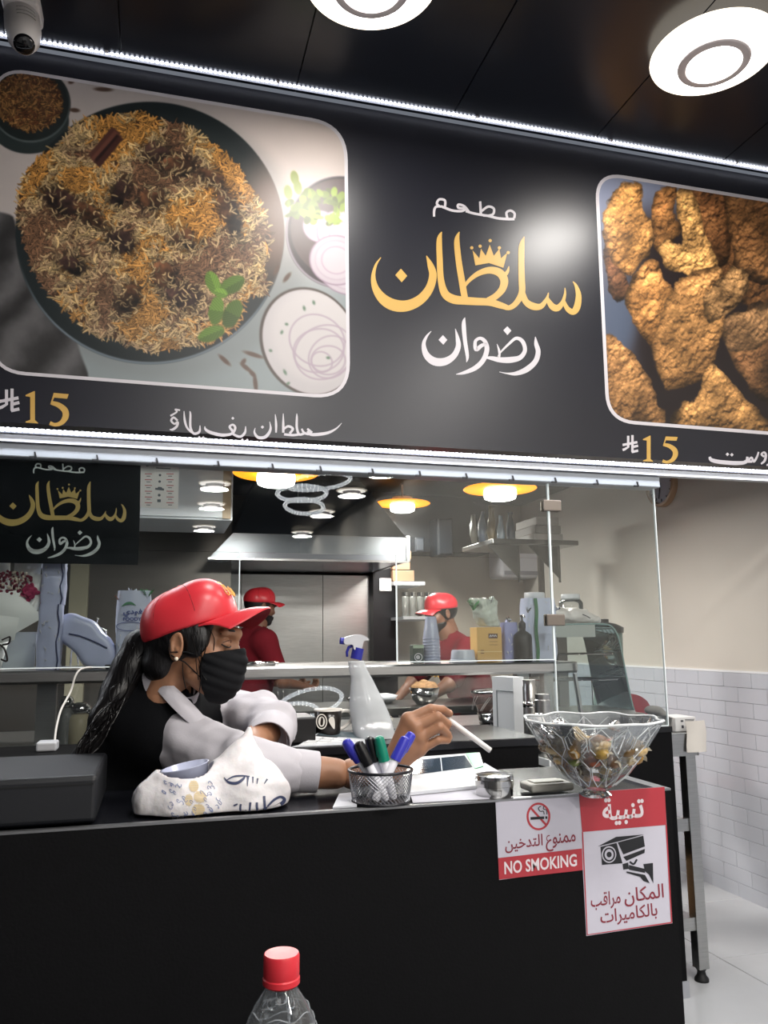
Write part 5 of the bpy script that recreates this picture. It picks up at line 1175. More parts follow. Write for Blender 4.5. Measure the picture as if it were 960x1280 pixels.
# --- black console left of the mug
t = thing('black_card_reader', 'plain black box standing left of the mug behind her folded arm', 'box', (.42, 2.0, ZB_))
u0 = PY(352, 900, 1.95).x; u1 = PY(395, 900, 1.95).x; MB().rbox((max(u0, .305), 1.95, ZB_+.0005), (u1, 2.08, PY(372, 897, 1.95).z), .004, 2).build('box_body', M('reader_black', '0a0a0c', .45), t)
# --- spray bottle
sy = 2.0; sb = thing('spray_bottle', 'translucent white spray bottle with a blue and white trigger head', 'spray bottle', (PY(465, 930, sy).x, sy, ZB_))
m_trans = M('milky_plastic', 'cfd3d6', .12, alpha=.62); blu = M('spray_blue', '2b2f92', .3)
ctr = catmull([(445, 826, 10), (448, 838, 11.5), (452, 848, 13), (455, 862, 17), (459, 880, 22), (464, 900, 25), (468, 918, 25.5), (470, 930, 25)], 4)
zs_b = ZB_+.001; rings = []
for x, y, r in ctr:
    p = PY(x, y, sy); rr_ = (PY(x+r, y, sy)-PY(x-r, y, sy)).length/2; p.z = max(p.z, zs_b)
    rings.append([Vector((p.x+rr_*math.cos(2*PI*j/28), p.y+rr_*.7*math.sin(2*PI*j/28), p.z)) for j in range(28)])
p = rings[-1]; rings.append([Vector((v.x, v.y, zs_b)) for v in p]); MB().loft(rings).build('bottle_body', m_trans, sb, smooth=True)
b = MB(); rings2 = [[Vector(((v.x-sum(w.x for w in r)/28)*.93+sum(w.x for w in r)/28, (v.y-sy)*.93+sy, v.z+.001)) for v in r] for r in rings[12:]]
b.loft(rings2).build('liquid', M('milky_liquid', 'b9bfc4', .2, alpha=.35), sb, smooth=True)
nk = PY(445, 824, sy); nk2 = PY(448, 810, sy); u_ = (nk2-nk).normalized(); Rm = u_.to_track_quat('Z', 'Y').to_matrix(); rk = .0145
MB().lathe([(rk, 0), (rk, (nk2-nk).length)], nk, 24, axis=Rm).build('collar', blu, sb, smooth=True, angle=.6)
prf = catmull([(431, 798), (438, 795), (448, 793), (456, 795), (462, 800), (455, 801.5), (452, 811), (443, 812), (441, 806), (431, 805)], 3, True)
MB().prism([PY(x, y, sy-.011) for x, y in prf], (0, .022, 0)).build('trigger_head', m_wplastic, sb)
MB().lathe([(.0085, 0), (.0085, .012), (.004, .013)], PY(431, 801.5, sy), 14, axis=Vector((-1, 0, .1)).to_track_quat('Z', 'Y').to_matrix()).build('nozzle', blu, sb)
MB().tube([PY(441, 807, sy), PY(436, 809, sy), PY(433.5, 815, sy), PY(434, 821, sy)], [.004, .004, .0035, .003], 8).build('trigger', blu, sb, smooth=True)
MB().tube([PY(450, 822, sy), PY(456, 850, sy), PY(468, 925, sy)], .002, 6).build('dip_tube', M('tube_clear', 'c2c8cc', .2, alpha=.6), sb)
# white pen-shaped stylus is held by the seated woman: see the people part
# ------------------------------------------------------------------ people
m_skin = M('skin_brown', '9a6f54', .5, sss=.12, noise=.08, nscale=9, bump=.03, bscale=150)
m_hair = M('hair_black', '0d0b0c', .35, noise=.3, nscale=60, stretch=(1, 1, .2), bump=.25, bscale=120)
m_cap = M('cap_red', '480d16', 1., spec=.04, bump=.12, bscale=500, noise=.06, nscale=8); m_capd = M('cap_underside', '7d111d', .8)
m_mask = M('mask_black', '0f1013', .85, spec=.25, bump=.05, bscale=300)
m_shirt = M('shirt_white', 'b6b3b9', .8, bump=.05, bscale=300); m_vest = M('vest_black', '08090c', .9, spec=.15, bump=.06, bscale=260)
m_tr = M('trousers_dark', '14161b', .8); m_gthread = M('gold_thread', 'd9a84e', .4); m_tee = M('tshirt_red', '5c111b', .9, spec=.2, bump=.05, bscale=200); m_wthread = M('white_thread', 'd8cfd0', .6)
def frame(org, azim, pitch, roll=0.):
    """local x forward, y to the person's left, z up; azim measured from +X towards +Y"""
    return Matrix.Translation(org) @ Matrix.Rotation(azim, 4, 'Z') @ Matrix.Rotation(-pitch, 4, 'Y') @ Matrix.Rotation(roll, 4, 'X')
def xform(o, m):
    o.data.transform(m); o.data.update(); return o
def head_sdf(h=.003, hair=False):
    s = SDF((-.13, -.10, -.20), (.15, .10, .15), h)
    s.u(s.ell((-.012, 0, .035), (.096, .073, .088)), 0)                       # skull
    s.u(s.ell((.045, 0, -.026), (.052, .056, .068)), .03)                     # face
    s.u(s.cone((.030, -.036, -.058), (.068, -.010, -.090), .022, .016), .02); s.u(s.cone((.030, .036, -.058), (.068, .010, -.090), .022, .016), .02)
    s.u(s.cone((.062, 0, -.080), (.080, 0, -.088), .018, .015), .015)         # chin
    s.u(s.cone((.092, 0, .022), (.109, 0, -.020), .0075, .010), .012); s.u(s.cone((.100, -.011, -.026), (.100, .011, -.026), .0085, .0085), .008)   # nose
    s.u(s.cone((.083, -.045, .036), (.096, 0, .036), .009, .009), .014); s.u(s.cone((.083, .045, .036), (.096, 0, .036), .009, .009), .014)    # brow ridge
    for y in (-1, 1):
        s.sub(s.ell((.103, y*.033, .015), (.018, .017, .012)), .012); s.u(s.ell((.079, y*.033, .014), (.0155, .016, .0125)), .003)
        s.u(s.ell((.066, y*.044, -.018), (.022, .018, .020)), .02)
    s.u(s.ell((.088, 0, -.055), (.016, .024, .009)), .008); s.u(s.ell((.088, 0, -.066), (.014, .020, .008)), .006)
    s.sub(s.cone((.106, -.02, -.0602), (.106, .02, -.0602), .003, .003), .003)
    s.chain([(-.03, 0, -.045), (-.050, 0, -.12)], [.044, .040], .025)            # neck
    for y in (-1, 1):                                                         # ears
        A = Matrix.Rotation(y*.35, 3, 'Z') @ Matrix.Rotation(-.12, 3, 'Y')
        s.u(s.ell((-.006, y*.076, -.002), (.019, .008, .032), A), .006)
        s.sub(s.ell((-.002, y*.084, .000), (.011, .006, .021), A), .003); s.u(s.ell((-.0, y*.078, -.010), (.006, .006, .006)), .004)
    return s
from mathutils.bvhtree import BVHTree
def BV_(o): return BVHTree.FromPolygons([v.co for v in o.data.vertices], [tuple(p.vertices) for p in o.data.polygons])
def cap_parts(parent, mat4, text=True, res=.0035, scale=1.0, gold=m_gthread):
    """crown, brim, button, stitched lettering"""
    s = SDF((-.13, -.11, -.03), (.13, .11, .13), res)
    s.u(s.ell((0, 0, .004), (.107, .087, .084)), 0); s.u(s.ell((.040, 0, .034), (.062, .066, .058)), .02); s.u(s.ell((-.030, 0, .020), (.070, .074, .060)), .02)
    s.inter(-s.plane((0, 0, -.012), (0, 0, 1)), .001); s.wave(.0012, 55, 3)
    c = xform(s.mesh('cap_crown', m_cap, parent, 1), mat4)
    top, bot = [], []
    for i in range(15):
        u = i/14; r1, r2 = [], []
        for j in range(25):
            a = (j/24-.5)*2.25; ca, sa = math.cos(a), math.sin(a); L = .082*max(0, math.cos(a*.72))**.6
            x = .100*ca+u*L*.98*1.0; y = .083*sa*(1+.04*u); z = -.004-.030*(sa**2)*(.35+.65*u)-.010*u*u+.004*math.sin(u*3)
            r1.append(mat4 @ Vector((x, y, z))); r2.append(mat4 @ Vector((x, y, z-.0035)))
        top.append(r1); bot.append(r2)
    b = MB(); b.mi = 0; b.grid(top); b.mi = 1; b.grid(bot); b.mi = 0; b.grid([top[-1], bot[-1]]); b.grid([[r[0] for r in top], [r[0] for r in bot]]); b.grid([[r[-1] for r in top], [r[-1] for r in bot]])
    b.build('cap_brim', [m_cap, m_capd], parent, smooth=True)
    MB().ball(mat4 @ Vector((0, 0, .089)), (.007, .007, .004), 10).build('cap_button', m_cap, c, smooth=True)
    b = MB()
    for k in range(3):
        th = k*PI/3+PI/2*0; pts = []
        for i in range(17):
            ph = PI*i/16; d = Vector((math.cos(ph)*math.cos(th), math.cos(ph)*math.sin(th), math.sin(ph))); lo_, hi_ = 0., .15
            for _ in range(0): pass
            pts.append(d)
        bv = BV_(c); P2 = []
        inv = mat4.inverted()
        for d in pts:
            if d.z < .02: continue
            o_ = mat4 @ (d*.2+Vector((0, 0, .0))); t_ = mat4 @ Vector((0, 0, .0)); h_ = bv.ray_cast(o_, (t_-o_).normalized())
            if h_[0] is not None: P2.append(h_[0]+h_[1]*.0002)
        if len(P2) > 2: b.tube(P2, .0008, 4)
    if b.v: stuff(b.build('panel_seams', m_capd, c))
    if text:
        b = MB()
        def onc(a, z, k=.0025):
            e = math.sqrt(max(.01, 1-((z-.020)/.088)**2)); d = .1085+.003
            return mat4 @ Vector(((.107+k)*e*math.cos(a)+.004*math.cos(a), (.0875+k)*e*math.sin(a), z))
        for pts in ([(-.48, .034), (-.40, .062), (-.33, .035), (-.40, .026), (-.48, .034)], [(-.45, .07), (-.30, .066)], [(-.30, .060), (-.29, .030), (-.20, .030), (-.19, .044), (-.27, .046)], [(-.17, .052), (-.16, .026), (-.10, .026), (-.09, .040)], [(-.06, .055), (-.05, .026), (.02, .026), (.03, .044)], [(-.02, .044), (.06, .03), (.10, .05), (.16, .03), (.20, .052)]):
            b.tube([onc(a*.8+.05, z*.8+.014) for a, z in [(p[0], p[1]) for p in catmull([(q[0], q[1]) for q in pts], 4)]], .0010, 5)
        stuff(b.build('stitched_lettering', gold, c))
    return c
def hand_sdf(W, mcp, pip, dip, tip, thumb, h=.0024, rad=(.0092, .0096, .0092, .0082), fore=None, fr=(.030, .024)):
    allp = [W]+mcp+pip+dip+tip+thumb+([fore] if fore else [])
    lo = [min(p[i] for p in allp)-.035 for i in range(3)]; hi = [max(p[i] for p in allp)+.035 for i in range(3)]
    s = SDF(lo, hi, h)
    for i in range(4):
        s.u(s.cone(W, mcp[i], .019, .0125+.001*(i < 3)), .012)
    for i in range(3): s.u(s.cone(mcp[i], mcp[i+1], .0115, .011), .008)
    s.u(s.cone(W, [(mcp[1][k]+mcp[2][k]+W[k])/3 for k in range(3)], .020, .019), .012)
    for i in range(4):
        r = rad[i]; f = SDF.__new__(SDF); f.X, f.Y, f.Z, f.h, f.lo = s.X, s.Y, s.Z, s.h, s.lo; f.d = s.cone(mcp[i], pip[i], r*1.22, r*1.03)
        f.u(f.cone(pip[i], dip[i], r*1.05, r*.93), .002); f.u(f.cone(dip[i], tip[i], r*.93, r*.80), .002); s.u(f.d, .0035)
    s.u(s.cone(W, thumb[0], .018, .0155), .012); s.u(s.cone(thumb[0], thumb[1], .0145, .0115), .006); s.u(s.cone(thumb[1], thumb[2], .0115, .0095), .002)
    if fore: s.u(s.cone(W, fore, .0245, fr[0]), .015)
    return s
def join(name, objs, mat, parent):
    """one mesh object from several skins"""
    V, F, o = [], [], 0
    for ob in objs:
        me = ob.data; v = np.empty(len(me.vertices)*3); me.vertices.foreach_get('co', v); V.append(v.reshape(-1, 3))
        f = np.empty(len(me.loops), np.int32); me.loops.foreach_get('vertex_index', f); F.append(f.reshape(-1, 4)+o); o += len(me.vertices); bpy.data.objects.remove(ob)
    V = np.concatenate(V); F = np.concatenate(F); me = bpy.data.meshes.new(name)
    me.vertices.add(len(V)); me.vertices.foreach_set('co', V.ravel()); me.loops.add(F.size); me.loops.foreach_set('vertex_index', F.ravel().astype(np.int32))
    me.polygons.add(len(F)); me.polygons.foreach_set('loop_start', np.arange(0, F.size, 4, dtype=np.int32)); me.polygons.foreach_set('use_smooth', np.ones(len(F), bool)); me.update(calc_edges=True)
    me.materials.append(mat); ob = bpy.data.objects.new(name, me); COL.objects.link(ob)
    if parent: ob.parent = parent; ob.matrix_parent_inverse = parent_inv(parent)
    return ob
V3 = lambda *a: tuple(PY(*a))
# ---------------------------------------------------------------- the seated woman
wo = thing('person', 'seated person in red cap, black face mask, white shirt, black vest, holding a pen', 'person', (-.1, 1.95, 0))
HO = PY(240, 806, 1.745); AZ = -.40
MH = frame(HO, AZ, -.13, .0) @ Matrix.Scale(.955, 4)
hs = head_sdf(.0028); hs.wave(.0006, 40, 2); head = xform(hs.mesh('h', m_skin, None, 1), MH)
Sr, Er, Wr = V3(178, 908, 1.82), V3(306, 960, 1.615), V3(474, 966, 1.595)
Sl, El, Wl = V3(288, 897, 2.03), V3(340, 906, 1.85), V3(300, 948, 1.66)
pel = (-.20, 1.95, .70); chest = V3(190, 950, 1.93); upch = V3(198, 888, 1.88); nk0 = V3(212, 862, 1.805)
bs = SDF((-.52, 1.50, -.01), (.55, 2.30, 1.22), .009)
bs.chain([pel, (-.17, 1.95, .84), chest, upch], [.125, .11, .118, .085], .05); bs.u(bs.cone(upch, nk0, .055, .045), .02); bs.chain([nk0, tuple(MH @ Vector((-.045, 0, -.12)))], [.041, .041], .008)
bs.chain([upch, Sr], [.05, .045], .02); bs.chain([upch, Sl], [.05, .045], .02)
bs.chain([Sr, Er, V3(420, 967, 1.60)], [.048, .038, .030], .02); bs.chain([Sl, El, Wl], [.047, .038, .026], .02)
kn = [(.15, 1.90, .66), (.15, 2.10, .66)]; an = [(.04, 1.92, .10), (.04, 2.10, .10)]
for k_, a_, y in ((kn[0], an[0], -.07), (kn[1], an[1], .07)): bs.chain([(-.18, 1.95+y, .68), k_, a_], [.085, .058, .036], .03); bs.chain([a_, (a_[0]+.14, a_[1], .045)], [.036, .028], .02)
torso = bs.mesh('b', m_skin, None, 1)
P_ = V3
W_ = P_(486, 962, 1.585)
mcp = [P_(510, 899, 1.555), P_(519, 909, 1.545), P_(524, 922, 1.545), P_(525, 937, 1.552)]
pip = [P_(538, 886, 1.548), P_(547, 896, 1.534), P_(549, 909, 1.532), P_(547, 925, 1.540)]
dip = [P_(553, 887, 1.566), P_(559, 905, 1.555), P_(559, 918, 1.553), P_(559, 925, 1.556)]
tip = [P_(562, 892, 1.585), P_(556, 913, 1.578), P_(554, 924, 1.577), P_(562, 921, 1.575)]
thm = [P_(503, 938, 1.605), P_(532, 910, 1.622), P_(556, 898, 1.606)]
hnd = hand_sdf(W_, mcp, pip, dip, tip, thm, fore=P_(440, 967, 1.60), fr=(.029, .024))
hr = hnd.mesh('r', m_skin, None, 1)
wl = Vector(Wl); dl = (Vector(P_(262, 978, 1.57))-wl).normalized(); zl = ZD+.014
sd = Vector((dl.y, -dl.x, 0)).normalized(); mk = lambda f, s_, z: tuple(Vector((wl.x, wl.y, z))+dl*f+sd*s_ - Vector((0, 0, dl.z*f)))
hl = hand_sdf(tuple(wl), [mk(.085, s_, zl+.012) for s_ in (-.033, -.011, .011, .031)], [mk(.118, s_, zl+.010) for s_ in (-.037, -.012, .013, .036)], [mk(.140, s_, zl+.004) for s_ in (-.038, -.012, .014, .038)], [mk(.158-.004*abs(i-1), s_, zl) for i, s_ in enumerate((-.038, -.012, .014, .039))], [mk(.03, -.034, zl+.012), mk(.06, -.052, zl+.006), mk(.082, -.058, zl+.002)], .0035)
hleft = hl.mesh('l', m_skin, None, 1)
join('body', [torso, head, hr, hleft], m_skin, wo)
# nails
for i, (p, n) in enumerate(((P_(562.5, 889.5, 1.577), .0055),)): MB().ball(p, (.005, .0025, .004), 8).build('fingernail', M('nail', 'c9a08c', .3), wo, smooth=True)
# trousers, shoes, stool
ts = SDF((-.42, 1.76, .02), (.42, 2.24, .90), .011)
ts.u(ts.ell((-.19, 1.95, .72), (.15, .175, .13)), 0)
for k_, a_, y in ((kn[0], an[0], -.07), (kn[1], an[1], .07)): ts.chain([(-.18, 1.95+y, .68), k_, (a_[0], a_[1], .14)], [.10, .072, .055], .03)
ts.mesh('trousers', m_tr, wo)
for y in (an[0][1], an[1][1]):
    s = SDF((-.04, y-.06, -.002), (.27, y+.06, .13), .006); s.u(s.cone((.03, y, .05), (.17, y, .038), .045, .036), 0).inter(-s.plane((0, 0, .0), (0, 0, 1)), .003); s.mesh('shoe', M('shoe_black', '0e0e10', .4), wo)
stl = thing('bar_stool', 'black stool under the seated woman, hidden behind the desk', 'stool', (-.2, 1.95, 0))
MB().lathe([(.17, 0), (.18, .015), (.17, .035), (0, .04)], (-.2, 1.95, .545), 28).build('seat', m_blackp, stl, smooth=True)
for a in range(4): t_ = a*PI/2+.7; MB().tube([(-.2+.12*math.cos(t_), 1.95+.12*math.sin(t_), .545), (-.2+.17*math.cos(t_), 1.95+.17*math.sin(t_), .0)], .012, 8).build('leg', m_alutrim, stl)
# shirt: one garment with both sleeves
ss = SDF((-.42, 1.52, .70), (.42, 2.20, 1.22), .0055)
ss.chain([(-.18, 1.95, .80), chest, upch], [.13, .128, .088], .05); ss.u(ss.cone(upch, nk0, .070, .056), .03)
ss.chain([upch, Sr], [.07, .058], .04); ss.chain([upch, Sl], [.07, .060], .04)
ss.chain([Sr, V3(240, 932, 1.74), Er, V3(362, 962, 1.605)], [.064, .062, .056, .043], .02)
ss.chain([Sl, V3(318, 897, 1.93), El], [.064, .060, .054], .02); ss.u(ss.cone(El, V3(337, 922, 1.79), .052, .047), .015)
ss.wave(.0060, 42, 8); ss.wave(.0042, 85, 9); ss.wave(.0016, 190, 10)
ss.sub(ss.cone(tuple(MH @ Vector((-.03, 0, -.05))), tuple(nk0), .050, .048), .004)
ss.sub(ss.cone(V3(337, 925, 1.77), V3(325, 945, 1.70), .036, .040), .004)
ss.inter(-ss.plane((0, 0, ZD+.002), (0, 0, 1))*1+0*ss.X if False else np.where(ss.Y < YD+.03, -(ss.Z-(ZD+.002)), -9.), .002)
ss.mesh('shirt', m_shirt, wo, 1)
def cuff(a, b_, r0, r1, name='cuff'):
    a, b_ = Vector(a), Vector(b_); u = (b_-a).normalized(); Rm = u.to_track_quat('Z', 'Y').to_matrix(); L = (b_-a).length
    rings = []
    for k_, (z, r) in enumerate([(0, r0*.97), (.003, r0), (L*.5, (r0+r1)/2+.001), (L-.002, r1), (L, r1*.985), (L-.003, r1*.93), (L*.3, r1*.92)]):
        rings.append([a+Rm @ Vector(((r+.0012*math.sin(3*t+k_*.2))*math.cos(t), (r+.0012*math.sin(2*t))*math.sin(t), z)) for t in [2*PI*j/36 for j in range(36)]])
    MB().loft(rings, False, False).build(name, m_shirt, wo, smooth=True)
cuff(V3(359, 962, 1.605), V3(397, 965, 1.602), .0395, .0385)
cuff(V3(339.5, 914, 1.82), V3(334, 930, 1.75), .050, .0485, 'rolled_cuff')
# vest
nk_up = (MH @ Vector((-.03, 0, -.06))-Vector(nk0)).normalized(); d0_ = (Vector(V3(240, 932, 1.74))-Vector(Sr)).normalized()
vs_ = SDF((-.40, 1.70, .72), (.20, 2.22, 1.22), .0055)
vs_.chain([(-.18, 1.95, .80), chest, upch], [.137, .136, .096], .05); vs_.u(vs_.cone(upch, nk0, .080, .066), .03)
vs_.chain([upch, tuple(Vector(Sr)*.9+Vector(upch)*.1), tuple(Vector(Sr)+d0_*.05)], [.082, .080, .080], .04); vs_.chain([upch, tuple(Vector(Sl)*.72+Vector(upch)*.28)], [.078, .066], .04)
a_ = Vector(Sr); d_ = (Vector(V3(240, 932, 1.74))-a_).normalized(); vs_.sub(vs_.cone(tuple(a_+d_*.20-Vector((0, 0, .03))), tuple(a_+d_*.42-Vector((0, 0, .03))), .088, .09), .006)
vs_.wave(.002, 40, 5)
vs_.sub(vs_.cone(tuple(MH @ Vector((-.03, 0, -.05))), tuple(Vector(nk0)+nk_up*.032), .050, .040), .004)
fv = Vector(nk0)+Vector((math.cos(AZ), math.sin(AZ), 0))*.07; vs_.sub(vs_.cone(tuple(fv+Vector((0, 0, .04))), tuple(fv+Vector((.035, -.01, -.10))), .048, .012), .006)
vs_.mesh('vest', m_vest, wo, 1)
# collar: two leaves standing round the neck
nka = (MH @ Vector((-.03, 0, -.06))-Vector(nk0)).normalized(); fwd = Vector((math.cos(AZ), math.sin(AZ), 0)); nn_ = (nka*.9+fwd*.55).normalized(); fx = (fwd-nn_*fwd.dot(nn_)).normalized(); fy = nn_.cross(fx); cc_ = Vector(nk0)+nka*.036+fwd*.008
rows = []
for v in [i/7 for i in range(8)]:
    row = []
    for u in [i/48 for i in range(49)]:
        a = (u-.5)*2*PI*.965+PI; fr_ = math.cos(a); fold = v
        r = .0500+.012*fold+.012*max(0, fr_)**3*fold; zz_ = .016-.040*fold-.018*max(0, fr_)**4*fold+.010*(1-fold)*max(0, -fr_)
        row.append(cc_+fx*math.cos(a)*r*1.06+fy*math.sin(a)*r*1.02+nn_*zz_)
    rows.append(row)
b = MB(); b.grid(rows); inn = [[cc_+(p-cc_)*.965 for p in r] for r in rows]; b.grid(inn); b.grid([rows[0], inn[0]]); b.grid([rows[-1], inn[-1]]); b.build('collar', m_shirt, wo, smooth=True)
b = MB(); ue = catmull([tuple(PY(*p)) for p in ((189, 837, 1.790), (205, 847, 1.742), (226, 865, 1.718), (246, 885, 1.706), (262, 903, 1.706))], 5); le = catmull([tuple(PY(*p)) for p in ((182, 847, 1.780), (198, 865, 1.728), (219, 888, 1.700), (241, 907, 1.688), (266, 918, 1.690))], 5)
g = [[Vector(a_)*(1-v)+Vector(c_)*v+Vector((0, -.006*math.sin(PI*v), 0)) for a_, c_ in zip(ue, le)] for v in (0, .25, .5, .75, 1)]; b.grid(g); b.grid([[p+Vector((0, .004, -.001)) for p in r] for r in g]); b.build('collar_leaf', m_shirt, wo, smooth=True)
# hair: cap of hair, side lock, pony tail, strands
hh = SDF((-.15, -.11, -.12), (.12, .11, .14), .003)
hh.u(hh.ell((-.018, 0, .034), (.101, .080, .090)), 0); hh.u(hh.ell((.030, -.060, .012), (.027, .012, .034)), .012); hh.u(hh.ell((.030, .060, .012), (.027, .012, .034)), .012); hh.u(hh.ell((-.055, 0, -.045), (.045, .060, .05)), .02)
hh.sub(hh.ell((.100, 0, .0), (.062, .070, .110)), .006)
for y in (-1, 1): hh.sub(hh.ell((-.003, y*.086, -.010), (.024, .020, .038)), .003)
hh.sub(hh.plane((.0, 0, -.045), (-.7, 0, .8))*1+0, .004) if False else None
hh.inter(hh.plane((-.010, 0, .048), (-math.sin(.42), 0, math.cos(.42))), .004); hh.wave(.0015, 120, 3); xform(hh.mesh('hair', m_hair, wo, 1), MH)
pt_ = [tuple(MH @ Vector((-.095, -.005, .010))), V3(176, 808, 1.80), V3(163, 835, 1.80), V3(148, 868, 1.79), V3(130, 900, 1.775), V3(112, 930, 1.765), V3(97, 955, 1.76)]
ps = SDF([min(p[i] for p in pt_)-.05 for i in range(3)], [max(p[i] for p in pt_)+.05 for i in range(3)], .004)
ps.chain(pt_, [.022, .034, .037, .032, .026, .016, .006], .02); ps.wave(.004, 70, 6); ps.mesh('ponytail', m_hair, wo, 1)
b = MB(); rh = random.Random(9)
for i in range(26):
    j = lambda s_: rh.uniform(-s_, s_); q_ = [Vector(p)+Vector((j(.02), -.028+j(.012), j(.012))) for p in pt_[1:]]; b.tube([Vector(c_) for c_ in catmull([tuple(p) for p in q_], 4)], .0013, 4)
for pts in ([(246, 790), (249, 806), (245, 825), (248, 850)], [(243, 792), (252, 812), (251, 838), (258, 850)], [(262, 786), (268, 800), (266, 818)], [(240, 796), (246, 818), (252, 838), (249, 866)], [(228, 828), (229, 845), (232, 860)], [(250, 790), (258, 804), (254, 822), (250, 836)]):
    b.tube([PY(x, y, 1.668) for x, y, *_ in catmull([(x, y, 0.) for x, y in pts], 5)], .0009, 4)
stuff(b.build('loose_strands', m_hair, wo))
# face: brow, lids, lashes
for y in (-1, 1):
    b = MB(); b.tube([MH @ Vector(p) for p in catmull([(.0935, y*.014, .036), (.0965, y*.024, .0415), (.090, y*.040, .041), (.078, y*.052, .033)], 4)], [.0016+.0012*math.sin(PI*i/12) for i in range(13)], 6); b.build('eyebrow', M('brow_hair', '1d1412', .7), wo, smooth=True)
    b = MB(); b.tube([MH @ Vector(p) for p in catmull([(.0925, y*.020, .0085), (.0962, y*.029, .0065), (.0942, y*.039, .0065), (.0865, y*.0475, .0095), (.083, y*.051, .012)], 4)], .0013, 6); b.build('lashes', M('lash_black', '0b0808', .5), wo)
    b = MB(); b.tube([MH @ Vector(p) for p in catmull([(.0925, y*.020, .0165), (.0955, y*.030, .0215), (.0925, y*.041, .0205), (.085, y*.049, .0155)], 4)], .0009, 6); b.build('lid_crease', M('lid_crease', '5a3a2c', .6), wo)
# mask with pleats and loops
ms_ = head_sdf(.003); ms_.u(ms_.ell((.078, 0, -.038), (.036, .038, .050)), .03); ms_.u(ms_.ell((.060, 0, -.062), (.048, .048, .036)), .03); ms_.d = ms_.d-.0055
ms_.d += (.0016*np.clip(np.sin((ms_.Z+.3*(ms_.X-.08))*300), -.4, 1)).astype(np.float32)
ms_.inter(-(ms_.plane((.100, 0, -.010), (.20, 0, -1)) if False else (-ms_.plane((.105, 0, .004), (.16, 0, -1))))*-1 if False else ms_.Z-(.004-.30*(.105-ms_.X)), .002)
ms_.inter(.046-ms_.X+.20*np.abs(ms_.Z+.04), .003); ms_.inter(-(ms_.Z+.135), .002)
ms_.inter(-(ms_.X*.5+ms_.Z+.093), .004)
xform(ms_.mesh('face_mask', m_mask, wo, 1), MH)
for y in (-1, 1):
    MB().tube([MH @ Vector((.052, y*.058, -.018)), MH @ Vector((.018, y*.078, -.012)), MH @ Vector((-.012, y*.086, -.016)), MH @ Vector((-.020, y*.084, .010))], .0014, 6).build('mask_loop', m_mask, wo)
    MB().tube([MH @ Vector((.054, y*.050, -.066)), MH @ Vector((.018, y*.072, -.034)), MH @ Vector((-.010, y*.085, -.022))], .0014, 6).build('mask_loop', m_mask, wo)
    MB().ball(MH @ Vector((.003, y*.0855, -.028)), .0042, 10).build('pearl_earring', M('pearl', 'e8dcc8', .12), wo, smooth=True)
MC = frame(MH @ Vector((-.010, 0, .040)), AZ, .29) @ Matrix.Scale(.955, 4)
cap_parts(wo, MC)
# white stick in her fingers
st = thing('white_pen', 'white stick shaped pen held in the raised hand over the desk', 'pen', V3(560, 897, 1.585))
p0, p1 = PY(552, 893, 1.592), PY(613.5, 938.5, 1.55); MB().tube([p0, p0+(p1-p0)*.985, p1], [.0052, .0056, .0048], 14).build('pen_body', M('pen_white', 'e2e0de', .3), st, smooth=True)
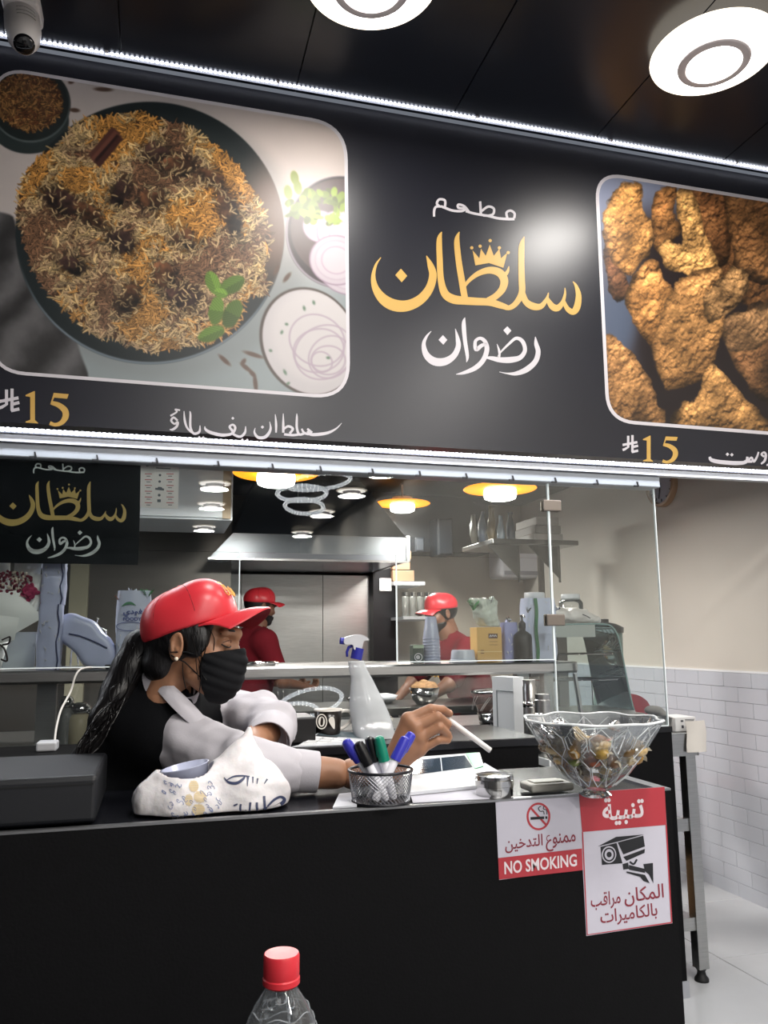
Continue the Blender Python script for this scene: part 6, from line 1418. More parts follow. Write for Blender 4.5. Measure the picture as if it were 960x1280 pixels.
# ---------------------------------------------------------------- the two workers in the kitchen
def worker(name_label, x, y, az, height, lean, arm, group=None, stoop=0., capscale=1.0):
    t = thing('person', name_label, 'person', (x, y, 0)); k = height/1.70
    fw_ = Vector((math.cos(az), math.sin(az), 0)); lf = Vector((-math.sin(az), math.cos(az), 0)); O = Vector((x, y, 0))
    Q = lambda f, l, z: tuple(O+(fw_*f+lf*l)*k+Vector((0, 0, z*k)))
    hipz = .90; sh = (lean, 1.38-stoop); ck = (lean*1.25+.02, 1.47-stoop)
    hd_ = O+(fw_*(lean*1.35+.035))*k+Vector((0, 0, (1.585-stoop)*k)); MHd = frame(hd_, az, -.15-stoop*.8) @ Matrix.Scale(k, 4)
    s = SDF((x-.62, y-.62, -.01), (x+.62, y+.62, 1.52*k), .014)
    s.chain([Q(0, 0, hipz), Q(lean*.5, 0, 1.12-stoop*.4), Q(lean, 0, sh[1]-.06)], [.135*k, .125*k, .13*k], .05); s.chain([Q(lean, 0, sh[1]-.02), Q(*[ck[0], 0, ck[1]]), tuple(hd_-Vector((0, 0, .06)))], [.07, .056, .052], .03)
    arms = []
    for sd_ in (-1, 1):
        S_, E_, W2 = Q(lean, sd_*.175, sh[1]-.02), Q(lean+arm[0], sd_*.24, sh[1]-.02-arm[1]), Q(lean+arm[2], sd_*.15, sh[1]-.02-arm[3]); arms.append((S_, E_, W2)); s.chain([Q(lean, 0, sh[1]-.03), S_, E_, W2], [.07, .052*k, .040*k, .026*k], .03)
        s.chain([Q(0, sd_*.09, hipz-.04), Q(.02, sd_*.10, .48), Q(-.01, sd_*.10, .09)], [.095*k, .062*k, .042*k], .03); s.chain([Q(-.01, sd_*.10, .06), Q(.13, sd_*.11, .045)], [.04, .034], .02)
    parts = [s.mesh('b', m_skin, None, 1)]; h_ = head_sdf(.005); parts.append(xform(h_.mesh('h', m_skin, None, 1), MHd))
    for sd_, (S_, E_, W2) in zip((-1, 1), arms):
        wv = Vector(W2); d_ = (wv-Vector(E_)).normalized(); sv = lf*1.0; dn = d_.cross(sv).normalized()
        mk = lambda f, l, n: tuple(wv+d_*f+sv*l+dn*n)
        hs_ = hand_sdf(W2, [mk(.085, q_, 0) for q_ in (-.030, -.010, .010, .028)], [mk(.112, q_, .018) for q_ in (-.032, -.011, .011, .031)], [mk(.122, q_, .040) for q_ in (-.031, -.010, .011, .030)], [mk(.112, q_, .056) for q_ in (-.030, -.010, .011, .029)], [mk(.03, -.034*sd_, .01), mk(.06, -.045*sd_, .022), mk(.085, -.040*sd_, .036)], .006)
        parts.append(hs_.mesh('x', m_skin, None, 1))
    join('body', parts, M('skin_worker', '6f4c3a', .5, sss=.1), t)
    s = SDF((x-.50, y-.50, .80*k), (x+.50, y+.50, 1.52*k), .011)
    s.chain([Q(0, 0, hipz-.02), Q(lean*.5, 0, 1.12-stoop*.4), Q(lean, 0, sh[1]-.06)], [.152*k, .142*k, .148*k], .05); s.u(s.cone(Q(lean, 0, sh[1]-.03), Q(*[ck[0], 0, ck[1]-.02]), .085, .064), .03)
    for S_, E_, W2 in arms: s.chain([Q(lean, 0, sh[1]-.03), S_, tuple(Vector(S_)*.25+Vector(E_)*.75)], [.09, .072, .064], .03)
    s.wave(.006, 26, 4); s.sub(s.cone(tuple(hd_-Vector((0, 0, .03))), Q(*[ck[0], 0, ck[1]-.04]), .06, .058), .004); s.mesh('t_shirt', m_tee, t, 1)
    b = MB()
    for i in range(4):
        z = 1.30-stoop-.035*i; pts = [Q(lean+.145, (-.05+.10*j/6), z+.006*((j*i+j) % 3)) for j in range(7)]; b.tube(pts, .004, 4)
    stuff(b.build('stitched_lettering', m_gthread, t))
    s = SDF((x-.32, y-.32, .05), (x+.32, y+.32, 1.0*k), .014); s.u(s.ell(Q(0, 0, hipz-.02), (.145, .175, .12)), 0)
    for sd_ in (-1, 1): s.chain([Q(0, sd_*.09, hipz-.05), Q(.02, sd_*.10, .48), Q(-.01, sd_*.10, .12)], [.108, .078, .062], .03)
    s.mesh('trousers', m_tr, t)
    for sd_ in (-1, 1):
        a, c_ = Q(-.02, sd_*.10, .05), Q(.14, sd_*.11, .045); s = SDF([min(a[i], c_[i])-.07 for i in range(2)]+[-.002], [max(a[i], c_[i])+.07 for i in range(2)]+[.12], .009); s.u(s.cone(a, c_, .052, .046), 0).inter(-s.plane((0, 0, 0), (0, 0, 1)), .003); s.mesh('shoe', M('shoe_black', '0e0e10', .4), t)
    hh = SDF((-.15, -.11, -.12), (.12, .11, .14), .006); hh.u(hh.ell((-.018, 0, .030), (.100, .079, .090)), 0); hh.sub(hh.ell((.100, 0, .0), (.068, .08, .110)), .006)
    for y_ in (-1, 1): hh.sub(hh.ell((-.003, y_*.086, -.010), (.024, .020, .038)), .003)
    hh.inter(-(hh.Z+.05), .005) if False else None; hh.inter(hh.plane((-.010, 0, .046), (-math.sin(.05), 0, math.cos(.05))), .004); xform(hh.mesh('hair', m_hair, t, 1), MHd)
    bd_ = head_sdf(.006); bd_.d -= .006; bd_.inter(bd_.Z+.045, .004); bd_.inter(.005-bd_.X, .004); bd_.inter(-(bd_.Z+.125), .004); xform(bd_.mesh('beard', m_hair, t, 1), MHd)
    for y_ in (-1, 1):
        MB().tube([MHd @ Vector((.093, y_*.018, .012)), MHd @ Vector((.094, y_*.034, .016)), MHd @ Vector((.086, y_*.046, .011))], .003, 6).build('eye', M('lash_black', '0b0808', .5), t)
    cap_parts(t, frame(MHd @ Vector((-.010, 0, .042)), az, -.02-stoop) @ Matrix.Scale(k*1.02, 4), False, .006)
    return t
w2 = PY(330, 765, 5.05)
worker('worker in a red cap and red t-shirt seen from behind by the steel wall sheet', w2.x-.09, 5.05, .30, 1.56, .03, (.10, .26, .30, .30))
w3 = PY(556, 775, 4.62)
worker('worker in a red cap and red t-shirt bending, behind the middle glass pane', w3.x+.20, 4.62, .15+PI, 1.60, .16, (.18, .20, .36, .32), stoop=.10)
# ------------------------------------------------------------------ things on the shelf, desk bag, camera, bouquet
ZSh = ZS0+.0008
def on(px, y=2.76): return PY(px, 830, y).x
def bag_block(name, label, cat, pts_px, Y, th, mat, parts=(), seed=1, film=True, h=.0035, wr=.003, fr=70, tilt=False):
    """soft packed block following an outline given by (x, y, half width) down its middle"""
    P = [PY(x, y, Y) for x, y, _ in pts_px]; k = (PY(500, 800, Y)-PY(400, 800, Y)).length/100
    rs_ = [w_*k for *_, w_ in pts_px]
    lo = [min(p[i] for p in P)-max(rs_)-.03 for i in range(3)]; hi = [max(p[i] for p in P)+max(rs_)+.03 for i in range(3)]; lo[1] = Y-th-.02; hi[1] = Y+th+.02
    s = SDF(lo, hi, h); s.chain([tuple(p) for p in P], rs_, .012); s.inter(np.abs(s.Y-Y)-th, .012); s.wave(wr, fr, seed)
    s.inter(ZSh+.0005-s.Z, .002)
    t = thing(name, label, cat, (P[-1].x, Y, ZSh)); s.mesh('pack', mat, t, 1); return t
m_lav = M('cup_sleeve_lavender', 'b4bad8', .3, noise=.10, nscale=10, bump=.05, bscale=14); m_film = glass_mat('thin_film', (.97, .97, .98), 1.5, .06, .12)
def film_tuft(parent, px, py, Y, r, n, seed, mat=None, h=.05):
    rr = random.Random(seed); c = PY(px, py, Y)
    for i in range(n):
        a = rr.uniform(0, 2*PI); b = MB(); pts = []
        w_ = rr.uniform(.4, .9)*r; d = Vector((math.cos(a)*rr.uniform(.3, 1), math.sin(a)*.3, rr.uniform(.5, 1.1))).normalized()*h*rr.uniform(.6, 1.1); sd = Vector((-d.z, .3*rr.uniform(-1, 1), d.x)).normalized()
        g = [[c+d*v+sd*(u*w_*v)+Vector((0, .006*math.sin(6*u+9*v+i), .004*math.sin(11*v+5*u))) for u in (-1, -.5, 0, .5, 1)] for v in (0, .25, .5, .75, 1)]
        b.grid(g); b.build('film_fold', mat or m_film, parent, smooth=True)
def sleeve(label, x0, x1, y0, y1, Y=2.78, dep=.075, mat=None, tilt=None, edge=True, seed=1, name='cup_pack'):
    a = PY(x0, y1, Y); c = PY(x1, y0, Y); z0 = max(ZSh+.0008, a.z) if tilt is None else a.z
    t = thing(name, label, 'cup pack', (a.x, Y, z0))
    b = MB(); rr = random.Random(seed); rings = []
    for i in range(9):
        v = i/8; z = z0+(c.z-z0)*v; ring = []
        for j in range(20):
            th = 2*PI*j/20; q = (abs(math.cos(th))**.35*math.copysign(1, math.cos(th)), abs(math.sin(th))**.35*math.copysign(1, math.sin(th)))
            k = .96+.05*math.sin(v*9+j*1.3+seed) if 0 < i < 8 else .93
            ring.append(Vector(((a.x+c.x)/2+q[0]*(c.x-a.x)/2*k, Y+q[1]*dep/2*k, z)))
        rings.append(ring)
    b.loft(rings).build('pack', mat or m_lav, t, smooth=True, angle=.9)
    b = MB(); gl_ = random.Random(seed*7)  # white slivers along the film creases stand in for highlights
    for i in range(9):
        x = gl_.uniform(a.x+.01, c.x-.01); z = gl_.uniform(z0+.01, c.z-.02); l = gl_.uniform(.006, .02); b.tube([(x, Y-dep/2-.002, z), (x+gl_.uniform(-.006, .006), Y-dep/2-.0035, z+l*.5), (x+gl_.uniform(-.008, .008), Y-dep/2-.002, z+l)], [.0004, .0016, .0004], 4)
    stuff(b.build('film_crease_glints', M('crease_glint_white', 'dcdad8', .15), t))
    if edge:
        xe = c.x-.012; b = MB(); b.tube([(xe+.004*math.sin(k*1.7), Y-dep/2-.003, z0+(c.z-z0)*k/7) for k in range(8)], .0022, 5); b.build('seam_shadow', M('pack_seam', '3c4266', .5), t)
    return t
# left group: bouquet, stacked lavender packs, leaning pack, printed pack
t = sleeve('lavender wrapped cup pack standing on the shelf, lower of two behind the bouquet', 44, 81, 756, 841, 2.77, .07, seed=2); 
t2 = sleeve('lavender wrapped cup pack, upper of two, with a gathered clear top', 50, 85, 703, 756, 2.77, .065, seed=3, tilt=1); film_tuft(t2, 82, 704, 2.77, .03, 9, 4, h=.055)
t3 = bag_block('cup_pack', 'lavender cup pack lying slanted against the upright ones on the shelf', 'cup pack', [(88, 786, 17), (105, 795, 18), (122, 815, 19), (130, 822, 15)], 2.80, .032, m_lav, seed=5, wr=.0015, fr=40)
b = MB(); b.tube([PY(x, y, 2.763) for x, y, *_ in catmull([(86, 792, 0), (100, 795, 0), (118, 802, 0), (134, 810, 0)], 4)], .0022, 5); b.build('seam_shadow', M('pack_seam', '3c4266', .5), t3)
t4 = sleeve('upright wrapped cup pack with a green and blue printed mark, left of the red cap', 142, 190, 739, 838, 2.79, .08, M('cup_sleeve_pale', 'c0c6de', .25, noise=.06, nscale=9), seed=7, edge=False)
film_tuft(t4, 150, 752, 2.76, .022, 4, 8, M('film_orange', 'c98a66', .2, alpha=.55), .035); film_tuft(t4, 184, 748, 2.76, .02, 5, 9, M('film_green', '4f9a5c', .2, alpha=.7), .045); film_tuft(t4, 166, 741, 2.77, .03, 4, 10, None, .02)
PF = lambda x, y: PY(x, y, 2.79-.0425)
q = Print(PF, LIFT(1)); q.text('فودي', [(154, 761), (178, 761), (178, 771), (154, 771)], .03); q.text('FOODY', [(154, 771.5), (177, 771.5), (177, 776), (154, 776)], .03); q.ring(162.5, 783, 17, .8, ry=5.5); q.stroke([(152, 806), (168, 806)], 1, .6); q.stroke([(152, 812), (168, 812)], 1, .6); q.build('blue_print', M('print_blue', '44508e', .4), t4)
q = Print(PF, LIFT(1)); q.stroke([(152, 758, .5), (158, 754.5, 3), (164, 754, 3.2), (170, 757, .5)], 4); q.build('green_print', M('print_green', '3f7a58', .4), t4)
t = thing('white_card', 'pale card standing behind the bouquet on the shelf', 'card', (-.43, 2.86, ZSh)); MB().box((PY(2, 800, 2.86).x, 2.86, ZSh+.0005), (PY(45, 800, 2.86).x, 2.863, PY(30, 790, 2.86).z)).build('card', M('card_grey', 'a7aeb4', .6), t)
bq = thing('flower_bouquet', 'bouquet of small burgundy and white flowers with a pink rose in white paper', 'bouquet', (-.5, 2.74, ZSh))
m_wrap = M('bouquet_paper', 'eef0f0', .5)
def sheet(pts, Y, name='wrapping_paper', mat=None, curl=.012):
    c = [PY(x, y, Y-dy) for x, y, dy in pts]; b = MB(); n = len(c); g = []
    A, B_, C_, D_ = c
    for i in range(7):
        r_ = []
        for j in range(7):
            u, v = i/6, j/6; p = (A*(1-u)+B_*u)*(1-v)+(D_*(1-u)+C_*u)*v; r_.append(p+Vector((0, curl*math.sin(PI*u)*math.sin(PI*v)*-1, 0)))
        g.append(r_)
    b.grid(g); b.grid([[p+Vector((0, .0012, 0)) for p in r] for r in g]); return b.build(name, mat or m_wrap, bq, smooth=True)
sheet([(-30, 672, 0), (14, 666, 0), (12, 740, 0), (-30, 760, 0)], 2.80); sheet([(20, 690, 0), (54, 696, 0), (46, 745, 0), (14, 740, 0)], 2.79); sheet([(44, 716, 0), (62, 721, 0), (52, 765, 0), (26, 772, 0)], 2.78); sheet([(50, 730, 0), (64, 740, 0), (44, 768, 0), (34, 768, 0)], 2.775)
sheet([(-40, 745, .01), (22, 738, .01), (54, 772, .0), (8, 798, .0)], 2.745, curl=.02); sheet([(-40, 765, .02), (24, 772, .02), (18, 800, .01), (-40, 812, .01)], 2.74, curl=.02)
MB().lathe([(.012, 0), (.016, .03), (.03, .09)], (PY(-4, 835, 2.76).x, 2.76, ZSh+.0005), 14).build('stem_wrap', m_wrap, bq, smooth=True)
rb_ = random.Random(6); b1, b2 = MB(), MB()
for i in range(190):
    px, py = rb_.uniform(-16, 40), rb_.uniform(712, 746); 
    if (px-10)**2/900+(py-730)**2/330 > 1.1: continue
    (b1 if rb_.random() < .6 else b2).ball(PY(px, py, 2.765-rb_.uniform(0, .03)), rb_.uniform(.0035, .0065), 6)
stuff(b1.build('burgundy_blossoms', M('blossom_burgundy', '6a1f34', .6), bq, smooth=True)); stuff(b2.build('white_blossoms', M('blossom_white', 'd9cdbf', .6), bq, smooth=True))
b = MB(); rc_ = PY(37, 739, 2.735)
for i in range(16):
    a = i*2.4; r = .004+.0013*i; tl = .55+.03*i; A = Matrix.Rotation(a, 3, 'Y') @ Matrix.Rotation(tl, 3, 'X'); b.ball(rc_+Vector((math.cos(a)*r, -.010+.0012*i, math.sin(a)*r)), (.011, .0025, .012), 8, mat=A)
b.build('rose', M('rose_pink', 'a03058', .5), bq, smooth=True)
b = MB()
for p in ([(2, 800), (12, 796), (11, 804), (3, 806)], [(0, 806), (6, 812), (9, 826), (1, 824)], [(-4, 800), (-16, 797), (-15, 806)]): b.tube([PY(x, y, 2.725) for x, y, *_ in catmull([(x, y, 0) for x, y in p], 4)], .0032, 6)
b.build('dark_ribbon', M('ribbon_dark', '241418', .4), bq, smooth=True)
# clamp-like chrome tap, charger and cable
t = thing('chrome_hook_rack', 'small bent chrome wire rack on the shelf beside the slanted cup pack', 'rack', (PY(124, 800, 2.9).x, 2.9, ZSh))
b = MB()
for p in ([(123, 772), (120, 782), (116, 790), (110, 788), (104, 792)], [(112, 782), (126, 784), (133, 790), (128, 795), (118, 793)], [(118, 790), (118, 810), (118, 832)], [(96, 812), (98, 832)], [(88, 834), (90, 812), (96, 800)]): b.tube([PY(x, y, 2.90) for x, y, *_ in catmull([(x, y, 0) for x, y in p], 4)], .003, 6)
b.build('bent_wire', m_chrome, t, smooth=True)
t = thing('black_charger', 'flat black charger on the shelf in front of the printed cup pack', 'charger', (PY(142, 838, 2.72).x, 2.72, ZSh)); MB().rbox((PY(131, 838, 2.715).x, 2.70, ZSh+.0005), (PY(155, 838, 2.715).x, 2.735, ZSh+.014), .003, 2).build('case', M('plastic_black', '101114', .3), t)
t = thing('charging_cable', 'white charging cable hanging from the black charger down over the shelf', 'cable', tuple(PY(130, 837, 2.66)))
cp = [(131, 836, 2.70), (120, 834, 2.68), (102, 836, 2.655), (94, 846, 2.645), (88, 865, 2.64), (76, 888, 2.60), (70, 912, 2.55), (68, 931, 2.50)]
MB().tube([Vector(p) for p in catmull([tuple(PY(*c_)) for c_ in cp], 6)], .0032, 8).build('cord', M('cable_white', 'd5d2cc', .4), t, smooth=True)
cbl = thing('adapter_plug', 'white power adapter at the lower end of the charging cable', 'plug', tuple(PY(60, 931, 2.45)))
MB().rbox((PY(46, 931, 2.46).x, 2.44, PY(60, 934, 2.46).z-.01), (PY(72, 931, 2.46).x, 2.50, PY(60, 926.5, 2.46).z), .006, 3).build('plug_body', m_wplastic, cbl)
sdk = thing('side_cabinet', 'low black cabinet behind the cash box carrying the power adapter', 'cabinet', (-.4, 2.4, 0)); zz_ = PY(60, 934, 2.46).z-.0105
MB().box((-1.3, 2.30, 0), (.0, 2.60, zz_)).build('carcass', m_blackp, sdk)
# glass and chrome vessels under the shelf at the left
for i, (px, r, h_, col, lb) in enumerate(((100, .038, .10, 'a89f84', 'brown glass jar with a steel lid below the shelf, just left of the ponytail'), (121, .036, .075, None, 'chrome bowl stack below the shelf beside the ponytail'), (82, .026, .12, '6e706e', 'dark clear bottle below the shelf behind the charging cable'))):
    x = PY(px, 900, 2.80).x; t = thing('storage_jar', lb, 'jar', (x, 2.8, ZW)); m_ = M('jar_%d' % i, col or 'd0d0d0', .1, 0 if col else 1, alpha=.85 if col else 1)
    MB().lathe([(r*.8, 0), (r, .01), (r, h_*.8), (r*.8, h_)], (x, 2.80, ZW+.0015), 24).build('jar_body', m_, t, smooth=True); MB().lathe([(r*.85, h_), (r*.9, h_+.02), (r*.7, h_+.03), (.01, h_+.035)], (x, 2.80, ZW+.0015), 24).build('lid', m_steel2, t, smooth=True)
# right group
def sx(a, Y): return PY(a, 820, Y).x
t = thing('cling_film_tube', 'short steel tube lying on the shelf at the right of the face mask', 'tube', (PY(320, 830, 2.74).x, 2.74, ZSh)); b = MB(); r = .008
b.tube([(PY(300, 830, 2.72).x, 2.72, ZSh+r+.0005), (PY(344, 830, 2.72).x, 2.72, ZSh+r+.0005)], r, 16); b.build('tube_body', m_steel2, t, smooth=True); MB().tube([(PY(344, 830, 2.72).x+.0005, 2.72, ZSh+r+.0005), (PY(348, 830, 2.72).x, 2.72, ZSh+r+.0005)], r*.8, 14).build('end_cap', m_chrome, t)
t = thing('small_carton', 'tiny green and black carton with a round badge beside the cup stack', 'box', (sx(523, 2.76), 2.76, ZSh)); c0_, c1_ = sx(516.5, 2.75), sx(530, 2.75); ztt = PY(523, 806, 2.75).z
MB().rbox((c0_, 2.75, ZSh+.0005), (c1_, 2.79, ztt), .002, 1).build('carton_body', M('carton_darkgreen', '23332a', .4), t); MB().box((c0_, 2.7485, ztt-.012), (c1_, 2.7495, ztt-.001)).build('pale_band', M('carton_pale', '9fb09a', .5), t)
q = Print(lambda x, y: PY(x, y, 2.7485), LIFT(.4)); q.ring(523, 821.5, 4.6, 1.1); q.dot(522.5, 821.5, 2.6); q.build('round_badge', m_white_v, t)
cx_ = sx(540, 2.77); zt_c = PY(539, 771, 2.77).z; kx = (PY(500, 800, 2.77)-PY(400, 800, 2.77)).length/100
cst = [thing('plastic_cup', 'translucent plastic cup, %s of the upside down stack on the shelf' % n_, 'cup', (cx_, 2.77, ZSh), 'upside down plastic cups on the shelf') for n_ in ('lowest', 'second from the bottom', 'third from the bottom', 'fourth from the bottom', 'middle one', 'fourth from the top', 'third from the top', 'second from the top', 'topmost')]
m_cup = M('cup_milky', 'b9bdd6', .2, alpha=.8)
hcup = PY(540, 771, 2.77).z-PY(540, 799, 2.77).z; base_h = (zt_c-ZSh)-hcup
for i, t in enumerate(cst):
    z = ZSh+.0006+base_h*i/(len(cst)-1); hc = hcup
    MB().lathe([(11*kx, 0), (11.2*kx, .002), (10.4*kx, .003), (6.6*kx, hc-.001), (6.3*kx, hc), (0, hc), ], (cx_+(-.002 if i > 5 else 0), 2.77, z), 28, cap0=False).build('cup_wall', m_cup, t, smooth=True, angle=.8)
t = thing('lidded_tub', 'shallow white plastic tub with a wide rim on the shelf', 'tub', (sx(580, 2.76), 2.76, ZSh)); x_ = sx(580, 2.76); k2 = kx
b = MB(); zz0 = PY(580, 812.5, 2.76).z-ZSh
b.lathe([(17.5*k2, 0), (17.6*k2, .003), (16.6*k2, .006), (16.4*k2, .010), (15.4*k2, .011), (14.6*k2, zz0*.85), (13.6*k2, zz0), (0, zz0)], (x_, 2.77, ZSh+.0005), 36).build('tub_body', M('tub_white', 'c6cad8', .25, alpha=.93), t, smooth=True, angle=.7)
t = thing('yellow_carton', 'tall yellow carton with a small brown label, open at the top', 'box', (sx(612, 2.76), 2.76, ZSh)); a0_, a1_ = sx(597, 2.755), sx(628, 2.755); zc_ = PY(612, 784, 2.755).z
MB().rbox((a0_, 2.755, ZSh+.0005), (a1_, 2.825, zc_), .002, 1).build('carton_body', M('carton_yellow', 'c99f5c', .55), t); MB().box((a0_, 2.7538, PY(612, 815, 2.755).z), (a1_, 2.7548, PY(612, 814, 2.755).z)).build('printed_line', M('carton_line', 'dcc08c', .5), t)
q = Print(lambda x, y: PY(x, y, 2.7535), LIFT(.4)); q.poly([(610.5, 792), (622, 792), (622, 798), (610.5, 798)]); q.build('brown_label', M('label_brown', '5a3c2a', .5), t)
q = Print(lambda x, y: PY(x, y, 2.753), LIFT(.8)); q.stroke([(612, 796.5), (613, 793.5), (614.5, 796), (616, 793.5), (617.5, 796), (619, 793.5), (620.5, 796)], 2, .9); q.build('label_lettering', m_white_v, t)
q = Print(lambda x, y: PY(x, y, 2.7535), LIFT(.4)); q.stroke([(601, 813), (605, 813)], 1, .8); q.stroke([(601, 816.5), (605, 816.5)], 1, .8); q.stroke([(612, 802), (622, 802)], 1, .5); q.stroke([(612, 806), (622, 806)], 1, .5); q.build('small_print', M('label_brown', '5a3c2a', .5), t)
bg = thing('plastic_bag', 'crumpled clear and green plastic bag stuffed in the top of the yellow carton', 'bag', (sx(610, 2.79), 2.79, zc_))
b = MB(); g = []
pl_ = [(600, 782), (590, 770), (586, 758), (583, 752), (594, 749), (606, 750), (614, 745), (622, 752), (626, 765), (632, 780)]
s = SDF((sx(580, 2.79), 2.74, zc_+.001), (sx(636, 2.79), 2.84, zc_+.13), .003); k3 = kx
s.chain([V3(612, 784, 2.79), V3(606, 768, 2.785), V3(600, 757, 2.78), V3(591, 753, 2.78)], [.036, .034, .026, .012], .02); s.chain([V3(610, 770, 2.79), V3(616, 752, 2.79)], [.03, .017], .02); s.wave(.008, 90, 3); s.wave(.003, 260, 4); s.inter(zc_+.003-s.Z, .002)
s.mesh('bag_body', M('bag_milky', 'c9cfc6', .2, alpha=.72, noise=.15, nscale=30), bg, 0); film_tuft(bg, 592, 762, 2.765, .02, 6, 5, M('film_green', '4f9a5c', .2, alpha=.7), .04); film_tuft(bg, 612, 756, 2.765, .02, 5, 6, None, .03)
MB().ball(PY(618, 778, 2.775), (.014, .010, .006), 10).build('brown_piece', M('paper_tan', 'b98d62', .6), bg)
t = sleeve('lavender cup pack between the yellow carton and the black pump bottle', 628, 645, 778, 831, 2.80, .05, M('cup_sleeve_violet', '8e90bd', .3, noise=.1), seed=4, edge=False); film_tuft(t, 634, 780, 2.79, .02, 5, 14, None, .03)
x_ = sx(654, 2.765); kb = kx; hb = PY(654, 790, 2.765).z-ZSh; pb = thing('pump_bottle', 'matt black bottle with a pump nozzle on the steel shelf', 'bottle', (x_, 2.765, ZSh)); mb_ = M('bottle_matt_black', '0b0c10', .45)
MB().lathe([(11.4*kb, 0), (12*kb, .004), (12*kb, hb*.78), (11*kb, hb*.9), (7*kb, hb*.99), (4*kb, hb*1.04), (4*kb, hb*1.12)], (x_, 2.765, ZSh+.0005), 32).build('bottle_body', mb_, pb, smooth=True)
MB().lathe([(4.6*kb, hb*1.12), (4.6*kb, hb*1.30), (2.4*kb, hb*1.36), (1.4*kb, hb*1.40), (1.4*kb, hb*1.5), (2.6*kb, hb*1.51), (2.4*kb, hb*1.58), (0, hb*1.6)], (x_, 2.765, ZSh+.0005), 20, cap0=True).build('pump_head', mb_, pb, smooth=True, angle=.7)
MB().tube([(x_, 2.765, ZSh+hb*1.55), (x_-.004, 2.74, ZSh+hb*1.55), (x_-.006, 2.728, ZSh+hb*1.50)], .003, 8).build('nozzle', m_chrome, pb, smooth=True)
t = sleeve('pale cup pack with a dark green stripe behind the black pump bottle', 655, 691, 748, 832, 2.815, .07, M('cup_sleeve_pale', 'a9b0d0', .25), seed=8, edge=False); film_tuft(t, 690, 768, 2.79, .025, 7, 12, None, .035); film_tuft(t, 660, 765, 2.78, .02, 4, 13, None, .03)
b = MB(); xs_ = sx(674, 2.775); b.grid([[Vector((sx(671+.8*math.sin(v*.9), 2.77)+u*.014, 2.7765, ZSh+.002+v/11*(PY(674, 747, 2.775).z-ZSh-.004))) for u in (0, 1)] for v in range(12)]); b.build('green_stripe', M('stripe_green', '2f6b45', .4), t)
zt_d = PY(725, 781, 2.99).z
for px, y0_, Y_, lb in ((668, 741, 2.93, 'clear jar with a wide white screw lid behind the green striped cup pack'), (713, 743, 3.20, 'clear jar with a white screw lid behind the white flour bag, at the shelf end')):
    x_ = PY(px, 745, Y_).x; ZSh = (ZSh if px < 700 else zt_d+.001); t = thing('lidded_jar', lb, 'jar', (x_, Y_, ZSh)); zt_ = PY(px, y0_, Y_).z; r_ = 13*kx*1.05
    MB().lathe([(r_*1.3, 0), (r_*1.35, .01), (r_*1.35, (zt_-ZSh)*.72), (r_*.95, (zt_-ZSh)*.88), (r_*.9, zt_-ZSh-.02)], (x_, Y_, ZSh+.0005), 28).build('jar_body', glass_mat('jar_glass', (.93, .95, .95), 1.5, .02, .08), t, smooth=True)
    MB().lathe([(r_, zt_-ZSh-.022), (r_*1.03, zt_-ZSh-.018), (r_*1.03, zt_-ZSh-.004), (r_*.97, zt_-ZSh), (0, zt_-ZSh)], (x_, Y_, ZSh+.0005), 32).build('screw_lid', m_wplastic, t, smooth=True, angle=.6)
ZSh = ZS0+.0008
# curved glass display case with racks, and an urn behind it
Yc = 2.99; dx0, dx1 = PY(683, 800, Yc).x, PY(793, 893, Yc).x; zt_d = PY(725, 781, Yc).z
dc = thing('curved_display_case', 'countertop display case with curved tinted glass and wire racks at the right', 'display case', (dx0, Yc, ZW)); zb_d = ZW+.0012
prf = [(dx1, zb_d+.03)]+[(PY(x, y, Yc).x, PY(x, y, Yc).z) for x, y in ((788, 870), (781, 835), (775, 805), (770, 790), (763, 782), (752, 780), (725, 780))]+[(dx0, zt_d)]
m_tint = glass_mat('tinted_glass', (.66, .78, .78), 1.22, .0, .03, gl=(.6, .75, .78))
b = MB(); cv = catmull([(a, c_, 0) for a, c_ in prf], 4); g = [[Vector((p[0], y, p[1])) for y in (Yc, Yc+.28)] for p in cv]; b.grid(g); b.grid([[v+Vector((-.004, 0, -.003)) for v in r] for r in g]); b.build('curved_glass', m_tint, dc, smooth=True)
b = MB(); b.tube([(p[0], Yc, p[1]) for p in cv], .0035, 6); b.tube([(p[0], Yc+.28, p[1]) for p in cv], .0035, 6); b.build('glass_edge', M('tinted_edge', '7f9a98', .2), dc, smooth=True)
MB().box((dx0, Yc, zb_d), (dx1+.005, Yc+.28, zb_d+.03)).build('base', m_steel, dc); MB().box((dx0-.0, Yc, zt_d-.05), (PY(744, 790, Yc).x, Yc+.28, zt_d)).build('top_housing', M('housing_grey', '9aa09e', .4, .4), dc)
MB().box((dx0, Yc+.272, zb_d+.03), (dx1-.03, Yc+.28, zt_d-.05)).build('back_panel', glass_mat('tinted_back', (.86, .92, .92), 1.5, 0, .05), dc)
for py, xr in ((818, 768), (851, 774)):
    z = PY(720, py, Yc).z; b = MB(); xr_ = PY(xr, py, Yc).x
    for i in range(9): y = Yc+.02+i*.03; b.tube([(dx0+.01, y, z), (xr_, y, z)], .002, 5)
    for x in (dx0+.012, (dx0+xr_)/2, xr_): b.tube([(x, Yc+.015, z), (x, Yc+.262, z)], .0028, 5)
    stuff(b.build('wire_rack', m_chrome, dc))
for px in (689, 725): MB().box((PY(px-6, 850, Yc+.1).x, Yc+.24, zb_d+.03), (PY(px+6, 850, Yc+.1).x, Yc+.262, zt_d-.05)).build('upright', m_dsteel, dc)
fb = thing('white_bag', 'plump white plastic bag lying on top of the display case', 'bag', (PY(720, 778, 3.08).x, 3.08, zt_d))
